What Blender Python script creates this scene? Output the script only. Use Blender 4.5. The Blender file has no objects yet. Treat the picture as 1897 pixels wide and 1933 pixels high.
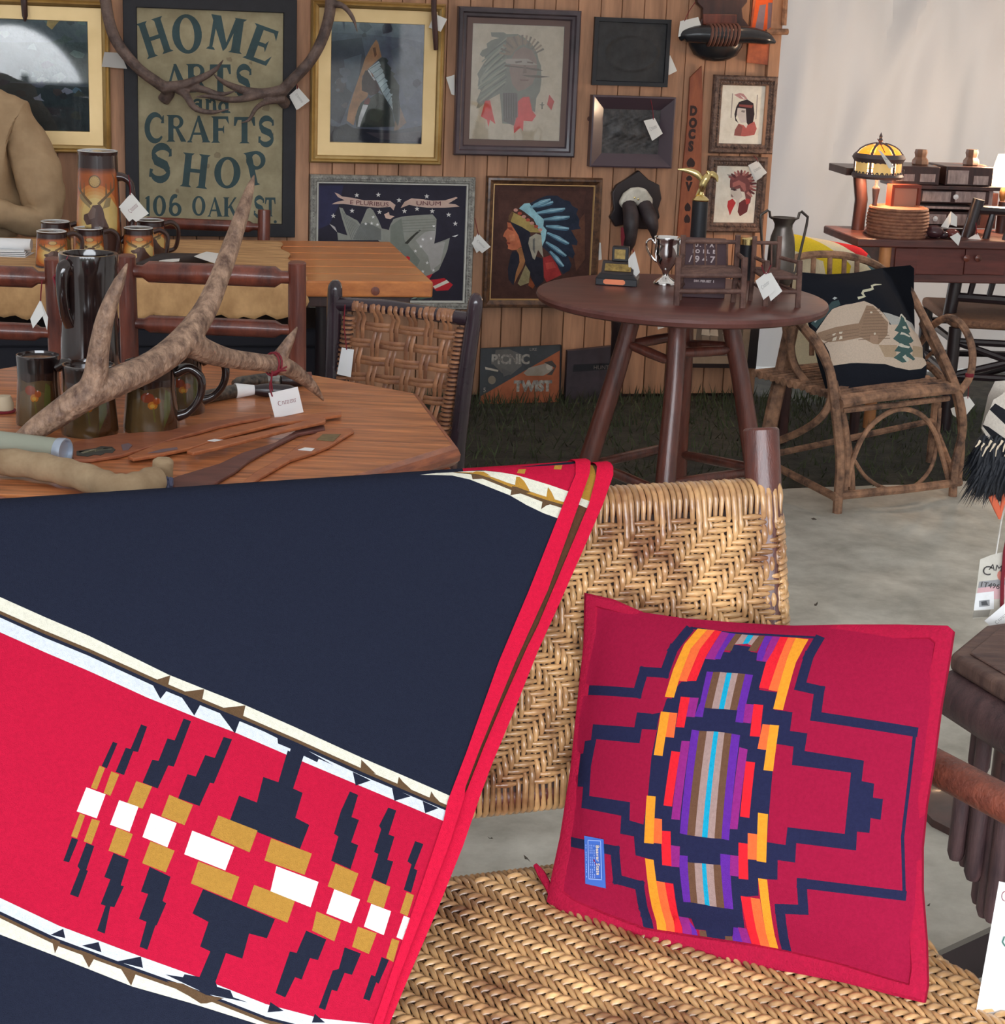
import bpy, bmesh, math, random
from mathutils import Vector, Matrix, geometry
from math import sin, cos, pi, radians

S = bpy.context.scene
COL = S.collection
V = Vector
random.seed(7)

# ---------------------------------------------------------------- camera
IW, IH, F = 1897, 1933, 3470.0
CAM = V((0, 0, 1.6))
PITCH, ROLL = radians(15.6), radians(2.36)
fwd = V((0, cos(PITCH), -sin(PITCH)))
_r = V((1, 0, 0)); _u = V((0, sin(PITCH), cos(PITCH)))
cr = cos(ROLL) * _r + sin(ROLL) * _u
cu = -sin(ROLL) * _r + cos(ROLL) * _u
cd = bpy.data.cameras.new('camera'); cam = bpy.data.objects.new('camera', cd); COL.objects.link(cam)
m3 = Matrix((cr, cu, -fwd)).transposed()
cam.matrix_world = Matrix.Translation(CAM) @ m3.to_4x4()
cd.sensor_fit = 'VERTICAL'; cd.sensor_height = 36.0; cd.lens = F / IH * 36.0
cd.clip_start = 0.05; cd.clip_end = 300
S.camera = cam

# ---------------------------------------------------------------- light
SKY = 10.2
w = bpy.data.worlds.new('sky'); S.world = w; w.use_nodes = True
nt = w.node_tree; bg = nt.nodes['Background']
geo = nt.nodes.new('ShaderNodeTexCoord'); sep = nt.nodes.new('ShaderNodeSeparateXYZ')
ramp = nt.nodes.new('ShaderNodeValToRGB')
nt.links.new(geo.outputs['Generated'], sep.inputs[0]); nt.links.new(sep.outputs['Z'], ramp.inputs[0])
ramp.color_ramp.elements[0].color = (0.86, 0.92, 1, 1); ramp.color_ramp.elements[1].color = (1, 1, 1, 1)
nt.links.new(ramp.outputs[0], bg.inputs[0]); bg.inputs[1].default_value = SKY
sun = bpy.data.lights.new('sun', 'SUN'); sun.energy = .8; sun.angle = radians(60); sun.color = (1, .97, .93)
so = bpy.data.objects.new('sun', sun); COL.objects.link(so); so.rotation_euler = (radians(38), 0, radians(-15))
S.view_settings.view_transform = 'Standard'; S.view_settings.look = 'None'
S.view_settings.gamma = 1; S.view_settings.use_curve_mapping = False
S.view_settings.exposure = 0.0
S.cycles.use_denoising = True
# the open front of the tent, marked for the renderer as the window the sky comes through (a portal gives no light of its own)
pl_ = bpy.data.lights.new('tent_opening', 'AREA'); pl_.shape = 'RECTANGLE'; pl_.size = 6.7; pl_.size_y = 3.3; pl_.cycles.is_portal = True
po = bpy.data.objects.new('tent_opening', pl_); COL.objects.link(po); po.location = (.1, -2.05, 1.65); po.rotation_euler = (pi / 2, 0, 0)

# ---------------------------------------------------------------- pixel -> world helpers (measuring the photograph)
def ray(x, y): return fwd + (x - IW / 2) / F * cr - (y - IH / 2) / F * cu
def onz(x, y, z): d = ray(x, y); return CAM + d * ((z - CAM.z) / d.z)
def onp(x, y, p, n): d = ray(x, y); return CAM + d * ((V(p) - CAM).dot(n) / d.dot(n))
def aty(x, y, Y): d = ray(x, y); return CAM + d * (Y / d.y)
def mpp(p): return (V(p) - CAM).dot(fwd) / F          # metres per pixel at a point
def stand(bx, by, ytop, z0):
    b = onz(bx, by, z0); return b, aty(bx, ytop, b.y).z - z0, mpp(b)
def Z(ox, oy, s, pts): return [(ox + x / s, oy + y / s) for x, y in pts]

# ---------------------------------------------------------------- colour and materials
def lin(c):
    c /= 255.0
    return c / 12.92 if c <= .04045 else ((c + .055) / 1.055) ** 2.4
def rgb(r, g, b, k=1.0): return tuple(min(.93, lin(x) * k) for x in (r, g, b)) + (1,)
KB = 2.1     # tones read off the dim back of the tent -> true surface colour
KF = 0.95    # tones read off the bright front
_m = {}
def mat(name, c, rough=.6, metal=0, c2=None, ns=8, stretch=(1, 1, 1), bump=0, bs=60, coat=0, rnd=0, spec=.5, attr=False, nd=4, emit=0, sheen=0, coh=False):
    if name in _m: return _m[name]
    m = bpy.data.materials.new(name); m.use_nodes = True; _m[name] = m
    t = m.node_tree; b = t.nodes['Principled BSDF']; N = t.nodes.new; L = t.links.new
    b.inputs['Roughness'].default_value = rough; b.inputs['Metallic'].default_value = metal
    b.inputs['Coat Weight'].default_value = coat; b.inputs['Coat Roughness'].default_value = .12
    b.inputs['Specular IOR Level'].default_value = spec; b.inputs['Sheen Weight'].default_value = sheen
    tc = N('ShaderNodeTexCoord'); mp = N('ShaderNodeMapping'); mp.inputs['Scale'].default_value = stretch
    L(tc.outputs['Object'], mp.inputs[0])
    out = None
    if attr:
        a = N('ShaderNodeAttribute'); a.attribute_name = 'Col'; out = a.outputs['Color']
    if c2 is not None or (attr and ns):
        nz = N('ShaderNodeTexNoise'); nz.inputs['Scale'].default_value = ns; nz.inputs['Detail'].default_value = nd
        nz.inputs['Roughness'].default_value = .65
        L(mp.outputs[0], nz.inputs['Vector'])
        if rnd and not coh:
            oi = N('ShaderNodeObjectInfo'); va = N('ShaderNodeVectorMath'); va.operation = 'ADD'
            sc = N('ShaderNodeVectorMath'); sc.operation = 'SCALE'; sc.inputs[3].default_value = 7.3
            L(oi.outputs['Random'], sc.inputs[0]); L(mp.outputs[0], va.inputs[0]); L(sc.outputs[0], va.inputs[1]); L(va.outputs[0], nz.inputs['Vector'])
        rp = N('ShaderNodeMapRange'); rp.inputs[1].default_value = .32; rp.inputs[2].default_value = .68
        L(nz.outputs[0], rp.inputs[0])
        mx = N('ShaderNodeMix'); mx.data_type = 'RGBA'
        L(rp.outputs[0], mx.inputs[0])
        if attr:
            mx.blend_type = 'MULTIPLY'; mx.clamp_result = False
            L(out, mx.inputs[6]); mx.inputs[7].default_value = c2 or (.8, .8, .8, 1)
        else:
            mx.inputs[6].default_value = c; mx.inputs[7].default_value = c2
        out = mx.outputs[2]
    if rnd:
        oi = N('ShaderNodeObjectInfo'); mr = N('ShaderNodeMapRange'); mr.inputs[3].default_value = 1 - rnd; mr.inputs[4].default_value = 1 + rnd
        L(oi.outputs['Random'], mr.inputs[0])
        hv = N('ShaderNodeHueSaturation'); L(mr.outputs[0], hv.inputs['Value'])
        if out: L(out, hv.inputs['Color'])
        else: hv.inputs['Color'].default_value = c
        out = hv.outputs[0]
    if out: L(out, b.inputs['Base Color'])
    else: b.inputs['Base Color'].default_value = c
    if bump:
        n2 = N('ShaderNodeTexNoise'); n2.inputs['Scale'].default_value = bs; n2.inputs['Detail'].default_value = 3
        L(mp.outputs[0], n2.inputs['Vector'])
        bp = N('ShaderNodeBump'); bp.inputs['Strength'].default_value = bump; bp.inputs['Distance'].default_value = .004
        L(n2.outputs[0], bp.inputs['Height']); L(bp.outputs[0], b.inputs['Normal'])
    if emit:
        b.inputs['Emission Color'].default_value = c; b.inputs['Emission Strength'].default_value = emit
    return m

# ---------------------------------------------------------------- objects
def tag(o, label=None, cat=None, group=None, kind=None):
    for k, v in (('label', label), ('category', cat), ('group', group), ('kind', kind)):
        if v: o[k] = v
    return o
def thing(name, label, cat, loc=(0, 0, 0), rotz=0, group=None, kind=None):
    o = bpy.data.objects.new(name, None); COL.objects.link(o); o.empty_display_size = .05
    o.location = loc; o.rotation_euler = (0, 0, rotz)
    o['_inv'] = 0
    del o['_inv']
    return tag(o, label, cat, group, kind)
def minv(o):
    m = Matrix.Translation(o.location) @ o.rotation_euler.to_matrix().to_4x4() @ Matrix.Diagonal((*o.scale, 1))
    while o.parent:
        o = o.parent
        m = Matrix.Translation(o.location) @ o.rotation_euler.to_matrix().to_4x4() @ m
    return m.inverted()
def copy_tree(o, parent=None):
    c = o.copy(); COL.objects.link(c)
    if parent: c.parent = parent
    for ch in list(o.children): copy_tree(ch, c)
    return c
def link(name, me, m, parent=None):
    o = bpy.data.objects.new(name, me); COL.objects.link(o)
    for x in (m if isinstance(m, (list, tuple)) else [m]): me.materials.append(x)
    if parent: o.parent = parent
    return o
class MB:
    def __init__(s): s.v = []; s.f = []; s.mi = []; s.cur = 0
    def face(s, *i): s.f.append(i); s.mi.append(s.cur)
    def add(s, pts): n = len(s.v); s.v += [V(p) for p in pts]; return n
    def tube(s, pts, r, n=8, cap=True, sq=1.0):
        pts = [V(p) for p in pts]; k = len(pts)
        rs = [r] * k if isinstance(r, (int, float)) else r
        up = None; rings = []
        for i, p in enumerate(pts):
            t = (pts[min(i + 1, k - 1)] - pts[max(i - 1, 0)]).normalized()
            if up is None:
                a = V((0, 0, 1)) if abs(t.z) < .9 else V((1, 0, 0)); up = (a - t * a.dot(t)).normalized()
            else: up = (up - t * up.dot(t)).normalized()
            sd = t.cross(up)
            rings.append(s.add([p + (sd * cos(2 * pi * j / n) * sq + up * sin(2 * pi * j / n)) * rs[i] for j in range(n)]))
        for a, b in zip(rings, rings[1:]):
            for j in range(n): s.face(a + j, a + (j + 1) % n, b + (j + 1) % n, b + j)
        if cap:
            s.face(*[rings[0] + j for j in range(n)][::-1]); s.face(*[rings[-1] + j for j in range(n)])
        return s
    def box(s, lo, hi, M=None):
        x0, y0, z0 = lo; x1, y1, z1 = hi
        p = [V(q) for q in ((x0, y0, z0), (x1, y0, z0), (x1, y1, z0), (x0, y1, z0), (x0, y0, z1), (x1, y0, z1), (x1, y1, z1), (x0, y1, z1))]
        if M: p = [M @ q for q in p]
        a = s.add(p)
        for q in ((0, 3, 2, 1), (4, 5, 6, 7), (0, 1, 5, 4), (1, 2, 6, 5), (2, 3, 7, 6), (3, 0, 4, 7)): s.face(*[a + i for i in q])
        return s
    def lathe(s, prof, n=20, c=(0, 0, 0), M=None, ex=1, ey=1):
        rings = []
        for r, z in prof:
            p = [V((c[0] + r * ex * cos(2 * pi * j / n), c[1] + r * ey * sin(2 * pi * j / n), c[2] + z)) for j in range(n)]
            rings.append(s.add([M @ q for q in p] if M else p))
        for a, b in zip(rings, rings[1:]):
            for j in range(n): s.face(a + j, a + (j + 1) % n, b + (j + 1) % n, b + j)
        if prof[0][0] > 1e-5: s.face(*[rings[0] + j for j in range(n)][::-1])
        if prof[-1][0] > 1e-5: s.face(*[rings[-1] + j for j in range(n)])
        return s
    def prism(s, base, d):
        base = [V(p) for p in base]; n = len(base); d = V(d)
        a = s.add(base); b = s.add([p + d for p in base])
        s.face(*[a + i for i in range(n)][::-1]); s.face(*[b + i for i in range(n)])
        for i in range(n): s.face(a + i, a + (i + 1) % n, b + (i + 1) % n, b + i)
        return s
    def grid(s, fn, nu, nv):
        a = s.add([fn(i / nu, j / nv) for j in range(nv + 1) for i in range(nu + 1)])
        for j in range(nv):
            for i in range(nu):
                q = a + j * (nu + 1) + i; s.face(q, q + 1, q + nu + 2, q + nu + 1)
        return s
    def moulding(s, P, w, h, prof):
        # P(x, z, d): picture plane to space; prof: (inset, height) pairs from the outside in
        rings = []
        for i, d in prof:
            rings.append(s.add([P(i, i, d), P(w - i, i, d), P(w - i, h - i, d), P(i, h - i, d)]))
        for a, b in zip(rings, rings[1:]):
            for j in range(4): s.face(a + j, a + (j + 1) % 4, b + (j + 1) % 4, b + j)
        return s
    def build(s, name, m, parent=None, world=False, bevel=0, seg=2, ang=38, smooth=True, rec=True):
        if world and parent:
            M = minv(parent); vs = [M @ p for p in s.v]
        else: vs = s.v
        me = bpy.data.meshes.new(name); me.from_pydata([tuple(p) for p in vs], [], s.f)
        if any(s.mi): me.polygons.foreach_set('material_index', s.mi)
        if rec:
            bm = bmesh.new(); bm.from_mesh(me); bmesh.ops.recalc_face_normals(bm, faces=bm.faces); bm.to_mesh(me); bm.free()
        if smooth:
            me.shade_smooth(); me.set_sharp_from_angle(angle=radians(ang))
        me.update()
        o = link(name, me, m, parent)
        if bevel:
            b = o.modifiers.new('bevel', 'BEVEL'); b.width = bevel; b.segments = seg; b.limit_method = 'ANGLE'; b.angle_limit = radians(40)
        return o
def recenter(o, p):
    # put a one-mesh thing's origin at p
    p = V(p); o.data.transform(Matrix.Translation(-p)); o.location = p; return o

# ---------------------------------------------------------------- flat print: coloured polygons on a surface, in paint order
def ccw(p):
    a = sum(p[i][0] * p[(i + 1) % len(p)][1] - p[(i + 1) % len(p)][0] * p[i][1] for i in range(len(p)))
    return p if a > 0 else p[::-1]
def art(name, polys, to3, m, parent=None, world=True, lines=(), smooth=False, k=1.0):
    """polys: [(colour, [(u, v) ..])], the first is the ground; to3(u, v) -> point"""
    vs, es, fs = [], [], []
    for c, p in polys:
        p = ccw(p); n = len(vs); vs += [V(q) for q in p]; fs.append(list(range(n, n + len(p))))
    for a, b in lines:
        n = len(vs); vs += [V(a), V(b)]; es.append((n, n + 1))
    ov, oe, of, _a, _b, orig = geometry.delaunay_2d_cdt(vs, es, fs, 0, 1e-6)
    keep = [(f, max(o)) for f, o in zip(of, orig) if o and 0 in o]
    used = sorted({i for f, _ in keep for i in f}); re_i = {q: k_ for k_, q in enumerate(used)}
    keep = [([re_i[q] for q in f], i) for f, i in keep]
    pts = [V(to3(ov[q].x, ov[q].y)) for q in used]
    if world and parent: M = minv(parent); pts = [M @ p for p in pts]
    me = bpy.data.meshes.new(name); me.from_pydata([tuple(p) for p in pts], [], [f for f, _ in keep])
    ca = me.color_attributes.new('Col', 'FLOAT_COLOR', 'CORNER')
    buf = []
    for f, i in keep:
        c = polys[i][0]; c = rgb(*c, k)
        buf += list(c) * len(f)
    ca.data.foreach_set('color', buf)
    if smooth: me.shade_smooth()
    me.update()
    return link(name, me, m, parent)
def stroke(pts, wd):
    """a polyline of even or tapering width as polygons"""
    out = []; k = len(pts); ws = [wd] * k if isinstance(wd, (int, float)) else wd
    L, R = [], []
    for i in range(k):
        a = V(pts[max(i - 1, 0)]); b = V(pts[min(i + 1, k - 1)]); d = (b - a).normalized(); n = V((-d.y, d.x)) * ws[i] / 2
        p = V(pts[i]); L.append(tuple(p + n)); R.append(tuple(p - n))
    return [L[i:i + 2] + R[i:i + 2][::-1] for i in range(k - 1)]
def steps(pts, wd):
    out = []
    for a, b in zip(pts, pts[1:]):
        a, b = V(a), V(b); d = (b - a).normalized(); n = V((-d.y, d.x)) * wd / 2; e = d * wd / 2
        out.append([tuple(a - e + n), tuple(b + e + n), tuple(b + e - n), tuple(a - e - n)])
    return out
def ell(cx, cy, rx, ry, n=18, a0=0): return [(cx + rx * cos(a0 + 2 * pi * i / n), cy + ry * sin(a0 + 2 * pi * i / n)) for i in range(n)]
def star(cx, cy, r): return [(cx + (r if i % 2 == 0 else r * .4) * sin(pi * i / 5), cy - (r if i % 2 == 0 else r * .4) * cos(pi * i / 5)) for i in range(10)]
def text(s, size, M, m, parent, name='lettering', sx=1.0, align='CENTER', depth=.0004, space=1.0, bold=0):
    cu_ = bpy.data.curves.new('t', 'FONT'); cu_.body = s; cu_.size = size; cu_.align_x = align; cu_.align_y = 'CENTER'; cu_.extrude = depth; cu_.space_character = space
    cu_.resolution_u = 3; cu_.offset = bold
    o = bpy.data.objects.new('t', cu_); COL.objects.link(o); bpy.context.view_layer.update()
    me = bpy.data.meshes.new_from_object(o.evaluated_get(bpy.context.evaluated_depsgraph_get())); bpy.data.objects.remove(o); bpy.data.curves.remove(cu_)
    me.name = name
    M = M @ Matrix.Diagonal((sx, 1, 1, 1))
    if parent: M = minv(parent) @ M
    me.transform(M); me.materials.clear()
    return link(name, me, m, parent)
def basis(o, x, y, n=None):
    x = V(x).normalized(); n = (n or x.cross(V(y))).normalized(); y = n.cross(x)
    M = Matrix((x, y, n)).transposed().to_4x4(); M.translation = V(o); return M
def bez(pts, n=6):
    """smooth curve through points (Catmull-Rom)"""
    p = [V(q) for q in pts]; p = [2 * p[0] - p[1]] + p + [2 * p[-1] - p[-2]]; out = []
    for i in range(1, len(p) - 2):
        for j in range(n):
            t = j / n
            out.append(.5 * ((2 * p[i]) + (p[i + 1] - p[i - 1]) * t + (2 * p[i - 1] - 5 * p[i] + 4 * p[i + 1] - p[i + 2]) * t * t + (3 * p[i] - p[i - 1] - 3 * p[i + 1] + p[i + 2]) * t ** 3))
    return out + [p[-2]]
def lerps(vals, n):
    """resample a list of radii to match bez()"""
    out = []
    for a, b in zip(vals, vals[1:]): out += [a + (b - a) * j / n for j in range(n)]
    return out + [vals[-1]]

# ---------------------------------------------------------------- shared materials
M_print = mat('printed_paper', (1, 1, 1, 1), .7, attr=True, ns=30, c2=(.86, .85, .82, 1), spec=.15)
M_paint = mat('oil_paint', (1, 1, 1, 1), .45, attr=True, ns=24, c2=(.62, .62, .64, 1), bump=.25, bs=90, spec=.15)
M_wool = mat('woven_wool', (1, 1, 1, 1), .95, attr=True, ns=220, c2=(.84, .84, .84, 1), bump=.5, bs=900, spec=.04)
M_sign = mat('painted_sign', (1, 1, 1, 1), .7, attr=True, ns=9, c2=(.66, .64, .6, 1), bump=.15, bs=70)
M_white = mat('tag_paper', (.82, .81, .77, 1), .7)
M_white2 = mat('bright_tag_paper', (.86, .86, .86, 1), .6)
M_redprint = mat('tag_print', (.28, .09, .11, 1), .7)
M_greyprint = mat('tag_grey_print', (.3, .29, .27, 1), .7)
M_string = mat('red_string', rgb(120, 25, 40), .8)
M_gold = mat('gilt', (.62, .44, .19, 1), .42, metal=.75, c2=(.4, .26, .1, 1), ns=5)
M_goldmat = mat('gilt_mat', (.74, .54, .28, 1), .4, metal=.7, c2=(.6, .42, .2, 1), ns=3)
M_log = mat('varnished_log', rgb(104, 54, 42, 1.15), .38, c2=rgb(60, 30, 26, 1.05), ns=4, stretch=(6, 6, 1), coat=.4, bump=.25, bs=40)
M_logred = mat('red_brown_log', rgb(124, 62, 44, 1.15), .4, c2=rgb(74, 34, 28, 1.05), ns=4, stretch=(6, 6, 1), coat=.35, bump=.2, bs=40)
M_dark = mat('dark_stained_wood', rgb(70, 42, 38, 1.3), .42, c2=rgb(42, 25, 25, 1.2), ns=5, stretch=(4, 4, 1), coat=.25)
M_near = mat('near_black_wood', rgb(44, 32, 34, 1.1), .35, c2=rgb(28, 22, 26, 1.1), ns=5, coat=.3)
M_bark = mat('bark_twig', rgb(150, 112, 86, 1.5), .8, c2=rgb(58, 42, 36, 1.3), ns=16, bump=.8, bs=80)
M_black = mat('black_paint', rgb(28, 28, 34, 1.0), .4)
M_brass = mat('brass', (.72, .56, .25, 1), .25, metal=1)
M_silver = mat('silver', (.86, .85, .84, 1), .07, metal=1)
M_glass = None
def glass():
    global M_glass
    if M_glass: return M_glass
    m = bpy.data.materials.new('clear_glass'); m.use_nodes = True; t = m.node_tree; N = t.nodes.new
    t.nodes.remove(t.nodes['Principled BSDF']); o = t.nodes['Material Output']
    tr = N('ShaderNodeBsdfTransparent'); gl = N('ShaderNodeBsdfGlossy'); gl.inputs['Roughness'].default_value = .03
    fr = N('ShaderNodeFresnel'); fr.inputs[0].default_value = 2.0; mx = N('ShaderNodeMixShader')
    t.links.new(fr.outputs[0], mx.inputs[0]); t.links.new(tr.outputs[0], mx.inputs[1]); t.links.new(gl.outputs[0], mx.inputs[2]); t.links.new(mx.outputs[0], o.inputs[0])
    M_glass = m; return m
# ================================================================ setting
WY = radians(13)
WP = V((0.05, 7.57, 0)); WX = V((cos(WY), sin(WY), 0)); WN = V((sin(WY), -cos(WY), 0)); ZZ = V((0, 0, 1))
def wall(x, y, off=0.0):
    """pixel -> (s, z) on the board wall, 'off' metres in front of it"""
    p = onp(x, y, WP + WN * off, WN); return (p - WP - WN * off).dot(WX), p.z
def W3(s, z, off=0.0): return WP + WX * s + ZZ * z + WN * off

M_pine = mat('pine_board', rgb(174, 130, 100, 1.5), .6, c2=rgb(136, 99, 75, 1.4), ns=3.2, stretch=(5, 5, .6), rnd=.13, bump=.15, bs=30)
M_knot = mat('pine_knot', rgb(84, 50, 40, 1.3), .6)
s1 = (wall(1476, 0)[0] + wall(1425, 690)[0]) / 2
wb = thing('wall_back', loc=W3(0, 0), label=None, cat=None, kind='structure', rotz=WY)
nb = MB(); nb.box((-2.6, .02, -.02), (s1, .05, 2.62)); nb.build('wall_backing', M_dark, wb)
pw = .0885; x = s1 - .05; i = 0
rnd = random.Random(3)
while x > -2.6:
    wd = pw * rnd.uniform(.94, 1.06)
    b = MB(); b.box((x - wd + .0012, rnd.uniform(0, .0025), 0), (x - .0012, .02, 2.6)); b.build('plank', M_pine, wb, bevel=.0022, seg=1)
    if rnd.random() < .5:
        kx, kz = x - wd * rnd.uniform(.3, .7), rnd.choice([.5, .8, 1.0, 1.2, 1.35, 1.55]) + rnd.uniform(-.1, .1)
        k = MB(); k.add([(kx + .006 * cos(q * pi / 5), -.0006, kz + .009 * sin(q * pi / 5)) for q in range(10)]); k.face(*range(10)); k.build('knot', M_knot, wb)
    x -= wd; i += 1
b = MB(); b.box((s1 - .05, -.022, 0), (s1, .05, 2.62)); b.build('corner_board', M_pine, wb, bevel=.003)

# white tent cloth behind and at the sides
M_tent = bpy.data.materials.new('tent_cloth'); M_tent.use_nodes = True
t = M_tent.node_tree; pb = t.nodes['Principled BSDF']; pb.inputs['Base Color'].default_value = (.46, .445, .435, 1); pb.inputs['Roughness'].default_value = .8
tl = t.nodes.new('ShaderNodeBsdfTranslucent'); tl.inputs[0].default_value = (.8, .78, .75, 1); mx = t.nodes.new('ShaderNodeMixShader'); mx.inputs[0].default_value = .05
t.links.new(pb.outputs[0], mx.inputs[1]); t.links.new(tl.outputs[0], mx.inputs[2]); t.links.new(mx.outputs[0], t.nodes['Material Output'].inputs[0])
TY = radians(8); TP = V((1.144, 8.45, 0)); TX = V((cos(TY), sin(TY), 0)); TN = V((sin(TY), -cos(TY), 0))
def tentpt(s, z):
    f = .05 * sin(s * 9 + 1.2 * sin(z * 2)) + .06 * sin(s * 3.1 + z * 1.5) + .03 * sin(s * 19 + z * 5 + sin(z * 3)) + .012 * sin(s * 41 - z * 7)
    # a long diagonal pull fold
    d = abs((s - .34) - (z - .9) * .42); f += .09 * math.exp(-(d / .07) ** 2)
    d = abs((s - 1.15) + (z - 1.2) * .3); f += .07 * math.exp(-(d / .06) ** 2)
    return TP + TX * s + ZZ * z + TN * (f * (.35 + .25 * z))
b = MB(); b.grid(lambda u, v: tentpt(-.55 + 4.2 * u, 2.75 * v), 150, 60)
o = b.build('wall_tent', M_tent, smooth=True, rec=False); tag(o, kind='structure')
b = MB(); b.grid(lambda u, v: V((3.4 + .03 * sin(v * 40),  -2 + 11.1 * v, 2.75 * u)), 4, 60); tag(b.build('wall_right', M_tent), kind='structure')
b = MB(); b.grid(lambda u, v: V((-3.2 + .03 * sin(v * 40),  -2 + 10.1 * v, 2.75 * u)), 4, 60); tag(b.build('wall_left', M_tent), kind='structure')
def roofpt(u, v):
    x, y = -3.4 + 7 * u, -2 + 11.2 * v
    return V((x, y, 3.3 - .35 * abs(x - .1) * .9 + .02 * sin(x * 3)))
b = MB(); b.grid(roofpt, 24, 20); tag(b.build('ceiling', M_tent), kind='structure')

M_soil = mat('trodden_grass', rgb(46, 46, 38, 1.9), .95, c2=rgb(26, 24, 22, 1.6), ns=14, bump=1, bs=120)
b = MB(); b.grid(lambda u, v: V((-30 + 60 * u, -40 + 60 * v, .004 * sin(u * 900) - .012)), 30, 30)
tag(b.build('ground', M_soil), kind='structure')
# pale cloth spread over the ground
M_tarp = mat('floor_cloth', rgb(188, 186, 176, 1.35), .8, c2=rgb(150, 147, 136, 1.2), ns=5, nd=8, bump=.3, bs=25)
TA = radians(17)
def tarppt(u, v):
    a, d = -2.6 + 5.4 * u, -4.6 + 5.4 * v
    p = V((.94, 6.14, 0)) + V((cos(TA), sin(TA), 0)) * (a) + V((-sin(TA), cos(TA), 0)) * min(d, 0)
    z = .006 + .005 * sin(a * 5 + d * 3) * sin(d * 4 - a) + .006 * max(0, sin(a * 2.3 + d * 6.1 + 1.5 * sin(a * 3))) ** 6
    p.z = z + .003 * sin(a * 19 + d * 7); p.x += .012 * sin(d * 9) * (u > .98)
    if v > .995: p.y += .015 * sin(a * 11) + .01 * sin(a * 27)
    return p
b = MB(); b.grid(lambda u, v: tarppt(u, v * .852), 110, 110)
o = b.build('floor_cloth', M_tarp, rec=False); recenter(o, (.5, 4, 0)); tag(o, 'pale grey cloth spread over the tent ground around the willow chair', 'groundsheet')
# grass by the wall
M_grass = mat('grass_blade', rgb(62, 72, 44, 1.5), .8, c2=rgb(46, 44, 32, 1.3), ns=3, rnd=0)
b = MB(); rg = random.Random(11)
for k in range(5200):
    q = rg.random() ** 1.6
    s = rg.uniform(-1.3, 1.9); d = .07 + q * 1.5
    p = W3(s, -.005, d + .01); h = rg.uniform(.02, .07) * (1.15 - .5 * q); a = rg.uniform(0, 2 * pi); wv = V((cos(a), sin(a), 0)) * .0035
    tip = p + V((rg.uniform(-.03, .03), rg.uniform(-.03, .03), h)); n = b.add([p - wv, p + wv, tip]); b.face(n, n + 1, n + 2)
tag(b.build('grass', M_grass, rec=False, smooth=False), 'short sparse grass growing along the foot of the board wall', 'grass', kind='stuff')

# the fairground outside, behind the viewer: seen only in the picture glass
M_leafy = mat('hedge_leaves', (.045, .065, .05, 1), .9, c2=(.14, .17, .15, 1), ns=2.5, nd=6)
b = MB(); b.grid(lambda u, v: V((-26 + 52 * u, -30 + 1.2 * sin(u * 70) + sin(v * 9), 4.2 * v + .6 * sin(u * 50 + 3) * v)), 90, 16)
o = b.build('tree_belt', M_leafy); recenter(o, (0, -30, 0)); tag(o, 'dark belt of trees across the fairground, mirrored in the picture glass', 'trees', kind='stuff')
def mirror(p, P, n): return p - 2 * (p - P).dot(n) * n
GP = W3(0, 0, .05)
c = mirror(aty(20, 168, 20), GP, WN); top = mirror(aty(20, 62, 20), GP, WN)
M_dome = mat('white_canvas', (.9, .92, .93, 1), .7)
b = MB(); b.lathe([(.85 * cos(a * pi / 20), 1.12 * sin(a * pi / 20)) for a in range(11)], 28); o = b.build('dome_tent', M_dome)
o.location = (c.x, c.y, 0); o.scale = (1, 1, 1); tag(o, 'white dome tent on the fairground, mirrored in the gilt-framed picture glass', 'tent')
c = mirror(aty(137, 178, 21), GP, WN)
M_blue = mat('blue_canvas', (.09, .27, .75, 1), .7)
b = MB(); b.lathe([(.25, .3), (.2, .37), (.0, .5)], 12)
for a in range(4): b.tube([(.2 * cos(a * pi / 2 + .7), .2 * sin(a * pi / 2 + .7), 0), (.2 * cos(a * pi / 2 + .7), .2 * sin(a * pi / 2 + .7), .32)], .012, 6)
o = b.build('blue_awning', M_blue); o.location = (c.x, c.y, 0); tag(o, 'small blue awning on posts, mirrored beside the white dome tent', 'awning')
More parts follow.
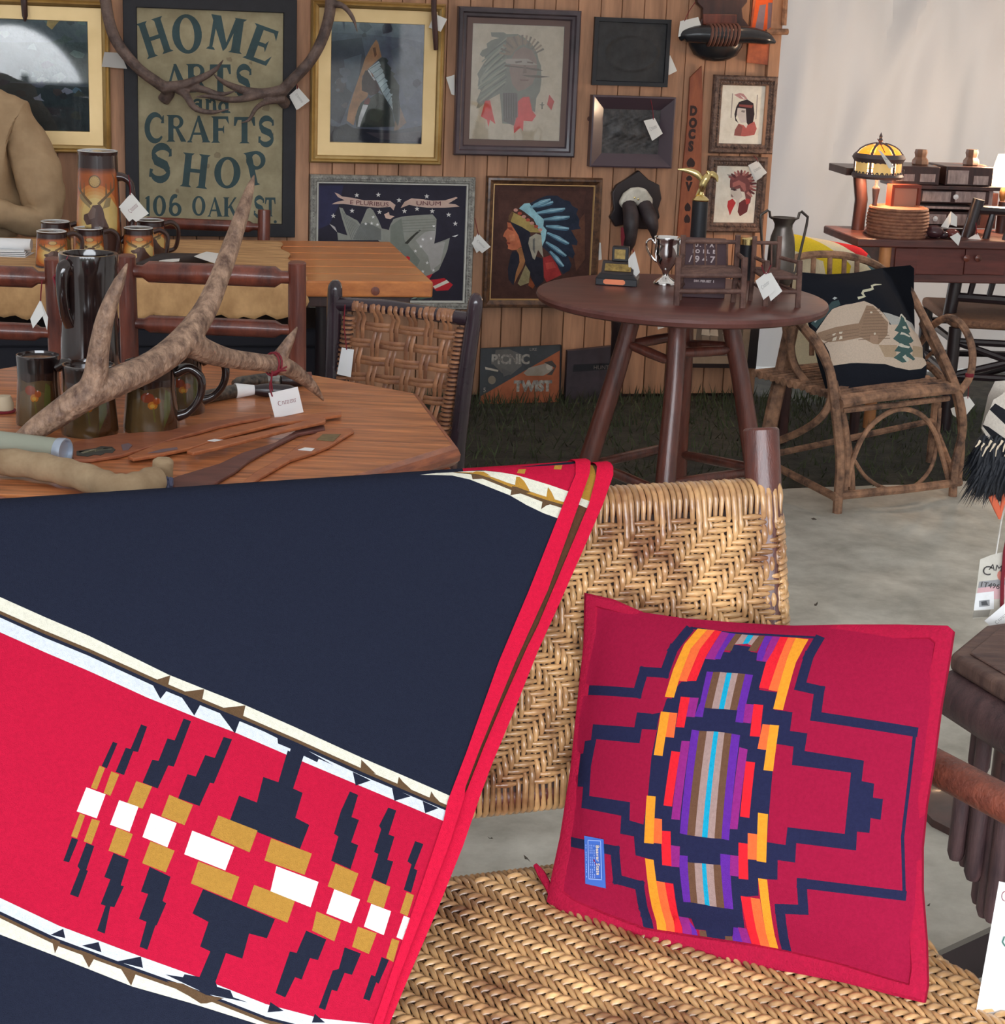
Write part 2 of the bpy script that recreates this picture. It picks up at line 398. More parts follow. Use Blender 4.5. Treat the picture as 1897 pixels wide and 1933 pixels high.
# ================================================================ things on the board wall
def wrect(q, off):
    p = [wall(*c, off) for c in q]
    s0 = (p[0][0] + p[3][0]) / 2; s1_ = (p[1][0] + p[2][0]) / 2; z1 = (p[0][1] + p[1][1]) / 2; z0 = (p[2][1] + p[3][1]) / 2
    return s0, s1_, z0, z1
def picture(name, label, quad, prof, m, polys=None, k=KB, pm=M_paint, off=.002, depth=.018, inner=None, liner=None, pane=False, group=None, tilt=0):
    """a framed picture hung on the boards; quad = its outer corners in the photograph"""
    s0, s1_, z0, z1 = wrect(quad, off + depth)
    wd, h = s1_ - s0, z1 - z0
    root = thing(name, label, 'picture', W3((s0 + s1_) / 2, z0, off), group=group)
    P = lambda x, z, d: W3(s0 + x, z0 + z, off + d)
    b = MB(); b.moulding(P, wd, h, prof); b.build('frame', m, root, world=True, ang=25)
    ins, dep = prof[-1]
    b = MB(); b.prism([P(.004, .004, 0), P(wd - .004, .004, 0), P(wd - .004, h - .004, 0), P(.004, h - .004, 0)], WN * .004); b.build('backing_board', M_dark, root, world=True)
    if liner:
        lp, lm = liner
        b = MB(); b.moulding(lambda x, z, d: P(ins + x, ins + z, d), wd - 2 * ins, h - 2 * ins, lp); b.build('mat_board', lm, root, world=True, ang=25)
        ins += lp[-1][0]; dep = lp[-1][1]
    if polys:
        D = off + dep - .001
        rect = [(s0 + ins - .002, z0 + ins - .002), (s1_ - ins + .002, z0 + ins - .002), (s1_ - ins + .002, z1 - ins + .002), (s0 + ins - .002, z1 - ins + .002)]
        pp = [(polys[0], rect)] + [(c, [wall(*q, D) for q in p]) for c, p in polys[1:]]
        art('canvas', pp, lambda u, v: W3(u, v, D), pm, root, k=k)
    if pane:
        b = MB(); d = dep + .003; b.add([P(ins - .003, ins - .003, d), P(wd - ins + .003, ins - .003, d), P(wd - ins + .003, h - ins + .003, d), P(ins - .003, h - ins + .003, d)]); b.face(0, 1, 2, 3)
        b.build('glass_pane', glass(), root, world=True, rec=False)
    return root
def ZP(o, L): return [(c, Z(*o, p)) for c, p in L]

# --- gilt frame with the teepee and chief
Q = (600, 40, 7.732)
tp = ZP(Q, [
 ((96, 104, 114), [(120, -60), (1640, 20), (1620, 330), (1250, 250), (900, 210), (560, 180), (140, 160)]),
 ((58, 62, 74), [(150, 300), (640, 240), (700, 560), (560, 900), (430, 1250), (330, 1500), (150, 1400)]),
 ((78, 88, 100), [(380, 560), (640, 480), (600, 800), (500, 1040), (420, 980)]),
 ((84, 90, 100), [(1060, 430), (1290, 330), (1500, 420), (1520, 900), (1300, 1200), (1200, 900)]),
 ((150, 112, 78), [(850, 270), (880, 310), (930, 520), (880, 560), (740, 690), (650, 800), (640, 1010), (740, 1050), (720, 1110), (620, 1200), (560, 1380), (520, 1520), (420, 1450), (450, 1280), (520, 1050), (620, 760), (690, 540), (780, 370)]),
 ((96, 66, 46), [(800, 390), (840, 380), (860, 490), (830, 530)]),
 ((120, 96, 78), [(1200, 1250), (1290, 1480), (1160, 1600), (1110, 1600), (1130, 1400)]),
 ((38, 46, 46), [(870, 570), (940, 525), (1000, 540), (1030, 580), (1010, 610), (1075, 690), (1060, 720), (1130, 770), (1100, 800), (1150, 880), (1190, 940), (1180, 1100), (1200, 1250), (1195, 1420), (1170, 1540), (1120, 1440), (1090, 1310), (900, 1000), (960, 800)]),
 ((152, 164, 166), [(740, 690), (890, 580), (925, 640), (900, 660), (960, 700), (950, 740), (985, 760), (970, 800), (1030, 890), (1010, 920), (1060, 990), (1050, 1010), (1090, 1060), (1080, 1150), (1095, 1300), (960, 1080), (900, 950), (830, 820)]),
 ((54, 36, 42), [(690, 720), (740, 720), (860, 880), (910, 1000), (860, 1060), (770, 1090), (730, 1060), (740, 1045), (680, 1030), (640, 1010), (640, 880), (660, 800)]),
 ((220, 216, 205), [(728, 705), (748, 712), (845, 860), (820, 866), (735, 735)]),
 ((130, 84, 62), [(770, 745), (800, 770), (815, 810), (800, 815)]),
 ((36, 46, 44), [(640, 1180), (760, 1130), (880, 1040), (950, 1080), (1090, 1330), (1125, 1540), (560, 1550), (545, 1400), (590, 1260)]),
 ((46, 60, 52), [(760, 1300), (900, 1260), (960, 1350), (880, 1480), (760, 1440)]),
 ((112, 48, 48), [(680, 1160), (740, 1110), (770, 1150), (740, 1215), (670, 1205)]),
 ((178, 186, 178), [(660, 1215), (735, 1225), (690, 1330), (640, 1450), (612, 1545), (578, 1540), (600, 1400)]),
 ((34, 36, 48), [(300, 1540), (420, 1495), (520, 1560), (1100, 1600), (1540, 1520), (1540, 1840), (140, 1790), (150, 1440), (200, 1530)]),
 ((64, 58, 66), [(700, 1620), (1100, 1640), (1500, 1600), (1480, 1760), (900, 1720)]),
 ((70, 76, 104), [(150, 1600), (180, 1580), (175, 1700), (150, 1770)]),
])
for q in range(9):
    f = q / 8; x0, y0 = 760 + 300 * f, 690 + 560 * f; x1, y1 = 905 + 190 * f, 600 + 560 * f
    tp.append(((96, 108, 112), Z(*Q, [(x0, y0), (x1, y1), (x1 + 5, y1 + 10), (x0 + 3, y0 + 9)])))
    tp.append(((40, 50, 50), Z(*Q, [(x1 - 6, y1 + 6), (x1 + 60, y1 - 20), (x1 + 100, y1 + 16), (x1 + 20, y1 + 44)])))
tq = random.Random(12)
for q in range(34):
    x, y = tq.uniform(150, 1540), tq.uniform(30, 1800)
    if 430 < x < 1250 and 260 < y < 1580: continue
    c = tq.choice([(66, 72, 86), (90, 96, 108), (58, 60, 72), (76, 72, 80)]); e = tq.uniform(30, 110)
    tp.insert(4, (c, Z(*Q, [(x + e * tq.uniform(.6, 1) * cos(a), y + e * tq.uniform(.5, 1) * sin(a)) for a in (0, .7, 1.5, 2.2, 3, 3.8, 4.6, 5.4)])))
GF = [(0, 0), (0, .022), (.006, .03), (.012, .026), (.018, .034), (.026, .03), (.03, .024)]
picture('gilt_framed_picture', 'gilt-framed painting of a headdressed rider before a teepee, right of the shop sign',
        ((592, -2), (842, 8), (832, 316), (580, 302)), GF, M_gold, [(78, 84, 98)] + tp, pane=True, liner=([(0, .02), (.0, .014), (.05, .012), (.052, .008)], M_goldmat))
# --- gilt frame at the left with a dark landscape under glass, tones lifted to imitate mirrored trees
rl = random.Random(5)
land = [((44, 56, 58), [(-80, 80), (170, 80), (172, 160), (-80, 150)]), ((34, 44, 46), [(-80, 150), (172, 165), (176, 255), (-80, 260)])]
for i in range(46):
    x, y = rl.uniform(-70, 160), rl.uniform(0, 250); g = rl.choice([(58, 70, 72), (70, 86, 84), (38, 42, 50), (50, 62, 60), (60, 66, 78), (84, 94, 92)]) if y < 170 else rl.choice([(32, 36, 38), (44, 50, 44), (52, 46, 44), (58, 80, 92), (96, 100, 110)])
    land.append((g, [(x + rl.uniform(4, 16) * cos(a), y + rl.uniform(3, 11) * sin(a)) for a in (0, .8, 1.6, 2.5, 3.3, 4.2, 5.2)]))
land.append(((132, 112, 64), [(90, 33), (114, 38), (106, 46), (98, 56), (88, 48)]))
picture('gilt_framed_picture', 'wide gilt-framed dark landscape with mirrored daylight, left of the shop sign',
        ((-82, -10), (203, 0), (213, 291), (-85, 283)), GF, M_gold, [(56, 66, 72)] + land, k=3.2, pane=True, liner=([(0, .02), (.0, .014), (.05, .012), (.052, .008)], M_goldmat))

# --- dark framed faded print
Q = (870, 30, 7.436)
fp = ZP(Q, [
 ((110, 109, 100), [(420, 230), (600, 230), (640, 255), (800, 255), (900, 310), (1000, 400), (1070, 520), (1090, 620), (1125, 700), (1130, 900), (1110, 1060), (1060, 1150), (1040, 1350), (930, 1300), (760, 1550), (700, 1520), (580, 1510), (565, 1300), (545, 1090), (420, 1160), (330, 1230), (260, 1290), (215, 1300), (240, 1230), (220, 1190), (280, 1050), (235, 985), (250, 880), (230, 815), (330, 650), (400, 560), (300, 575), (265, 540), (300, 480), (370, 450), (360, 390), (430, 340), (540, 310), (430, 290)]),
 ((126, 126, 116), [(600, 360), (640, 420), (420, 760), (280, 960), (260, 900), (420, 640)]),
 ((126, 126, 114), [(640, 560), (620, 660), (360, 1000), (300, 1040), (420, 860)]),
 ((120, 108, 94), [(640, 300), (800, 280), (960, 380), (820, 420), (700, 560), (620, 520)]),
 ((124, 108, 98), [(715, 590), (760, 500), (880, 430), (1000, 480), (1060, 600), (1070, 800), (1000, 960), (900, 1030), (800, 1060), (720, 960), (680, 760)]),
 ((92, 84, 76), [(560, 680), (720, 700), (900, 720), (1080, 740), (1160, 770), (1060, 770), (880, 735), (580, 705)]),
 ((140, 132, 124), [(540, 600), (940, 600), (1080, 690), (900, 690), (640, 670)]),
 ((92, 84, 76), [(850, 830), (1100, 835), (1250, 855), (1100, 870), (950, 860)]),
 ((94, 88, 84), [(590, 1080), (780, 1080), (800, 1300), (740, 1540), (600, 1480)]),
 ((168, 76, 74), [(340, 1190), (410, 1185), (450, 1380), (485, 1520), (410, 1460), (385, 1560), (365, 1460), (280, 1410)]),
 ((170, 74, 70), [(870, 1140), (960, 1135), (1000, 1330), (1055, 1400), (1000, 1480), (880, 1470), (870, 1620), (835, 1570), (745, 1650), (740, 1560), (790, 1380), (800, 1200)]),
 ((150, 72, 70), [(1240, 1105), (1310, 1200), (1270, 1325), (1210, 1245)]),
 ((98, 94, 84), [(1100, 1240), (1130, 1240), (1135, 1210), (1150, 1210), (1150, 1240), (1180, 1245), (1150, 1260), (1150, 1310), (1130, 1310), (1130, 1260)]),
])
fq = random.Random(6)
for q in range(22):
    x0, y0 = 640 - 8 * (q % 4), 300 + q * 34; x1, y1 = 300 + fq.uniform(-50, 30) - (20 if q > 8 else -40), y0 + 250 + fq.uniform(-20, 40)
    if y1 < 1230: fp.append((((130, 130, 118), (98, 98, 90), (116, 118, 108))[q % 3], Z(*Q, [(x0, y0), (x0 + 6, y0 + 16), ((x0 + x1) / 2 + 8, (y0 + y1) / 2 + 18), (x1 + 10, y1 + 14), (x1, y1), ((x0 + x1) / 2, (y0 + y1) / 2 - 14)])))
for q in range(12):
    x = 600 + q * 17; fp.append((((84, 78, 74), (104, 98, 92))[q % 2], Z(*Q, [(x, 1090), (x + 9, 1090), (x + 12, 1440 + fq.uniform(-40, 90)), (x - 2, 1420)])))
for q in range(14):
    a = -2.9 + q * .19; fp.append((((126, 112, 98), (106, 98, 88))[q % 2], Z(*Q, [(860 + 190 * cos(a), 600 + 190 * sin(a)), (860 + 330 * cos(a - .04), 600 + 330 * sin(a - .04)), (860 + 335 * cos(a + .05), 600 + 335 * sin(a + .05)), (860 + 190 * cos(a + .09), 600 + 190 * sin(a + .09))])))
fp += ZP(Q, [((100, 88, 80), [(760, 640), (850, 630), (860, 650), (770, 665)]), ((100, 88, 80), [(930, 640), (1020, 650), (1010, 672), (930, 660)]), ((108, 94, 84), [(880, 690), (910, 690), (925, 800), (870, 810)]), ((104, 84, 78), [(820, 890), (960, 895), (940, 915), (840, 910)])])
M_ebon = mat('ebonised_frame', rgb(74, 60, 66, 1.3), .3, c2=rgb(48, 40, 46, 1.2), ns=6, coat=.35)
M_brownmat = mat('brown_mat', rgb(92, 76, 72, 1.5), .8)
picture('dark_framed_print', 'faded headdress portrait print in a wide dark moulded frame', ((863, 10), (1092, 22), (1087, 298), (858, 291)),
        [(0, 0), (0, .03), (.006, .036), (.018, .034), (.024, .026), (.034, .024), (.04, .016)], M_ebon, [(156, 147, 133)] + fp, k=2.5, pm=M_print, pane=True,
        liner=([(0, .016), (.022, .015), (.023, .012)], M_brownmat))
# --- chief in profile
Q = (920, 340, 8.05)
cp = [((70, 46, 40), [(150, 150), (1500, 170), (1400, 700), (1000, 1500), (200, 900)]), ((86, 56, 44), [(1250, 800), (1480, 500), (1480, 1200), (1350, 1380)]),
 ((36, 42, 56), [(640, 360), (760, 290), (900, 235), (1060, 235), (1110, 270), (1160, 300), (1250, 320), (1290, 390), (1380, 440), (1350, 510), (1400, 600), (1390, 690), (1420, 740), (1270, 760), (1370, 930), (1360, 990), (1280, 980), (1330, 1120), (1300, 1190), (1220, 1150), (1280, 1290), (1250, 1370), (1150, 1430), (1090, 1350), (960, 1130), (830, 1010), (830, 800), (700, 560), (560, 420)]),
 ((132, 172, 180), [(480, 430), (560, 355), (640, 350), (690, 430), (770, 520), (860, 600), (850, 700), (900, 760), (880, 900), (830, 1010), (815, 820), (700, 590), (560, 480)])]
for a, b_ in (((650, 410), (1000, 330)), ((750, 500), (1180, 430)), ((850, 600), (1250, 555)), ((890, 700), (1240, 735)), ((910, 800), (1240, 965)), ((890, 940), (1200, 1150)), ((950, 1080), (1160, 1310)), ((700, 380), (960, 290))):
    d = V(b_) - V(a); n = V((-d.y, d.x)).normalized()
    cp.append(((104, 142, 158), [tuple(V(a) - n * 14), tuple(V(a) + d * .5 - n * 34), tuple(V(b_) - n * 12), tuple(V(b_) + n * 14), tuple(V(a) + d * .6 + n * 26), tuple(V(a) + n * 14)]))
    cp.append(((64, 96, 116), [tuple(V(a) + n * 26 - d * .1), tuple(V(a) + d * .5 + n * 40), tuple(V(b_) + n * 40 - d * .12), tuple(V(b_) + n * 22), tuple(V(a) + d * .6 + n * 28)]))
    cp.append(((150, 180, 188), [tuple(V(a) + d * .3 - n * 4), tuple(V(a) + d * .8 - n * 12), tuple(V(b_)), tuple(V(a) + d * .6 + n * 6)]))
cp += [((34, 34, 44), [(360, 640), (560, 690), (640, 770), (660, 860), (630, 980), (700, 1150), (840, 1190), (855, 1540), (740, 1640), (650, 1440), (580, 1270), (540, 1080), (480, 860), (400, 740)]),
 ((34, 34, 44), [(380, 1080), (440, 1080), (490, 1160), (470, 1290), (430, 1430), (395, 1600), (320, 1510), (310, 1350), (350, 1150)]),
 ((164, 94, 66), [(300, 640), (350, 650), (420, 760), (470, 840), (520, 1010), (440, 1060), (370, 1065), (310, 1040), (315, 1000), (290, 950), (300, 920), (275, 870), (235, 855), (265, 780), (310, 730)]),
 ((120, 58, 44), [(295, 715), (370, 720), (400, 780), (330, 750)]), ((176, 108, 78), [(330, 830), (410, 820), (420, 920), (340, 930)]), ((118, 52, 42), [(285, 940), (350, 950), (340, 975), (300, 970)]),
 ((140, 96, 62), [(440, 1060), (520, 1020), (575, 1230), (540, 1330), (470, 1450), (410, 1570), (435, 1400), (490, 1250), (480, 1130)]),
 ((150, 130, 78), [(325, 545), (370, 480), (540, 560), (700, 670), (825, 800), (650, 790), (520, 710), (360, 635)]),
 ((96, 70, 48), [(325, 545), (370, 480), (400, 500), (350, 630), (318, 615)]),
 ((146, 140, 124), [(640, 870), (740, 810), (820, 840), (840, 1100), (850, 1180), (770, 1060), (720, 1210), (690, 1190), (640, 1030), (620, 960)]),
 ((96, 96, 92), [(690, 900), (720, 880), (720, 1120), (690, 1060)]),
 ((138, 46, 46), [(845, 1180), (960, 1140), (1060, 1290), (1125, 1440), (900, 1550), (860, 1480)]), ((160, 64, 58), [(880, 1260), (1000, 1240), (1040, 1330), (900, 1360)]),
 ((132, 122, 90), [(580, 1290), (650, 1400), (630, 1560), (500, 1610), (460, 1570), (520, 1430)]), ((120, 64, 40), [(650, 1480), (720, 1600), (690, 1650), (620, 1600)])]
for q in range(7):
    x, y = 430 + q * 62, 455 + q * 50; cp.append(((150, 70, 56) if q % 2 else (176, 128, 116), ell(x, y, 34, 26, 8)))
M_brown = mat('brown_gilt_frame', rgb(100, 70, 48, 1.5), .4, c2=rgb(48, 30, 26, 1.2), ns=40, coat=.2)
M_slip = mat('gilt_slip', rgb(196, 160, 110, 1.3), .4, metal=.4)
picture('framed_profile_portrait', 'oil portrait of a man in a blue feather headdress, brown frame', ((918, 331), (1134, 338), (1128, 585), (911, 576)),
        [(0, 0), (0, .02), (.005, .03), (.014, .032), (.022, .024), (.03, .02)], M_brown, [(64, 42, 37)] + [(c, Z(*Q, p)) for c, p in cp], k=1.7,
        liner=([(0, .02), (.003, .021), (.006, .014)], M_slip))
# --- eagle embroidery
Q = (610, 350, 6.775)
ep = [((44, 44, 66), [(-150, 0), (260, 0), (200, 260), (80, 500), (-150, 600)]),
 ((118, 119, 113), [(205, 280), (250, 290), (290, 370), (380, 420), (440, 450), (475, 500), (560, 300), (600, 285), (640, 320), (700, 430), (750, 550), (840, 570), (860, 500), (900, 430), (1000, 400), (1200, 380), (1400, 370), (1450, 430), (1440, 620), (1420, 745), (1550, 700), (1620, 670), (1590, 820), (1560, 900), (1480, 1080), (1400, 1130), (1300, 1165), (1200, 1130), (1040, 980), (900, 880), (700, 700), (190, 700), (180, 600), (310, 640), (240, 420)]),
 ((92, 94, 92), [(480, 490), (560, 470), (740, 560), (740, 700), (380, 690)]), ((136, 134, 132), [(1300, 600), (1440, 560), (1420, 745), (1560, 720), (1500, 1000), (1380, 1090), (1340, 900), (1180, 700)]),
 ((100, 104, 98), [(860, 520), (1000, 420), (1040, 700), (1120, 800), (1240, 960), (1200, 1040), (1000, 860), (860, 760)]),
 ((50, 50, 46), [(1230, 565), (1255, 575), (1180, 640), (1080, 750), (1040, 740), (1120, 660)]),
 ((164, 140, 130), [(145, 90), (200, 110), (240, 140), (380, 160), (520, 190), (700, 190), (860, 200), (925, 250), (900, 320), (860, 275), (700, 285), (540, 270), (400, 255), (260, 235), (110, 240), (170, 210), (275, 190), (190, 150)]),
 ((172, 146, 134), [(780, 370), (840, 340), (850, 380), (912, 395), (860, 430), (800, 420)]),
 ((164, 140, 130), [(990, 290), (1040, 210), (1130, 165), (1250, 175), (1400, 195), (1560, 190), (1700, 148), (1720, 160), (1600, 232), (1690, 240), (1745, 272), (1560, 285), (1340, 285), (1200, 270), (1100, 248)]),
 ((170, 40, 46), [(1070, 900), (1110, 920), (1100, 1010), (1040, 970)]),
 ((160, 38, 46), [(1225, 1120), (1320, 1160), (1400, 1130), (1350, 1210), (1450, 1200), (1550, 1185), (1660, 1270), (1600, 1340), (1450, 1350), (1400, 1310), (1290, 1310)]),
 ((196, 184, 172), [(1250, 1200), (1285, 1205), (1342, 1312), (1285, 1312)]), ((196, 184, 172), [(1405, 1290), (1580, 1208), (1612, 1240), (1430, 1322)]),
 ((200, 190, 186), [(1645, 650), (1730, 630), (1690, 660)]), ((150, 146, 146), [(80, 490), (150, 530), (180, 600), (120, 540)])]
for x, y in ((430, 125), (705, 120), (970, 190), (1325, 140), (130, 390), (370, 325), (720, 340), (1040, 330), (1200, 300), (1395, 330), (1605, 375), (1690, 490)): ep.append(((176, 174, 172), star(x, y, 34)))
for x, y in ((545, 490), (620, 485), (695, 500), (1415, 520), (1275, 690), (1380, 680), (1250, 780), (1180, 840), (1330, 990), (1275, 1100), (1410, 1085), (640, 405), (970, 850)): ep.append(((190, 190, 186), star(x, y, 24)))
re_ = random.Random(2)
for i in range(26):
    x, y, a = re_.uniform(650, 1380), re_.uniform(1370, 1500), re_.uniform(-.9, .9); g = re_.choice([(96, 116, 104), (118, 134, 122), (70, 90, 82)])
    ep.append((g, [(x - 70 * cos(a), y - 50 * sin(a)), (x, y - 14), (x + 70 * cos(a), y + 50 * sin(a)), (x, y + 16)]))
for q in range(10):
    x = 240 + q * 26; ep.append(((96, 98, 96), [(x, 330 + q * 22), (x + 8, 330 + q * 22), (x + 130, 690), (x + 118, 690)]))
for q in range(5): y = 425 + q * 36; ep.append(((104, 106, 100), [(1010, y + 20), (1430, y), (1430, y + 10), (1010, y + 32)]))
M_silverframe = mat('beaded_silver_frame', rgb(150, 148, 140, 1.5), .5, c2=rgb(96, 94, 90, 1.3), ns=60, metal=.2)
er = picture('framed_eagle_embroidery', 'dark framed embroidery of an eagle, flags and stars with a motto banner', ((584, 328), (895, 336), (892, 580), (584, 588)),
        [(0, 0), (0, .02), (.004, .026), (.024, .022), (.028, .014)], M_silverframe, [(40, 38, 48)] + [(c, Z(*Q, p)) for c, p in ep], k=1.9, pm=M_print,
        liner=([(0, .016), (.006, .015), (.008, .010)], mat('silver_slip', rgb(170, 168, 160, 1.5), .45, metal=.3)))
s0, s1_, z0, z1 = wrect(((584, 328), (895, 336), (892, 580), (584, 588)), .02)
nb_ = MB()
def beads(b, a, c, n, r, off):
    for i in range(n):
        s, z = a[0] + (c[0] - a[0]) * (i + .5) / n, a[1] + (c[1] - a[1]) * (i + .5) / n
        b.lathe([(r, 0), (r * .7, r * .7), (0, r)], 5, M=basis(W3(s, z, off), WX, ZZ, WN))
for i, (a, c, n) in enumerate((((s0, z1 - .014), (s1_, z1 - .014), 60), ((s0, z0 + .014), (s1_, z0 + .014), 60), ((s0 + .014, z0), (s0 + .014, z1), 48), ((s1_ - .014, z0), (s1_ - .014, z1), 48))): beads(nb_, a, c, n, .006, .024)
o = nb_.build('bead_border', M_silverframe, er, world=True); tag(o, kind='stuff')
def ztext(s, Q, x, y, size, parent, D, m, rot=0, sx=1, plane=None):
    u, v = wall(*Z(*Q, [(x, y)])[0], D); return text(s, size, basis(W3(u, v, D), WX * cos(rot) + ZZ * sin(rot), ZZ * cos(rot) - WX * sin(rot), WN), m, parent, sx=sx)
M_motto = mat('motto_thread', rgb(96, 56, 60, 1.4), .9)
ztext('E PLURIBUS', Q, 590, 232, .024, er, .0125, M_motto, rot=-.05, sx=1.3); ztext('UNUM', Q, 1350, 232, .024, er, .0125, M_motto, sx=1.45)

# --- two small ornate frames
Q = (1260, 120, 5.859)
wp = ZP(Q, [((150, 112, 112), [(735, 345), (800, 325), (840, 335), (885, 390), (850, 400), (800, 385)]), ((196, 182, 178), [(800, 345), (860, 385), (840, 390)]),
 ((46, 38, 42), [(790, 425), (880, 395), (950, 440), (962, 560), (945, 650), (900, 700), (868, 640), (860, 500), (790, 490), (755, 600), (785, 660), (750, 630), (740, 560), (760, 480)]),
 ((168, 160, 156), [(775, 490), (865, 500), (875, 650), (810, 655), (765, 560)]), ((112, 104, 102), [(820, 515), (860, 520), (850, 545), (815, 535)]),
 ((112, 62, 60), [(790, 450), (945, 462), (935, 492), (790, 475)]), ((150, 82, 78), [(785, 665), (870, 690), (960, 640), (987, 720), (960, 790), (850, 805), (735, 795), (745, 735)]),
 ((120, 74, 70), [(785, 665), (830, 700), (810, 800), (735, 795), (745, 735)]), ((190, 170, 164), [(840, 680), (885, 680), (870, 715)])])
for q in ((715, 330), (990, 345)): wp.append(((128, 120, 114), Z(*Q, [(q[0], q[1]), (q[0] + 10, q[1]), (q[0] - 8, q[1] + 270), (q[0] - 18, q[1] + 270)])))
M_orn = mat('carved_grey_frame', rgb(112, 88, 76, 1.6), .5, c2=rgb(52, 40, 38, 1.3), ns=55, bump=1, bs=160)
OF = [(0, 0), (0, .02), (.006, .028), (.016, .03), (.022, .022), (.03, .024), (.036, .02), (.04, .012)]
def ornate(label, quad, polys):
    r = picture('ornate_framed_print', label, quad, OF, M_orn, [(186, 181, 170)] + polys, k=1.9, pm=M_print, group='small ornate frames by the tent corner')
    s0, s1_, z0, z1 = wrect(quad, .02); b = MB()
    for a, c, n in (((s0, z1 - .027), (s1_, z1 - .027), 22), ((s0, z0 + .027), (s1_, z0 + .027), 22), ((s0 + .027, z0), (s0 + .027, z1), 26), ((s1_ - .027, z0), (s1_ - .027, z1), 26)): beads(b, a, c, n, .0055, .024)
    tag(b.build('bead_border', M_orn, r, world=True), kind='stuff'); return r
ornate('ornate-framed print of a dark-haired woman with a feather and red shawl', ((1348, 140), (1470, 146), (1456, 292), (1340, 288)), wp)
ch = ZP(Q, [((100, 62, 62), [(690, 1300), (700, 1250), (760, 1215), (830, 1212), (900, 1225), (935, 1260), (925, 1300), (940, 1350), (915, 1400), (930, 1450), (915, 1540), (880, 1570), (850, 1420), (720, 1400), (690, 1370)]),
 ((140, 88, 84), [(720, 1320), (790, 1290), (860, 1330), (870, 1400), (850, 1420), (800, 1340), (720, 1370)]), ((168, 160, 152), [(695, 1400), (800, 1380), (830, 1470), (800, 1500), (770, 1600), (760, 1510), (700, 1480)]),
 ((80, 66, 66), [(700, 1370), (740, 1370), (740, 1395), (700, 1400)]), ((156, 52, 54), [(668, 1520), (720, 1495), (755, 1540), (720, 1610), (690, 1680), (660, 1580)]),
 ((92, 48, 50), [(790, 1540), (850, 1500), (905, 1530), (880, 1640), (800, 1690), (775, 1640)]), ((120, 112, 104), [(655, 1225), (740, 1235), (690, 1255)])])
for q in range(15):
    a = -2.5 + q * .235; x, y = 815 + 95 * cos(a), 1345 + 110 * sin(a); x2, y2 = 815 + 165 * cos(a), 1350 + 165 * sin(a)
    ch.append((((120, 72, 70), (84, 50, 52), (150, 104, 98))[q % 3], Z(*Q, [(x - 16 * sin(a), y + 16 * cos(a)), (x2 - 12 * sin(a), y2 + 12 * cos(a)), (x2 + 12 * cos(a), y2 + 12 * sin(a)), (x2 + 10 * sin(a), y2 - 10 * cos(a)), (x + 16 * sin(a), y - 16 * cos(a))])))
ch += ZP(Q, [((60, 44, 46), [(705, 1395), (745, 1385), (775, 1400), (740, 1408)]), ((112, 96, 92), [(700, 1440), (730, 1470), (720, 1480), (700, 1470)]), ((150, 60, 60), [(860, 1490), (910, 1500), (905, 1545), (870, 1560)])])
ornate('ornate-framed print of a red-feathered headdress behind the tall trophy', ((1336, 294), (1449, 297), (1440, 440), (1332, 437)), ch)

# --- two dark plaques
M_blackmetal = mat('black_relief', rgb(40, 40, 42, 1.4), .55, c2=rgb(26, 26, 28, 1.2), ns=20, bump=.6, bs=30)
s0, s1_, z0, z1 = wrect(((1122, 32), (1267, 37), (1261, 165), (1119, 160)), .02)
r = thing('black_relief_panel', 'square black relief panel in a plain black frame on the boards', 'plaque', W3((s0 + s1_) / 2, z0, .002))
P = lambda x, z, d: W3(s0 + x, z0 + z, .002 + d)
b = MB(); b.moulding(P, s1_ - s0, z1 - z0, [(0, 0), (0, .018), (.016, .018), (.018, .012)]); b.build('frame', M_black, r, world=True)
def relief(u, v):
    x, y = u - .5, v - .5; d = math.hypot(x * 1.0, y * 1.3)
    return P(.016 + (s1_ - s0 - .032) * u, .016 + (z1 - z0 - .032) * v, .01 + .003 * math.exp(-((d - .38) / .03) ** 2) + .0025 * math.exp(-(d / .22) ** 2) * (1 + .6 * sin(14 * x + 5 * y)))
b = MB(); b.grid(relief, 40, 34); b.build('relief', M_blackmetal, r, world=True)
s0, s1_, z0, z1 = wrect(((1115, 180), (1271, 182), (1266, 317), (1111, 314)), .02)
r = thing('deep_framed_relief', 'grey relief panel in a deep sloping dark frame below the black panel', 'plaque', W3((s0 + s1_) / 2, z0, .002))
P2 = lambda x, z, d: W3(s0 + x, z0 + z, .002 + d)
b = MB(); b.moulding(P2, s1_ - s0, z1 - z0, [(0, 0), (0, .045), (.006, .047), (.054, .018)]); b.build('frame', mat('sloping_frame', rgb(66, 52, 60, 1.3), .42, coat=.2), r, world=True, ang=20)
def relief2(u, v):
    x, y = u - .5, v - .5; h = .006 * math.exp(-((x + .18) / .12) ** 2 - ((y - .02 + .4 * x * x) / .12) ** 2) + .005 * math.exp(-((x - .1) / .22) ** 2 - ((y + .06) / .1) ** 2) + .0012 * sin(x * 40 + 3 * sin(y * 30)) * sin(y * 37)
    return P2(.05 + (s1_ - s0 - .1) * u, .05 + (z1 - z0 - .1) * v, .016 + h)
b = MB(); b.grid(relief2, 50, 40); b.build('relief', mat('pewter_relief', rgb(84, 82, 82, 1.2), .5, metal=.5, c2=rgb(50, 50, 52, 1.1), ns=30), r, world=True)

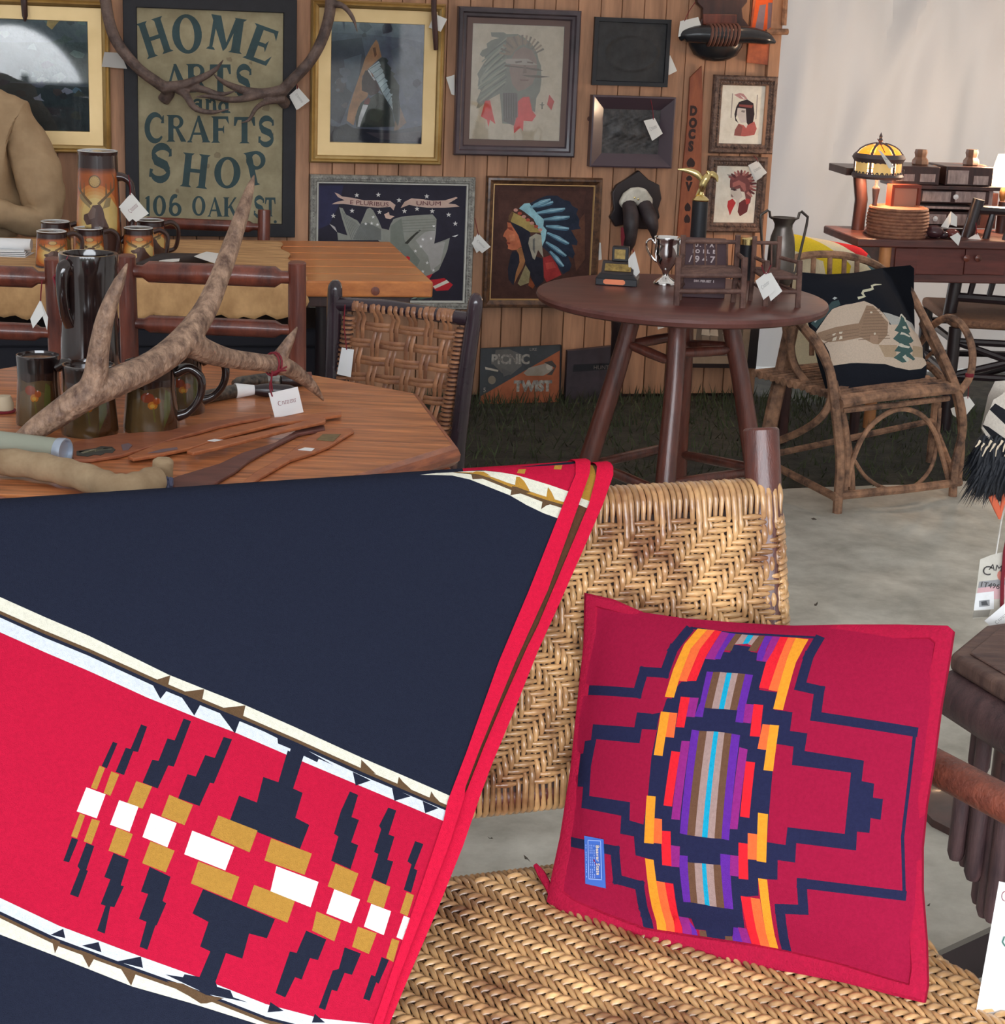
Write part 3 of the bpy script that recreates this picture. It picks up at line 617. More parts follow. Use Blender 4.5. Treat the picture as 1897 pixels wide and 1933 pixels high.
# --- painted shop sign
GLY = {}
def serif(x, y, w_, up=1, t=.07): return [(x - w_ / 2, y), (x + w_ / 2, y), (x + w_ * .28, y + t * up), (x - w_ * .28, y + t * up)]
def arc(cx, cy, rx, ry, a0, a1, w0, w1, n=14):
    pts = []; ws = []
    for i in range(n + 1):
        a = radians(a0 + (a1 - a0) * i / n); pts.append((cx + rx * cos(a), cy + ry * sin(a))); ws.append(w0 + (w1 - w0) * sin(pi * i / n))
    return stroke(pts, ws)
def st(x, w_, y0=0, y1=1): return [[(x - w_ / 2, y0), (x + w_ / 2, y0), (x + w_ / 2, y1), (x - w_ / 2, y1)], serif(x, y0, w_ * 1.75), serif(x, y1, w_ * 1.75, -1)]
def glyph(c):
    """list of polygons in a unit box; holes are marked by a leading None"""
    if c == 'H': return st(.2, .25) + st(.8, .25) + [[(.2, .44), (.8, .44), (.8, .55), (.2, .55)]]
    if c == 'O': return [ell(.5, .5, .49, .5, 28), [None] + ell(.5, .5, .24, .41, 28)]
    if c == '0': return [ell(.5, .5, .47, .5, 24), [None] + ell(.5, .5, .2, .4, 24)]
    if c == 'M': return [[(.1, 0), (.19, 0), (.22, 1), (.1, 1)], serif(.15, 0, .26), [(.02, 1), (.3, 1), (.58, .2), (.5, 0)], [(.5, 0), (.58, .1), (.86, 1), (.72, 1)], [(.72, 0), (.97, 0), (.95, 1), (.72, 1)], serif(.845, 0, .4), serif(.86, 1, .36, -1)]
    if c == 'E': return st(.27, .27) + [[(.27, 0), (.9, 0), (.97, .3), (.8, .11), (.27, .11)], [(.27, 1), (.9, 1), (.93, .72), (.78, .9), (.27, .9)], [(.27, .45), (.62, .45), (.7, .33), (.7, .67), (.62, .56), (.27, .56)]]
    if c == 'A': return [[(.06, 0), (.16, 0), (.5, .9), (.46, 1)], [(.44, 1), (.54, 1), (.96, 0), (.68, 0), (.46, .78)], [(.22, .28), (.72, .28), (.72, .37), (.25, .37)], serif(.11, 0, .24), serif(.82, 0, .4)]
    if c == 'R': return st(.25, .25) + [ell(.5, .74, .36, .26, 20), [None] + ell(.5, .74, .17, .17, 16), [(.12, 0), (.375, 0), (.375, 1), (.12, 1)], [(.45, .5), (.62, .5), (1.0, 0), (.74, 0)]]
    if c == 'P': return st(.25, .25) + [ell(.5, .72, .42, .28, 20), [None] + ell(.52, .72, .19, .18, 16), [(.12, 0), (.375, 0), (.375, 1), (.12, 1)]]
    if c == 'T': return st(.5, .27) + [[(.02, .66), (.1, .66), (.2, .88), (.8, .88), (.9, .66), (.98, .66), (.96, 1), (.04, 1)]]
    if c == 'S': return arc(.52, .74, .36, .25, 20, 200, .1, .22) + stroke([(.18, .7), (.3, .56), (.7, .44), (.82, .3)], [.2, .27, .27, .2]) + arc(.48, .26, .36, .25, 20, -160, .1, .22) + [[(.8, .7), (.93, .72), (.9, .95), (.84, .92)], [(.05, .08), (.12, .06), (.2, .3), (.06, .32)]]
    if c == 'C': return arc(.52, .5, .41, .46, 40, 320, .08, .26, 22) + [[(.78, .66), (.93, .66), (.92, .95), (.85, .9)]]
    if c == 'F': return st(.27, .27) + [[(.27, 1), (.9, 1), (.95, .68), (.78, .9), (.27, .9)], [(.27, .45), (.62, .45), (.7, .33), (.7, .67), (.62, .56), (.27, .56)]]
    if c == 'K': return st(.22, .26) + [[(.3, .44), (.8, 1), (.95, 1), (.42, .42)], [(.42, .5), (.58, .6), (1, 0), (.74, 0)]]
    if c == '1': return [[(.32, 0), (.68, 0), (.68, 1), (.5, 1), (.2, .9), (.2, .84), (.32, .84)]]
    if c == '6': return [ell(.5, .32, .46, .32, 22), [None] + ell(.5, .32, .2, .2, 16)] + arc(.52, .5, .36, .44, 70, 190, .14, .22)
    if c == 'a': return [ell(.45, .36, .42, .38, 18), [None] + ell(.42, .36, .18, .2, 14), [(.6, 0), (1, 0), (.95, .1), (.85, .1), (.85, 1), (.6, 1)]] + arc(.45, .72, .34, .24, 20, 170, .16, .2)
    if c == 'n': return [[(.08, 0), (.34, 0), (.34, 1), (0, 1), (.08, .9)], [(.66, 0), (1, 0), (.92, .7), (.66, .7)]] + arc(.6, .66, .22, .3, 0, 170, .22, .2)
    if c == 'd': return [ell(.42, .36, .42, .38, 18), [None] + ell(.42, .36, .17, .22, 14), [(.58, 0), (1, 0), (.94, .1), (.84, .1), (.84, 1), (.5, 1), (.58, .9)]]
    if c == '.': return [ell(.5, .1, .4, .1, 10)]
    return []
INK, BOARD = (48, 70, 74), (150, 140, 112)
def letters(s, spec):
    out = []
    for c, (cx, cy, w_, h_, rot) in zip(s, spec):
        a = radians(rot)
        for p in glyph(c):
            hole = p[0] is None; p = p[1:] if hole else p
            q = []
            for x, y in p:
                dx, dy = (x - .5) * w_, -(y - .5) * h_
                q.append((cx + dx * cos(a) - dy * sin(a), cy + dx * sin(a) + dy * cos(a)))
            out.append((BOARD if hole else INK, q))
    return out
Lp = letters('HOME', [(865, 210, 150, 205, -18), (1046, 190, 170, 222, -6), (1262, 190, 200, 195, 9), (1462, 250, 165, 205, 20)])
Lp += letters('ARTS', [(985, 440, 150, 165, -4), (1100, 437, 125, 160, -1), (1232, 440, 125, 160, 0), (1362, 452, 100, 160, 3)])
Lp += letters('and', [(1108, 592, 62, 72, 0), (1180, 592, 66, 76, 0), (1255, 586, 70, 92, 0)])
Lp += letters('CRAFTS', [(868, 715, 115, 160, 0), (985, 718, 115, 150, 0), (1112, 722, 130, 150, 0), (1232, 725, 110, 148, 0), (1368, 728, 125, 148, 0), (1490, 735, 100, 150, 0)])
Lp += letters('SHOP', [(900, 912, 135, 190, 4), (1092, 955, 150, 190, 6), (1272, 966, 150, 178, 2), (1440, 938, 130, 190, -12)])
Lp += letters('106OAKST.', [(828, 1152, 50, 112, 0), (892, 1152, 78, 118, 0), (980, 1150, 78, 122, 0), (1112, 1152, 76, 112, 0), (1203, 1158, 84, 108, 0), (1288, 1158, 80, 108, 0), (1450, 1158, 66, 110, 0), (1512, 1158, 62, 106, 0), (1540, 1205, 22, 90, 0)])
quad = ((230, -12), (557, -2), (560, 452), (240, 440)); s0, s1_, z0, z1 = wrect(quad, .025)
sg = thing('shop_sign', 'tall cream painted HOME ARTS and CRAFTS SHOP sign in a black frame', 'sign', W3((s0 + s1_) / 2, z0, .005))
P = lambda x, z, d: W3(s0 + x, z0 + z, .005 + d)
b = MB(); b.moulding(P, s1_ - s0, z1 - z0, [(0, 0), (0, .026), (.05, .026), (.052, .012)]); b.build('frame', mat('sign_frame_paint', rgb(34, 33, 40, 1.1), .6, c2=rgb(24, 23, 29, 1.0), ns=12), sg, world=True, bevel=.002)
D = .005 + .012
o_ = [(BOARD, [(s0 + .04, z0 + .04), (s1_ - .04, z0 + .04), (s1_ - .04, z1 - .04), (s0 + .04, z1 - .04)])]
stn = random.Random(4)
for i in range(10):
    x, y, q = stn.uniform(s0 + .08, s1_ - .08), stn.uniform(z0 + .1, z1 - .1), stn.uniform(.006, .02); o_.append(((128, 116, 92), [(x + q * stn.uniform(.5, 1) * cos(a), y + q * stn.uniform(.5, 1) * sin(a)) for a in (0, .9, 1.8, 2.7, 3.6, 4.5, 5.4)]))
art('board', o_ + [(c, [wall(*q, D) for q in Z(0, 0, 2.964, p)]) for c, p in Lp], lambda u, v: W3(u, v, D), M_sign, sg, k=1.5)
# ================================================================ price tags
def price_tag(q, plane, owner, string=None, back=None, m=None, logo=True, lm=None, name='price_tag', group='white price tags'):
    """q: four pixel corners (top-left, top-right, bottom-right, bottom-left of the print); plane(x, y) -> point"""
    p = [plane(*c) for c in q]
    n = (p[1] - p[0]).cross(p[3] - p[0]).normalized()
    if n.dot(CAM - p[0]) < 0: n = -n
    r = thing(name, 'white price tag ' + owner, 'price tag', sum(p, V()) / 4, group=group)
    m = m or M_white
    def card(nm, pts, off):
        b = MB(); mid = sum(pts, V()) / 4
        a = [pts[0].lerp(pts[1], t) for t in (0, .33, .66, 1)]; c = [pts[3].lerp(pts[2], t) for t in (0, .33, .66, 1)]
        bow = [0, .0012, .0012, 0]
        i0 = b.add([x + n * (off + bow[i]) for i, x in enumerate(a)] + [x + n * (off + bow[i]) for i, x in enumerate(c)])
        i1 = b.add([x + n * (off - .0006 + bow[i]) for i, x in enumerate(a)] + [x + n * (off - .0006 + bow[i]) for i, x in enumerate(c)])
        for i in range(3):
            b.face(i0 + i, i0 + i + 1, i0 + 5 + i, i0 + 4 + i); b.face(i1 + i, i1 + 4 + i, i1 + 5 + i, i1 + i + 1)
            b.face(i0 + i, i1 + i, i1 + i + 1, i0 + i + 1); b.face(i0 + 4 + i, i0 + 5 + i, i1 + 5 + i, i1 + 4 + i)
        b.face(i0, i0 + 4, i1 + 4, i1); b.face(i0 + 3, i1 + 3, i1 + 7, i0 + 7)
        b.build(nm, m, r, world=True)
    card('card', p, 0)
    if back: card('back_leaf', [plane(*c) for c in back], -.004)
    if string:
        pts = [plane(*c) + n * .002 for c in string]
        b = MB(); b.tube(bez(pts, 4), .0016, 5); b.build('string', M_string, r, world=True)
    if logo:
        A = lambda u, v: p[0].lerp(p[1], u).lerp(p[3].lerp(p[2], u), v) + n * .0018
        b = MB()
        def bars(polys):
            for pl in polys: a = b.add([A(x, y) for x, y in pl]); b.face(*range(a, a + len(pl)))
        bars(stroke([(.26 + .055 * cos(t), .47 - .09 * sin(t)) for t in (.8, 1.5, 2.2, 2.9, 3.6, 4.3, 5.0, 5.5)], .018))
        for i in range(9):
            x = .345 + i * .055; bars([[(x, .41), (x + .014, .41), (x + .014, .54), (x, .54)]])
            if i % 3 != 1: bars([[(x, .41), (x + .04, .41), (x + .04, .43), (x, .43)]])
            if i % 2: bars([[(x, .52), (x + .04, .52), (x + .04, .54), (x, .54)]])
        b.build('printed_name', lm or M_greyprint, r, world=True, rec=False, smooth=False)
    return r
def onwall(off): return lambda x, y: onp(x, y, WP + WN * off, WN)
def atY(Y): return lambda x, y: aty(x, y, Y)

# ================================================================ things hung on the boards, with depth
M_antler = mat('brown_antler', rgb(104, 86, 78, 1.5), .6, c2=rgb(58, 46, 44, 1.4), ns=7, stretch=(3, 3, 3), bump=.5, bs=50)
def antler(name, label, chains, m, vox=.004, group=None, fn=None):
    b = MB(); first = None
    for pts, rs in chains:
        q = [fn(*p) for p in pts]
        if first is None: first = q[0]
        b.tube(bez(q, 5), lerps(rs, 5), 10)
    o = b.build(name, m); recenter(o, first)
    md = o.modifiers.new('join', 'REMESH'); md.mode = 'VOXEL'; md.voxel_size = vox; md.use_smooth_shade = True
    return tag(o, label, 'antler', group)
WO = lambda x, y, d: onp(x, y, WP + WN * d, WN)
antler('elk_antler', 'brown elk antler hung across the left half of the shop sign', [
    ([(215, -140, .05), (198, -60, .08), (199, 0, .1), (216, 70, .12), (258, 126, .13), (300, 158, .11), (318, 172, .07), (308, 190, .05)], [.014, .02, .022, .022, .021, .022, .026, .024]),
    ([(305, 165, .1), (345, 160, .12), (385, 145, .14), (408, 130, .15), (422, 112, .17)], [.022, .019, .014, .009, .002]),
    ([(335, 168, .1), (350, 178, .13), (368, 204, .16), (400, 212, .17), (436, 205, .19)], [.018, .016, .012, .009, .002]),
    ([(345, 165, .1), (380, 168, .14), (415, 178, .16), (448, 171, .19)], [.017, .014, .01, .002]),
    ([(205, -30, .09), (180, -60, .12), (160, -70, .16)], [.016, .011, .002])], M_antler, fn=WO)
antler('elk_antler', 'brown elk antler curving from the shop sign over the teepee painting', [
    ([(585, -140, .05), (612, -60, .08), (624, 0, .1), (614, 58, .12), (588, 112, .13), (548, 156, .12), (528, 180, .08), (540, 198, .05)], [.014, .02, .022, .022, .021, .022, .025, .022]),
    ([(535, 170, .11), (500, 176, .12), (465, 172, .13), (432, 160, .15), (412, 148, .17), (402, 138, .18)], [.022, .02, .017, .012, .007, .002]),
    ([(500, 176, .12), (462, 186, .15), (430, 188, .17), (395, 182, .18), (365, 183, .2)], [.018, .014, .012, .009, .002]),
    ([(535, 186, .1), (505, 192, .13), (484, 204, .16), (470, 226, .18), (455, 232, .19)], [.018, .012, .009, .007, .002]),
    ([(622, 5, .1), (648, 12, .14), (666, 34, .17), (675, 62, .2)], [.016, .011, .008, .002])], M_antler, fn=WO)
price_tag([(197, 98), (228, 100), (240, 130), (192, 126)], onwall(.06), 'half hidden by the left wall antler', m=mat('greyed_paper', (.55, .53, .5, 1), .7), logo=False)
price_tag([(563, 165), (585, 190), (562, 207), (546, 180)], onwall(.09), 'dangling by the sign from the right wall antler', string=[(552, 148), (560, 160), (562, 168)], back=[(556, 172), (572, 196), (560, 208), (547, 184)])
b = MB(); b.tube([WO(819, -40, .07), WO(819, 20, .07), WO(822, 70, .07), WO(823, 94, .06)], [.012, .011, .011, .009], 8)
o = b.build('carved_club', M_dark); recenter(o, WO(819, -40, .07)); tag(o, 'slim dark wooden club hung over the right edge of the teepee painting', 'club')
price_tag([(820, 26), (844, 36), (832, 60), (809, 52)], onwall(.055), 'tucked behind the slim dark club', logo=False)
b = MB(); b.tube([WO(45, -60, .07), WO(45, 0, .07), WO(47, 30, .07), WO(47, 40, .065)], [.014, .013, .011, .004], 8)
o = b.build('carved_club', M_dark); recenter(o, WO(45, -60, .07)); tag(o, 'tip of a dark rod hung over the mirrored landscape painting', 'club')
price_tag([(842, 146), (858, 141), (858, 180), (852, 178)], onwall(.012), 'peeping from the left edge of the dark-framed print', logo=False)
price_tag([(1265, 104), (1278, 134), (1262, 142), (1260, 110)], onwall(.01), 'peeping out beside the black relief panel', logo=False)
price_tag([(1215, 228), (1236, 223), (1251, 252), (1231, 266)], onwall(.065), 'lying over the deep sloping frame', string=[(1228, 188), (1232, 210), (1233, 226)])
price_tag([(902, 440), (926, 466), (910, 478), (890, 460)], onwall(.05), 'between the eagle embroidery and the profile portrait', string=[(896, 412), (900, 430), (903, 444)], back=[(896, 446), (912, 468), (900, 478), (892, 462)])
price_tag([(1128, 458), (1134, 458), (1136, 490), (1124, 492)], onwall(.02), 'edge-on at the right of the profile portrait', logo=False)
price_tag([(1412, 312), (1430, 303), (1448, 326), (1428, 340)], onwall(.06), 'on the red headdress print', string=[(1422, 294), (1428, 300), (1430, 306)], back=[(1414, 318), (1426, 312), (1440, 334), (1426, 343)])

# wrapped black horns on a carved plaque
r = thing('horn_mount', 'polished black horns wrapped with cord on a carved brown plaque', 'horns', WO(1355, 60, 0))
b = MB(); pl = [(1306, -30), (1312, 6), (1322, 16), (1322, 34), (1308, 52), (1314, 60), (1398, 62), (1412, 52), (1398, 34), (1396, 16), (1406, 4), (1410, -30)]
b.prism([WO(x, y, .004) for x, y in pl], WN * .03); b.build('plaque', M_dark, r, world=True, bevel=.004)
b = MB(); b.prism([WO(x, y, .034) for x, y in ((1326, 26), (1390, 27), (1390, 48), (1326, 47))], WN * .008); b.build('plaque_block', M_logred, r, world=True, bevel=.003)
hb = MB(); hp = bez([WO(1284, 76, .08), WO(1292, 68, .08), WO(1320, 65, .09), WO(1360, 66, .1), WO(1410, 66, .09), WO(1445, 72, .08), WO(1463, 80, .07)], 6)
hb.tube(hp, lerps([.006, .026, .036, .038, .034, .026, .006], 6), 16); hb.build('horn', mat('black_horn', (.012, .013, .016, 1), .22, c2=(.03, .03, .035, 1), ns=6), r, world=True)
b = MB(); b.lathe([(0, -.105), (.05, -.1), (.09, -.08), (.112, -.045), (.12, -.01), (.115, .0)], 24, M=basis(WO(1352, 66, .02), WX, WN, ZZ), ey=.55)
b.build('horn_bowl', mat('black_horn', None), r, world=True)
b = MB()
for i in range(8):
    x = 1338 + i * 7.2; p = WO(x, 66, .092); b.tube([p + (ZZ * sin(a) * .041 + WN * cos(a) * .041) + WX * .003 * sin(a * 2) for a in [j * pi / 7 for j in range(-7, 8)]], .0065, 6)
b.build('cord_wrap', mat('leather_cord', rgb(92, 58, 48, 1.4), .6), r, world=True)
price_tag([(1284, 40), (1318, 32), (1325, 53), (1280, 70)], onwall(.09), 'tied to the wrapped black horns', string=[(1312, 4), (1300, 22), (1292, 40)], logo=False)

# twig frame with an orange picture
r = thing('twig_framed_picture', 'orange picture in a crossed-twig frame at the top of the corner board', 'picture', WO(1440, 120, 0))
b = MB(); b.prism([WO(x, y, .006) for x, y in ((1422, -20), (1480, -20), (1463, 124), (1408, 118))], WN * .012); b.build('panel', mat('orange_panel', rgb(176, 92, 56, 1.6), .5, c2=rgb(120, 56, 36, 1.3), ns=10), r, world=True)
D = .0185
art('print', [((196, 84, 44), [wall(*q, D) for q in ((1428, -10), (1476, -10), (1462, 62), (1418, 60))]), ((120, 104, 112), [wall(*q, D) for q in ((1434, 10), (1446, 8), (1440, 60), (1424, 60))]), ((110, 92, 100), [wall(*q, D) for q in ((1450, 5), (1460, 5), (1456, 50), (1448, 58))])], lambda u, v: W3(u, v, D), M_print, r, k=1.5)
for q, rr_ in ((((1484, -60), (1482, 0), (1479, 48)), .012), (((1446, 61), (1465, 60), (1487, 60)), .0125), (((1404, -30), (1500, -28)), .012)):
    b = MB(); b.tube([WO(x, y, .035) for x, y in q], rr_, 8); b.build('twig', M_bark, r, world=True)

# tall pointed board lettered DOCS
Pq = [(1323, 124), (1301, 146), (1296, 230), (1286, 330), (1276, 450), (1330, 452), (1322, 320), (1325, 200)]
r = thing('pointed_board', 'narrow pointed reddish board lettered DOCS, behind the tall trophy', 'sign', WO(1300, 450, 0))
b = MB(); b.prism([WO(x, y, .004) for x, y in Pq], WN * .012); b.build('board', mat('red_board', rgb(146, 82, 52, 1.4), .55, c2=rgb(110, 56, 38, 1.3), ns=5, stretch=(4, 4, 1)), r, world=True, bevel=.002)
M_burn = mat('burnt_letter', rgb(44, 24, 24, 1.2), .7)
for c, (x, y), sz in (('D', (1309, 210), .05), ('O', (1308, 233), .05), ('C', (1306, 254), .05), ('S', (1304, 277), .054), ('V', (1300, 353), .046)):
    s, z = wall(x, y, .0165); text(c, sz, basis(W3(s, z, .0165), WX, ZZ, WN), M_burn, r, sx=.8, bold=.0035)
D = .0166; b = MB()
for x, y, a, c in ((1304, 308, 8, 9), (1301, 337, 6, 5), (1298, 392, 6, 8), (1297, 414, 6, 8)):
    i0 = b.add([WO(x + a * cos(t), y + c * sin(t) * (1 + .2 * sin(3 * t)), D) for t in [k * pi / 6 for k in range(12)]]); b.face(*range(i0, i0 + 12))
b.build('worn_letters', M_burn, r, world=True)

# skull cap and horns on a shield
Q = (1080, 280, 3.952)
r = thing('horned_skull_plaque', 'white skull cap with dark drooping horns on a black shield plaque', 'trophy mount', WO(1196, 380, 0))
b = MB(); b.prism([WO(x, y, .003) for x, y in Z(*Q, [(485, 160), (560, 230), (640, 270), (655, 370), (630, 450), (642, 510), (600, 570), (560, 600), (480, 595), (400, 560), (310, 580), (268, 510), (300, 450), (285, 330), (320, 270), (400, 220)])], WN * .024); b.build('shield', M_near, r, world=True, bevel=.004)
b = MB(); sk = Z(*Q, [(375, 330), (430, 292), (485, 286), (540, 297), (588, 370), (595, 405), (560, 440), (500, 455), (470, 410), (430, 420), (372, 450), (337, 405)])
b.prism([WO(x, y, .03) for x, y in sk], WN * .03); b.build('skull_cap', mat('bone', rgb(205, 200, 188, 1.4), .6, c2=rgb(170, 164, 150, 1.3), ns=15), r, world=True, bevel=.012, seg=4)
b = MB()
for x, y in Z(*Q, [(465, 368), (492, 380)]): b.lathe([(.004, 0), (.004, .004), (0, .005)], 8, M=basis(WO(x, y, .06), WX, ZZ, WN))
b.build('screw', M_brass, r, world=True)
for pts, rs in (([(425, 425, .07), (440, 520, .12), (435, 620, .13), (425, 700, .12), (415, 770, .1)], [.03, .034, .03, .028, .012]), ([(540, 425, .07), (580, 520, .12), (605, 600, .13), (608, 680, .12)], [.03, .032, .022, .004])):
    b = MB(); b.tube(bez([WO(*Z(*Q, [(x, y)])[0], d) for x, y, d in pts], 5), lerps(rs, 5), 12); b.build('horn', mat('grey_horn', rgb(62, 52, 54, 1.3), .5, c2=rgb(36, 30, 32, 1.2), ns=18), r, world=True)
b = MB(); b.tube([WO(*Z(*Q, [(x, y)])[0], .15) for x, y in ((372, 590), (378, 660), (372, 740))], [.006, .01, .003], 6, sq=.4); b.build('red_ribbon', M_string, r, world=True)

# ================================================================ signs and a photograph leaning at the foot of the wall
Q = (880, 620, 5.928); D = .1
def leaner(name, label, quad, th, m, cat='sign'):
    r = thing(name, label, cat, WO(*quad[3], D)); b = MB(); b.prism([WO(x, y, D - th) for x, y in quad], WN * th); b.build('board', m, r, world=True, bevel=.0015); return r
r = leaner('picnic_twist_sign', 'worn black and orange PICNIC TWIST tobacco sign standing in the grass', [(906, 657), (1058, 650), (1056, 760), (904, 764)], .02, M_black)
D2 = D + .001
gg = [((58, 62, 66), [wall(*q, D2) for q in ((907, 658), (1057, 651), (1055, 759), (905, 763))])] + [(c, [wall(*q, D2) for q in Z(*Q, p)]) for c, p in (
    ((150, 84, 54), [(1050, 245), (1050, 825), (150, 845), (160, 760)]),
    ((92, 90, 88), [(330, 240), (480, 230), (640, 300), (620, 420), (500, 520), (400, 500), (300, 400)]), ((84, 84, 84), [(390, 440), (520, 500), (420, 540)]),
    ((140, 132, 122), [(640, 500), (700, 440), (860, 400), (900, 380), (960, 390), (970, 470), (860, 530), (680, 530)]), ((164, 156, 146), ell(930, 425, 38, 42, 14)),
    ((66, 60, 58), [(870, 380), (960, 360), (1010, 420), (960, 520), (900, 520), (990, 440)]), ((122, 112, 98), ell(288, 577, 44, 48, 14)), ((172, 164, 152), [(210, 430), (360, 465), (355, 485), (215, 458)]))]
art('face', gg, lambda u, v: W3(u, v, D2), M_sign, r, k=1.5)
def wtext(s, x, y, size, parent, d, m, **k):
    u, v = wall(*Z(*Q, [(x, y)])[0], d); return text(s, size, basis(W3(u, v, d), WX, ZZ, WN), m, parent, **k)
M_worn = mat('worn_white_letter', rgb(170, 164, 154, 1.3), .7, c2=rgb(96, 92, 88, 1.2), ns=50)
wtext('PICNIC', 495, 350, .055, r, D2 + .0006, M_worn, sx=.92, bold=.0022); wtext('TWIST', 745, 650, .058, r, D2 + .0006, M_worn, sx=.92, bold=.004); wtext('LIKE', 750, 235, .016, r, D2 + .0006, M_worn); wtext('5', 205, 690, .026, r, D2 + .0006, M_worn)
r = leaner('dark_tin_sign', 'dark purple tin sign lettered HUNTER leaning right of the PICNIC sign', [(1068, 660), (1166, 650), (1162, 760), (1063, 764)], .03, mat('purple_tin', rgb(62, 52, 58, 1.3), .5, c2=rgb(44, 36, 42, 1.2), ns=9))
Q = (880, 620, 5.928); wtext('HUNTER', 1545, 438, .024, r, D + .001, mat('faded_letter', rgb(112, 104, 98, 1.1), .8))
b = MB(); i0 = b.add([WO(*q, D + .0008) for q in ((1083, 688), (1160, 685), (1158, 697), (1081, 702))]); b.face(0, 1, 2, 3); b.build('dark_band', M_black, r, world=True)
D = .06
r = leaner('framed_photograph', 'old sepia photograph in a dark frame leaning under the round table', [(1300, 585), (1434, 586), (1424, 694), (1288, 692)], .02, M_near, 'photograph')
D2 = D + .001
ph = [((140, 124, 108), [(1306, 590), (1420, 591), (1410, 687), (1296, 686)]), ((92, 84, 78), [(1318, 596), (1406, 596), (1398, 672), (1310, 672)])]
for x, y in ((1332, 620), (1348, 621), (1392, 622), (1372, 618)): ph += [((176, 168, 156), [(x - 8, y + 12), (x - 7, y + 2), (x, y - 2), (x + 7, y + 2), (x + 8, y + 14)]), ((160, 146, 132), ell(x, y - 6, 4, 5, 8)), ((60, 54, 52), [(x - 5, y - 9), (x, y - 13), (x + 5, y - 9)]), ((120, 110, 100), [(x - 7, y + 14), (x + 7, y + 14), (x + 6, y + 36), (x - 6, y + 36)])]
art('photo', [(c, [wall(*q, D2) for q in p]) for c, p in ph], lambda u, v: W3(u, v, D2), M_print, r, k=1.5)
b = MB(); b.tube(bez([WO(1168, 590, .3), WO(1167, 620, .3), WO(1160, 655, .28), WO(1156, 700, .26), WO(1155, 745, .25)], 4), lerps([.034, .03, .016, .01, .007], 4), 10)
o = b.build('tapered_pole', M_near); recenter(o, WO(1155, 745, .25)); tag(o, 'black tapering pole leaning behind the left leg of the round table', 'pole')
price_tag([(1239, 606), (1262, 604), (1266, 614), (1242, 622)], onwall(.3), 'hanging below the round table top near its front leg', logo=False)
# ================================================================ round log table
TC = V((.52, 5.588, 0)); TZ = .75
rt = thing('round_table', 'round dark-stained table on four splayed log legs', 'table', TC)
b = MB(); b.lathe([(.0, .72), (.425, .72), (.44, .726), (.445, .738), (.442, .747), (.436, .75), (0, .75)], 64); b.build('tabletop', mat('dark_tabletop', rgb(104, 62, 56, 1.15), .36, c2=rgb(84, 46, 42, 1.1), ns=3, stretch=(1.5, 8, 1)), rt, ang=30)
ang = [radians(a) for a in (186, 262, 356, 80)]
lt = [V((.14 * cos(a), .14 * sin(a), .72)) for a in ang]; lb = [V((.315 * cos(a), .315 * sin(a), 0)) for a in ang]
for p, q in zip(lt, lb):
    b = MB(); b.tube(bez([p, p.lerp(q, .3) + V((.004, 0, 0)), p.lerp(q, .65), q], 4), lerps([.027, .029, .031, .033], 4), 14); b.build('leg', M_log, rt)
for z0 in (.6, .22):
    t_ = 1 - z0 / .72
    for i in range(4):
        a, c = lt[i].lerp(lb[i], t_), lt[(i + 1) % 4].lerp(lb[(i + 1) % 4], t_); c = c + V((0, 0, -.03 + .02 * (i % 2))); d = (c - a).normalized() * .024
        b = MB(); b.tube([a + d, a + d * 1.8, a.lerp(c, .5), c - d * 1.8, c - d], [.008, .0145, .016, .0145, .008], 10); b.build('stretcher', M_log, rt)
b = MB(); b.lathe([(.0, .69), (.17, .69), (.17, .72), (0, .72)], 24); b.build('top_block', M_dark, rt)

# ---- trophy with plaques
p, h, mp = stand(1165, 536, 485, TZ)
r = thing('stepped_trophy', 'black stepped trophy base with brass and copper plaques, left on the round table', 'trophy', p, radians(-8))
b = MB(); b.box((-.065, -.045, 0), (.065, .05, .022)); n = b.add([(-.065, -.045, .022), (.065, -.045, .022), (.065, .05, .022), (-.065, .05, .022), (-.052, -.03, .034), (.052, -.03, .034), (.052, .05, .034), (-.052, .05, .034)])
for q in ((0, 1, 5, 4), (1, 2, 6, 5), (2, 3, 7, 6), (3, 0, 4, 7), (4, 5, 6, 7)): b.face(*[n + i for i in q])
b.build('base', M_black, r, bevel=.002)
b = MB(); b.prism([(-.05, -.03, .034), (-.05, .03, .034), (-.05, .03, .07), (-.05, .005, .07)], (.1, 0, 0)); b.build('sloped_block', M_near, r, bevel=.0015)
b = MB(); b.box((-.022, .005, .07), (.03, .045, .115)); b.build('upper_block', M_black, r, bevel=.002)
sl = basis((0, -.0135, .0525), (1, 0, 0), (0, .035, .036))
b = MB(); b.box((-.04, -.014, 0), (.042, .014, .0015), sl); b.build('brass_plaque', mat('worn_brass', rgb(176, 148, 84, 1.2), .45, metal=.5, c2=rgb(110, 90, 56, 1.1), ns=60), r)
b = MB(); b.prism([(x, -.0458, z) for x, z in ((-.034, .004), (.022, .004), (.028, .008), (.028, .016), (.022, .02), (-.034, .02), (-.04, .016), (-.04, .008))], (0, -.0012, 0)); b.build('copper_plaque', mat('copper', rgb(206, 120, 84, 1.3), .45, metal=.4), r)
b = MB(); b.box((-.014, .0035, .078), (.02, .005, .108)); b.build('small_plaque', mat('worn_brass', None), r)
price_tag([(1188, 486), (1198, 474), (1208, 514), (1198, 525)], atY(p.y - .02), 'leaning on the stepped trophy', string=[(1194, 470), (1196, 476)], back=[(1186, 490), (1192, 480), (1194, 508), (1187, 526)], logo=False)
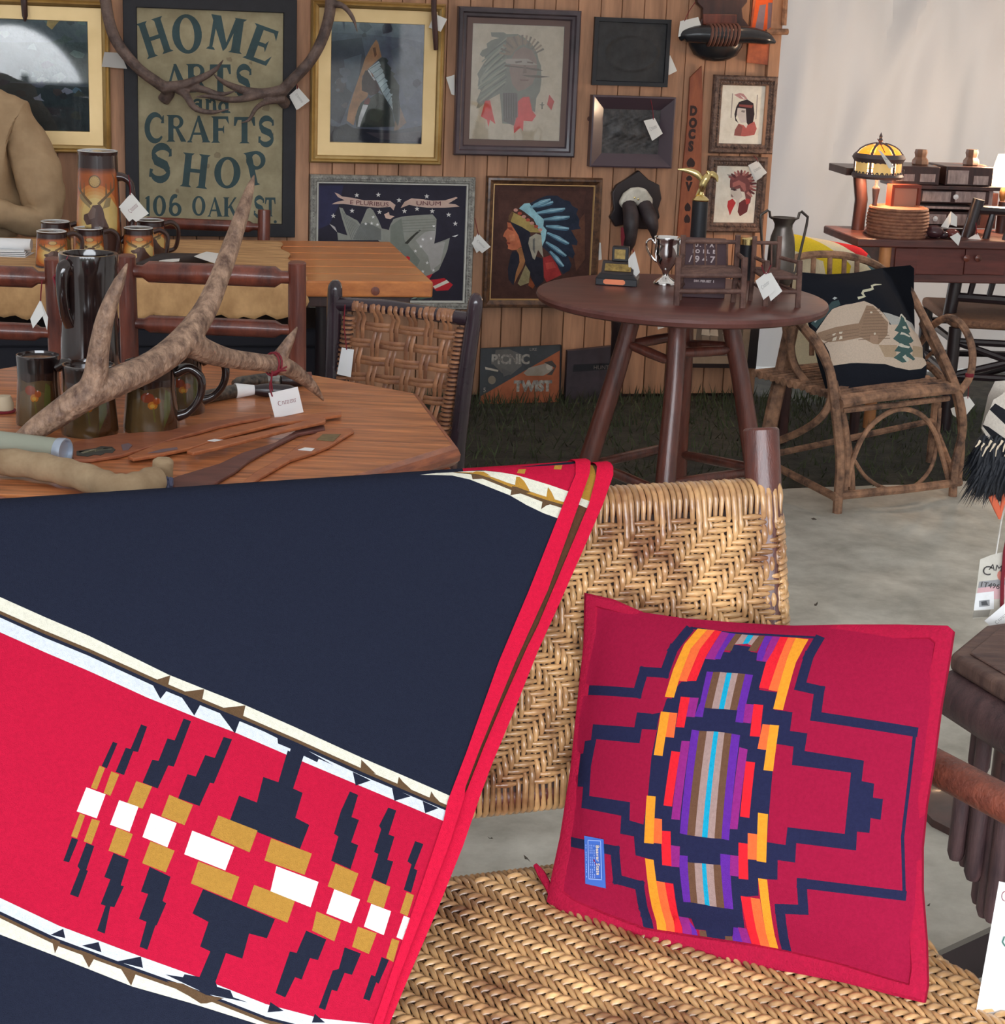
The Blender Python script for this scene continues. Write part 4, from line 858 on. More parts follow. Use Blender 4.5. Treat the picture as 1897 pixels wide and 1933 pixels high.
# ---- silver loving cup
p, h, mp = stand(1255, 537, 447, TZ)
r = thing('silver_cup', 'polished silver loving cup standing between trophy and doll bench', 'cup', p)
k = h / .16
b = MB(); b.lathe([(x * k, z * k) for x, z in ((0, 0), (.04, 0), (.041, .006), (.034, .014), (.014, .026), (.009, .034), (.012, .04), (.012, .044), (.02, .055), (.036, .08), (.042, .105), (.041, .135), (.043, .15), (.046, .156), (.045, .16), (.041, .156), (.038, .13), (.038, .1), (.02, .062), (0, .055))], 36); b.build('bowl', M_silver, r, ang=60)
for sx in (-1, 1):
    b = MB(); b.tube(bez([(sx * x * k, 0, z * k) for x, z in ((.041, .135), (.055, .15), (.07, .14), (.066, .115), (.05, .09), (.032, .075))], 5), .0035, 8); b.build('handle', M_silver, r)
# ---- tall column trophy with eagle
p = TC + V((.05, .18, TZ)); p = onz(1312, 530, TZ); 
r = thing('eagle_trophy', 'tall black column trophy topped by a gold eagle', 'trophy', p)
zt = aty(1318, 372, p.y).z - TZ; zf = aty(1318, 318, p.y).z - TZ; rr2 = 15 * mpp(p)
b = MB(); b.box((-.05, -.04, 0), (.05, .04, .03)); b.build('base', M_black, r, bevel=.002)
b = MB(); b.lathe([(rr2, .03), (rr2, zt - .012)], 24); b.build('column', M_black, r)
b = MB(); b.lathe([(rr2, zt - .012), (rr2 * 1.08, zt - .008), (rr2 * .8, zt), (.008, zt + .008), (.006, zt + .018)], 24); b.build('gold_collar', M_brass, r)
b = MB(); z = zt + .018; k = (zf - zt - .012) / .085
b.tube(bez([(0, 0, z - .002), (.003, 0, z + .02 * k), (.012, 0, z + .045 * k), (.02, 0, z + .062 * k), (.012, -.004, z + .07 * k)], 4), lerps([.006, .013, .014, .009, .003], 4), 10)
for s, q in ((-1, ((0, 0, .04), (-.02, 0, .06), (-.05, .004, .07), (-.078, .006, .072))), (1, ((.01, 0, .045), (.03, 0, .06), (.045, .004, .05), (.05, .004, .035)))):
    b.tube(bez([(x, y, z + w_ * k) for x, y, w_ in q], 4), lerps([.008, .011, .008, .002], 4), 8, sq=.35)
b.tube([(0, 0, z + .015 * k), (-.01, 0, z - .005), (-.016, 0, z - .015)], [.007, .005, .002], 6)
b.build('eagle_figure', M_brass, r)
# ---- second column trophy behind the doll bench
p = onz(1405, 528, TZ); r = thing('column_trophy', 'short black column trophy with a gold band between doll bench and doll chair', 'trophy', p)
z1 = aty(1405, 450, p.y).z - TZ; z2 = aty(1405, 461, p.y).z - TZ
b = MB(); b.lathe([(.024, 0), (.024, z2)], 20); b.build('column', M_black, r)
b = MB(); b.lathe([(.0255, z2), (.0255, z1), (.02, z1 + .004), (0, z1 + .004)], 20); b.build('gold_band', M_brass, r)
# ---- pewter vase with tall handles
p = onz(1470, 537, TZ); r = thing('pewter_vase', 'dull pewter vase with two tall angular handles at the back of the round table', 'vase', p)
h = aty(1470, 410, p.y).z - TZ; mp = mpp(p); q = lambda px_: px_ * mp
M_pew = mat('pewter', rgb(112, 104, 98, 1.0), .34, metal=.85, c2=rgb(84, 76, 72, 1), ns=10)
b = MB(); b.lathe([(0, 0), (q(20), 0), (q(24), .01), (q(26), h * .25), (q(25), h * .55), (q(22), h * .72), (q(17), h * .84), (q(17), h * .9), (q(24), h), (q(22), h), (q(15), h * .9), (q(15), h * .8), (0, h * .7)], 28); b.build('body', M_pew, r, ang=60)
for s in (-1, 1):
    b = MB(); b.tube([(s * q(21), 0, h * .98), (s * q(26), 0, h * 1.0), (s * q(28), 0, h * 1.08), (s * q(31), 0, h * 1.1), (s * q(44), 0, h * 1.02), (s * q(43), 0, h * .9), (s * q(30), 0, h * .2), (s * q(25), 0, h * .16)], q(2.6), 8); b.build('handle', M_pew, r)
# ---- doll bench and doll chair made of twigs
M_twig = mat('brown_twig', rgb(104, 76, 66, 1.5), .65, c2=rgb(66, 44, 40, 1.4), ns=25, bump=.5, bs=90)
def tw(pts, rad, r, nm='twig', n=8): b = MB(); b.tube(pts, rad, n); return b.build(nm, M_twig, r, world=True)
Yb = onz(1330, 583, TZ).y
def doll(name, label, fl, fr, top, seat, bl, br, btop, nsp, rad):
    """pixel columns of the front posts and back posts"""
    yf = onz(fl[0], fl[1], TZ).y; fd = .1
    r = thing(name, label, 'doll furniture', (aty((fl[0] + fr[0]) / 2, fl[1], yf).x, yf, TZ))
    A = lambda x, y: aty(x, y, yf); B = lambda x, y: aty(x, y, yf + fd)
    yb = lambda Y: Y
    for x, y in (fl, fr):
        t0 = A(x, y); t0.z = TZ; tw([t0, A(x + 2, (y + top) / 2), A(x + 4, top)], rad * 1.15, r, 'front_post')
    for x in (bl, br):
        t0 = B(x, btop); tw([V((t0.x, t0.y, TZ)), V((t0.x + .002, t0.y, TZ + .08)), t0], rad, r, 'back_post')
    for y in seat: tw([A(fl[0], y), A(fr[0], y)], rad * .9, r, 'front_rail')
    for y in (btop + 12, (btop + seat[0]) / 2 + 22): tw([B(bl, y), B(br, y + 1)], rad * .75, r, 'back_rail')
    for i in range(nsp):
        x = bl + (br - bl) * (i + 1) / (nsp + 1); tw([B(x, btop + 12), B(x, (btop + seat[0]) / 2 + 22)], rad * .36, r, 'spindle')
    for x, x2 in ((fl[0], bl), (fr[0], br)): tw([A(x + 3, top + 4), B(x2, top - 6)], rad * .8, r, 'arm'); tw([A(x, seat[0]), B(x2, seat[0] - 12)], rad * .8, r, 'side_rail'); tw([A(x, seat[-1]), B(x2, seat[-1] - 14)], rad * .6, r, 'side_rail')
    for i in range(6):
        f = (i + .5) / 6; tw([A(fl[0], seat[0] - 2).lerp(B(bl, seat[0] - 14), f), A(fr[0], seat[0] - 2).lerp(B(br, seat[0] - 14), f)], rad * .6, r, 'seat_twig')
    return r, yf
_, yfb = doll('doll_bench', 'brown twig doll bench with lettered plaques seen behind its slats', (1277, 576), (1402, 576), 486, (520, 550), 1290, 1393, 444, 4, .0085)
doll('doll_chair', 'small brown twig doll chair at the right of the doll bench', (1444, 578), (1506, 576), 492, (524, 551), 1425, 1472, 446, 2, .0075)
# lettered box seen through the bench
D_ = yfb + .16; p0 = aty(1291, 530, D_); 
r = thing('lettered_box', 'dark maroon award box with pale lettering standing behind the doll bench', 'box', (aty(1335, 500, D_).x, D_, TZ))
xl, xr = aty(1287, 500, D_).x, aty(1372, 500, D_).x; zt = aty(1330, 454, D_).z
b = MB(); b.box((xl, D_, TZ), (xr, D_ + .07, zt)); b.build('box', mat('maroon_box', rgb(66, 42, 48, 1.4), .5), r, world=True, bevel=.002)
M_pl = mat('pale_letter', rgb(200, 186, 186, 1.2), .7)
for s, x, y, sz in (('U .  P  A', 1329, 463, .015), ('LO  F L  E', 1329, 475, .015), ('/ 9 4 7', 1325, 490, .027), ('LIGHTWEIGHT', 1325, 511, .0085), ('DIV. PER SET  1', 1329, 531, .0085)):
    text(s, sz, basis(aty(x, y, D_ - .0008), (1, 0, 0), (0, 0, 1)), M_pl, r, sx=1.1, bold=.0007)
price_tag([(1426, 530), (1448, 513), (1463, 548), (1441, 566)], atY(yfb - .03), 'hanging from the arm of the doll chair', string=[(1437, 500), (1441, 512), (1447, 516), (1455, 500)], back=[(1440, 520), (1456, 515), (1477, 550), (1455, 569)])

# ================================================================ bent willow armchair
FL = onz(1580, 972, 0); FR = onz(1800, 940, 0); AX = (FR - FL).normalized(); AY = V((-AX.y, AX.x, 0))
wc = thing('willow_chair', 'bent willow armchair with looped arms and a hooped front', 'chair', (FL + FR) / 2)
def cf(x, y, d): return onp(x, y, FL + AY * d, AY)
def wt(pts, rad, nm='bent_stick', n=8, k=5):
    q = bez([cf(*p) for p in pts], k); rs = lerps(rad, k) if isinstance(rad, list) else rad
    b = MB(); b.tube(q, rs, n); return b.build(nm, M_bark, wc, world=True)
wt([(1580, 974, 0), (1582, 940, 0), (1586, 870, 0), (1580, 800, 0), (1574, 750, 0), (1566, 700, .02), (1548, 660, .06), (1522, 625, .14), (1500, 600, .25)], .016, 'front_leg')
wt([(1592, 930, .02), (1598, 860, .02), (1590, 790, .02), (1578, 740, .02)], .014, 'front_leg')
wt([(1608, 925, .04), (1604, 860, .04), (1590, 780, .03), (1574, 720, .04)], .012, 'front_leg')
wt([(1798, 942, 0), (1802, 880, 0), (1817, 810, 0), (1810, 750, 0), (1790, 695, .08), (1760, 632, .2), (1724, 562, .34), (1700, 520, .42)], .015, 'front_leg')
wt([(1808, 915, .03), (1815, 850, .03), (1812, 790, .03), (1800, 735, .05), (1775, 680, .14), (1740, 610, .28)], .012, 'front_leg')
wt([(1586, 762, 0), (1640, 752, 0), (1690, 746, 0), (1750, 740, 0), (1806, 734, 0)], .017, 'seat_rail')
wt([(1590, 775, .01), (1690, 764, .01), (1790, 752, .01)], .01, 'seat_rail')
wt([(1572, 937, 0), (1640, 930, 0), (1720, 922, 0), (1812, 910, 0)], .015, 'lower_rail')
wt([(1600, 918, .02), (1606, 880, .02), (1630, 822, .02), (1662, 788, .02), (1700, 772, .02), (1738, 783, .02), (1764, 815, .02), (1778, 860, .02), (1790, 905, .02)], .009, 'front_hoop')
wt([(1612, 868, .04), (1632, 898, .04), (1660, 918, .04), (1692, 925, .04), (1728, 916, .04), (1756, 885, .04), (1768, 840, .04), (1774, 770, .04)], .007, 'front_hoop')
wt([(1758, 616, .3), (1780, 602, .2), (1806, 604, .12), (1828, 634, .06), (1836, 672, .03), (1830, 712, .01), (1812, 740, 0)], .013, 'arm_loop')
wt([(1514, 616, .2), (1540, 640, .1), (1562, 684, .04), (1570, 730, .02), (1564, 766, .02), (1545, 792, .06), (1510, 815, .16), (1470, 832, .28)], .013, 'arm_loop')
wt([(1500, 600, .3), (1492, 640, .3), (1500, 690, .3), (1535, 740, .2)], .014, 'arm_brace')
wt([(1730, 686, .3), (1755, 692, .25), (1776, 712, .15), (1792, 736, .04)], .014, 'arm_brace')
wt([(1484, 530, .46), (1486, 500, .46), (1505, 486, .46), (1545, 480, .46), (1590, 482, .46), (1635, 492, .46), (1668, 510, .46), (1700, 545, .44), (1716, 600, .4), (1724, 680, .36)], .0135, 'back_hoop')
wt([(1484, 530, .46), (1482, 600, .42), (1492, 680, .4), (1500, 730, .4)], .0135, 'back_hoop')
for x, y in ((1536, 481), (1567, 481), (1594, 483), (1618, 488)): wt([(x, y, .46), (x - 2, y + 60, .44), (x - 4, y + 190, .38)], .009, 'spindle')
wt([(1734, 656, .36), (1762, 622, .3)], .006, 'spindle'); wt([(1734, 688, .36), (1768, 658, .24)], .006, 'spindle'); wt([(1724, 660, .38), (1760, 618, .3)], .01, 'spindle')
wt([(1497, 602, .42), (1476, 700, .42), (1458, 780, .42), (1440, 868, .42)], .026, 'back_leg')
bp = cf(1768, 760, .42); b = MB(); b.tube([V((bp.x, bp.y, 0)), bp], .018, 8); b.build('back_leg', M_bark, wc, world=True)
for dd in (.0, .42): pass
b = MB(); b.tube([cf(1576, 938, .01), onp(1440, 868, FL + AY * .42, AY)], .014, 8); b.build('lower_rail', M_bark, wc, world=True)
b = MB(); q = cf(1440, 868, .42); b.tube([V((q.x, q.y, .1)), V((bp.x, bp.y, .16))], .012, 8); b.build('lower_rail', M_bark, wc, world=True)
for x_, q in ((1806, bp),): b = MB(); b.tube([cf(1806, 912, .01), V((q.x, q.y, .14))], .012, 8); b.build('lower_rail', M_bark, wc, world=True)
s0_, s1_ = cf(1588, 756, 0), cf(1806, 730, 0)
for i in range(15):
    f = .012 + i * .031; b = MB(); b.tube(bez([s0_ + AY * f + ZZ * .004, (s0_ + s1_) / 2 + AY * f + ZZ * (.006 + .003 * sin(i * 7)), s1_ + AY * f], 3), .0125 + .002 * sin(i * 5), 8); b.build('seat_stick', M_bark, wc, world=True)
price_tag([(1828, 748), (1840, 764), (1822, 786), (1816, 750)], lambda x, y: cf(x, y, .08), 'tied low on the right loop of the willow chair', string=[(1834, 708), (1828, 728), (1826, 752)], back=[(1796, 772), (1808, 766), (1806, 788), (1800, 784)], logo=False)
b = MB(); p = cf(1830, 708, .01); b.lathe([(.0145, -.006), (.0155, 0), (.0145, .006)], 10, c=p); b.build('red_tie', M_string, wc, world=True)

# ---- pillow with a log cabin
Q = (1490, 500, 7.296)
zb0 = cf(1650, 738, .1)
PBL, PBR, PTL, PTR = cf(1566, 742, .09), cf(1738, 722, .12), cf(1503, 518, .4), cf(1716, 506, .4)
pn = (PBR - PBL).cross(PTL - PBL).normalized(); pn = pn if pn.dot(CAM - PBL) > 0 else -pn
px_ = ((PBR - PBL) + (PTR - PTL)).normalized(); py_ = pn.cross(px_)
def pcoord(x, y): p = onp(x, y, PBL, pn) - PBL; return p.dot(px_), p.dot(py_)
def cushion(O, X, Y, Nn, cen, hw, hh, thick):
    def f(u, v):
        a, c = (u - cen[0]) / hw, (v - cen[1]) / hh
        e = max(0, 1 - abs(a) ** 2.4) ** .55 * max(0, 1 - abs(c) ** 2.4) ** .55
        return O + X * u + Y * v + Nn * thick * e
    return f
cc = [pcoord(x, y) for x, y in ((1506, 515), (1716, 506), (1737, 742), (1570, 748))]
cen = ((cc[0][0] + cc[1][0] + cc[2][0] + cc[3][0]) / 4, (cc[0][1] + cc[1][1] + cc[2][1] + cc[3][1]) / 4)
hw, hh = .19, .2
edge = [pcoord(*q) for q in ((1504, 514), (1560, 520), (1610, 518), (1660, 510), (1712, 506), (1719, 512), (1719, 560), (1722, 640), (1736, 700), (1738, 735), (1700, 742), (1640, 745), (1590, 742), (1562, 745), (1545, 690), (1522, 600))]
cush = cushion(PBL, px_, py_, pn, cen, hw * 1.12, hh * 1.1, .055)
KP = [((150, 150, 146), [(1130, 790), (1200, 800), (1300, 830), (1400, 850), (1500, 870), (1620, 885), (1740, 940), (1700, 980), (1250, 975)]), ((172, 156, 140), [(365, 920), (440, 770), (490, 700), (560, 680), (640, 665), (720, 660), (880, 628), (1000, 685), (1130, 800), (1210, 912), (1220, 960), (1330, 955), (1700, 970), (1740, 1200), (1730, 1370), (1760, 1385), (1805, 1440), (1720, 1510), (1550, 1535), (1350, 1505), (1200, 1465), (1000, 1450), (850, 1430), (590, 1392), (540, 1200), (480, 1090), (380, 1000)]),
      ((150, 130, 108), [(1080, 1225), (1330, 1230), (1330, 1390), (1180, 1380)]), ((150, 132, 110), [(1560, 1230), (1735, 1220), (1728, 1370), (1560, 1370)]),
      ((130, 108, 90), [(910, 690), (1000, 705), (1130, 860), (1200, 930), (1190, 1100), (1080, 1222), (1010, 1210), (850, 1120), (640, 1130), (520, 1100), (450, 1040), (380, 990), (380, 940), (810, 930)])]
for q in range(11): y = 740 + q * 40; KP.append(((112, 92, 78), [(900 - q * 8, y), (1090 + q * 14, y), (1090 + q * 14, y + 10), (900 - q * 8, y + 10)]))
for q in range(3): y = 1000 + q * 40; KP.append(((112, 92, 78), [(470, y), (820, y), (820, y + 9), (470, y + 9)]))
KP += [((178, 168, 152), [(525, 1010), (560, 1010), (550, 1035), (530, 1035)]), ((178, 168, 152), [(590, 1005), (630, 1010), (620, 1035), (595, 1030)]), ((178, 168, 152), [(540, 1060), (575, 1055), (570, 1100), (535, 1095)]), ((178, 168, 152), [(605, 1060), (630, 1065), (635, 1100), (600, 1100)]),
       ((178, 168, 152), ell(970, 790, 18, 14, 8)), ((178, 168, 152), ell(1022, 1080, 14, 16, 8)), ((140, 116, 98), [(965, 1100), (1070, 1105), (1070, 1215), (1010, 1205), (965, 1180)]),
       ((60, 82, 80), [(1400, 830), (1440, 835), (1490, 950), (1530, 1040), (1500, 1060), (1575, 1160), (1540, 1190), (1500, 1200), (1570, 1300), (1520, 1330), (1610, 1400), (1580, 1420), (1500, 1380), (1430, 1370), (1490, 1440), (1430, 1450), (1300, 1390), (1390, 1320), (1300, 1310), (1370, 1210), (1270, 1150), (1350, 1060), (1285, 1040), (1350, 950)]),
       ((172, 170, 158), [(1355, 880), (1390, 800), (1410, 790), (1470, 840), (1478, 900), (1455, 900), (1440, 850), (1400, 820), (1375, 860)]), ((172, 170, 158), [(1405, 980), (1450, 960), (1478, 1000), (1420, 1010)]),
       ((172, 170, 158), [(1365, 1090), (1390, 1055), (1440, 1065), (1530, 1100), (1510, 1118), (1430, 1090)]), ((172, 170, 158), [(1345, 1240), (1380, 1205), (1440, 1230), (1525, 1245), (1500, 1268), (1400, 1258)]), ((172, 170, 158), [(1420, 1380), (1460, 1350), (1520, 1420), (1490, 1440)]),
       ((56, 72, 74), [(480, 600), (560, 590), (580, 660), (480, 700), (440, 760), (370, 880), (290, 810), (400, 700)]), ((150, 156, 156), [(485, 560), (510, 540), (545, 560), (510, 580)]), ((150, 156, 156), [(285, 735), (340, 680), (350, 690), (300, 750)]), ((150, 156, 156), [(335, 790), (400, 685), (415, 695), (350, 800)])]
for p in stroke([(800, 585), (840, 575), (890, 560), (865, 515), (885, 480), (960, 465), (1015, 445), (1010, 400), (1060, 380), (1155, 368)], [40, 34, 40, 34, 36, 40, 36, 34, 28, 10]): KP.append(((176, 174, 152), p))
r = thing('cabin_pillow', 'black pillow with a snowy log cabin and pine tree on the willow chair', 'pillow', (PBL + PBR) / 2)
us = [e[0] for e in edge]; vs_ = [e[1] for e in edge]
gl = [((min(us) + (max(us) - min(us)) * i / 10, min(vs_) - .01), (min(us) + (max(us) - min(us)) * i / 10, max(vs_) + .01)) for i in range(11)] + [((min(us) - .01, min(vs_) + (max(vs_) - min(vs_)) * i / 10), (max(us) + .01, min(vs_) + (max(vs_) - min(vs_)) * i / 10)) for i in range(11)]
art('front', [((26, 28, 34), edge)] + [(c, [pcoord(*q) for q in Z(*Q, p)]) for c, p in KP], cush, M_wool, r, lines=gl, smooth=True, k=1.7)
cb = cushion(PBL, px_, py_, -pn, cen, hw * 1.12, hh * 1.1, .05)
art('back', [((26, 28, 34), edge)], cb, M_wool, r, lines=gl, smooth=True)

# ---- bright striped blanket behind the willow chair
bl = thing('striped_blanket', 'folded cream blanket with yellow, red and green stripes behind the willow chair', 'blanket', cf(1575, 470, .78))
y0 = cf(1575, 470, .8).y
def blk(u, v):
    # u along, v around the fold
    a = aty(1488, 440, y0 + .02); c = aty(1662, 462, y0 + .12); ax = (c - a); p = a + ax * u
    side = V((-ax.y, ax.x, 0)).normalized(); R_ = .075 * (1 - .55 * max(0, (u - .75) / .25) ** 2)
    dr = -.02 * u - .05 * max(0, (u - .7) / .3) ** 2
    if v < .5: th = pi * v; return p + side * (-R_ * sin(th)) * 1 + ZZ * (R_ * cos(th) - .075 + dr)
    return p + side * (-R_ + .01 * sin(u * 12)) + ZZ * (-.075 + dr - (v - .5) * .9)
def blk2(u, v): return blk(u, v)
BC = [((206, 190, 160), [(-.0, -.5), (1, -.5), (1, 1), (0, 1)]), ((228, 176, 50), [(0, .0), (.12, .0), (.55, .42), (.62, .5), (.5, .8), (.3, .5), (0, .42)]), ((190, 44, 50), [(.36, -.12), (.5, -.06), (.86, -.02), (.84, .12), (.76, .36), (.6, .22), (.48, .06)]), ((70, 92, 96), [(.86, .06), (.94, .2), (.9, .5), (.78, .42), (.78, .3)]), ((70, 92, 96), [(.86, .62), (1, .6), (1, .7), (.86, .72)]), ((150, 40, 48), [(.52, .58), (.66, .56), (.66, .7), (.5, .7)])]
def bmap(u, v):
    v2 = v
    if v2 < 0:
        a = blk(u, 0); c = blk(u, .5); e = c - a; return V((2 * a.x - blk(u, -v2).x, 2 * a.y - blk(u, -v2).y, blk(u, -v2).z))
    return blk(u, v2)
art('cloth', BC, bmap, M_wool, bl, lines=[((i / 14, -.5), (i / 14, 1)) for i in range(1, 14)] + [((0, -.5 + j * .05), (1, -.5 + j * .05)) for j in range(1, 30)], smooth=True, k=1.55)
b = MB(); a, c = aty(1490, 505, y0 + .02), aty(1655, 520, y0 + .11)
b.tube([a, c], .022, 8)
for q in (a.lerp(c, .08), a.lerp(c, .9)): b.tube([V((q.x, q.y, 0)), q], .02, 8)
b.build('hanging_rail', M_dark, bl, world=True)
# ================================================================ rustic desk by the tent wall
DF = onz(1640, 450, .76); DX = V((cos(radians(9)), sin(radians(9)), 0)); DYv = V((-DX.y, DX.x, 0))
def dk(x, y, d): return onp(x, y, DF + DYv * d, DYv)
M_desk = mat('desk_wood', rgb(88, 46, 40, 1.5), .45, c2=rgb(56, 30, 28, 1.3), ns=4, stretch=(1, 6, 6), coat=.15)
M_maple = mat('pale_log', rgb(176, 124, 78, 1.5), .5, c2=rgb(150, 98, 60, 1.4), ns=6)
M_birch = mat('birch_bark', rgb(150, 132, 126, 1.7), .7, c2=rgb(112, 96, 92, 1.6), ns=18, stretch=(4, 4, 1))
dL = (dk(1616, 443, 0) - DF).dot(DX); 
dr = thing('desk', 'long dark rustic desk with a birch-panelled gallery against the tent wall', 'desk', DF + DX * .5 - ZZ * .76, radians(9))
O = DX * 0
def L(x, y, d): p = dk(x, y, d) - (DF + DX * .5 - ZZ * .76); return V((p.dot(DX), p.dot(DYv), p.z))
xl = dL - .5; xr = 1.0
b = MB(); b.box((xl, -.02, .728), (xr, .4, .76)); b.build('desktop', M_desk, dr, bevel=.006)
zb = L(1700, 534, 0).z; x0 = L(1664, 480, .02).x
b = MB(); b.box((x0, .02, zb), (xr, .38, .728)); b.build('case', M_desk, dr, bevel=.004)
for x1, x2 in ((1690, 1726), (1730, 1815), (1822, 1893)):
    a, c = L(x1, 466, .02), L(x2, 522, .02); b = MB(); b.box((a.x, .008, c.z + .006), (c.x, .02, a.z - .002)); b.build('drawer_front', mat('drawer_red', rgb(92, 44, 38, 1.5), .45, c2=rgb(70, 34, 30, 1.3), ns=4, stretch=(1, 6, 6)), dr, bevel=.003)
for x in (1823, 1845):
    a = L(x, 487, 0); b = MB(); b.lathe([(.006, 0), (.012, .012), (.014, .02), (0, .026)], 10, M=basis((a.x, .008, a.z), (1, 0, 0), (0, 0, 1), V((0, -1, 0)))); b.build('knob', M_logred, dr)
for x, y in ((L(1674, 500, 0).x, .03), (L(1674, 500, 0).x, .35), (xr - .06, .03), (xr - .06, .35)):
    b = MB(); b.tube([(x, y, 0), (x + .002, y, .4), (x, y, .73)], .024, 10); b.build('leg', M_maple, dr)
# gallery
def gbox(nm, x1, y1, x2, y2, d0, d1, m, bev=.002):
    d0 -= .12; d1 -= .12
    a, c = L(x1, y1, d0), L(x2, y2, d0); b = MB(); b.box((a.x, d0, c.z), (c.x, d1, a.z)); return b.build(nm, m, dr, bevel=bev)
a = L(1619, 430, .28); t_ = L(1622, 326, .28)
b = MB(); b.tube([(a.x, .28, .76), (a.x + .004, .28, .88), (t_.x, .28, t_.z)], .026, 10); b.build('gallery_post', M_dark, dr)
a = L(1890, 430, .28); b = MB(); b.tube([(a.x, .28, .76), (a.x, .28, t_.z - .1)], .022, 10); b.build('gallery_post', M_dark, dr)
gbox('gallery_shelf', 1598, 317, 1706, 334, .34, .56, M_dark)
gbox('gallery_shelf', 1700, 349, 1888, 361, .34, .58, M_dark)
def drawer(x1, y1, x2, y2, d0, panels, knob=None):
    d0 -= .12
    a, c = L(x1, y1, d0), L(x2, y2, d0); b = MB(); b.box((a.x, d0, c.z), (c.x, d0 + .2, a.z)); bx = b.build('gallery_drawer', M_dark, dr, bevel=.003)
    for q in panels:
        p, s = L(q[0], q[1], d0), L(q[2], q[3], d0); b = MB(); b.box((p.x, d0 - .004, s.z), (s.x, d0 + .001, p.z)); b.build('birch_panel', M_birch, bx)
    if knob: p = L(*knob, d0); b = MB(); b.lathe([(.005, 0), (.01, .008), (.011, .016), (0, .022)], 10, M=basis((p.x, d0 - .004, p.z), (1, 0, 0), (0, 0, 1), V((0, -1, 0)))); b.build('knob', mat('glass_knob', (.85, .84, .82, 1), .15), bx)
drawer(1688, 313, 1772, 350, .36, [(1692, 328, 1725, 342), (1737, 328, 1764, 344)])
drawer(1787, 314, 1872, 352, .36, [(1790, 321, 1826, 348), (1838, 332, 1864, 349)])
gbox('gallery_back', 1724, 361, 1878, 432, .5, .56, M_dark)
gbox('birch_post', 1727, 356, 1736, 386, .37, .4, M_birch, .001)
gbox('birch_post', 1862, 360, 1872, 392, .37, .4, M_birch, .001)
drawer(1737, 358, 1866, 386, .36, [(1742, 361, 1793, 381), (1804, 361, 1858, 383)], (1801, 371))
gbox('birch_rail', 1744, 389, 1843, 396, .36, .5, M_birch, .001)
drawer(1744, 399, 1850, 426, .36, [(1749, 404, 1784, 423), (1790, 404, 1840, 426)], (1762, 412))
for x in (1760, 1772): gbox('pale_block', x - 6, 313, x + 6, 350, .46, .5, M_maple)
gbox('pale_block', 1843, 312, 1860, 330, .48, .54, M_maple)
# two turned blocks standing on the gallery
for nm, lab, x, yb, yt in (('turned_block', 'waisted wooden block on the left gallery drawer of the desk', 1736, 314, 282), ('turned_block', 'waisted wooden block on the right gallery drawer of the desk', 1832, 315, 282)):
    p = dk(x, yb, .32); h = dk(x, yt, .32).z - p.z; mp = mpp(p)
    b = MB(); b.lathe([(0, 0), (12 * mp, 0), (16 * mp, h * .16), (15 * mp, h * .38), (10.5 * mp, h * .55), (11 * mp, h * .66), (12.5 * mp, h * .8), (11 * mp, h), (0, h)], 8)
    o = b.build(nm, mat('waisted_block', rgb(120, 88, 68, 1.3), .5, c2=rgb(84, 58, 46, 1.2), ns=8), ang=30); o.location = p; tag(o, lab, 'ornament', 'wooden blocks on the desk gallery')
# frame glowing in the lamp light, box and basket
p = dk(1698, 394, .2); a = dk(1671, 346, .2); c = dk(1724, 392, .2)
r = thing('small_cabinet', 'small square frame with reddish edges and pale front behind the basket', 'frame', V((p.x, p.y, .76)), radians(13))
X = c.x - a.x; hz = a.z - .76; b = MB(); b.moulding(lambda x, z, d: V((x - X / 2, -d, z)), X, hz, [(0, 0), (0, .05), (.012, .05), (.014, .04)]); b.build('frame', mat('red_frame', rgb(110, 50, 36, 1.0), .45), r)
b = MB(); b.box((-X / 2 + .012, -.041, .012), (X / 2 - .012, -.01, hz - .012)); b.build('panel', mat('pale_panel', rgb(160, 124, 108, .9), .6), r)
p = dk(1692, 441, .1); r = thing('coiled_basket', 'wide brown coiled basket on the desk', 'basket', V((p.x, p.y, .76))); mp = mpp(p); R_ = 56 * mp; hb_ = dk(1692, 390, .1).z - .76
M_bask = mat('basket_brown', rgb(134, 92, 70, 1.5), .75, c2=rgb(98, 62, 48, 1.4), ns=40, rnd=.06)
b = MB(); b.lathe([(0, .002), (R_ * .9, .002), (R_ * .93, hb_ * .9), (R_ * .9, hb_ * .96), (0, hb_ * .97)], 36); b.build('body', M_bask, r)
nc = 9
for i in range(nc):
    z = hb_ * (i + .5) / nc; ru = R_ * (.93 + .06 * sin(pi * (i + .5) / nc)); b = MB()
    b.tube([(ru * cos(t), ru * sin(t), z) for t in [k * 2 * pi / 40 for k in range(41)]], hb_ / nc * .55, 6, cap=False); b.build('coil', M_bask, r)
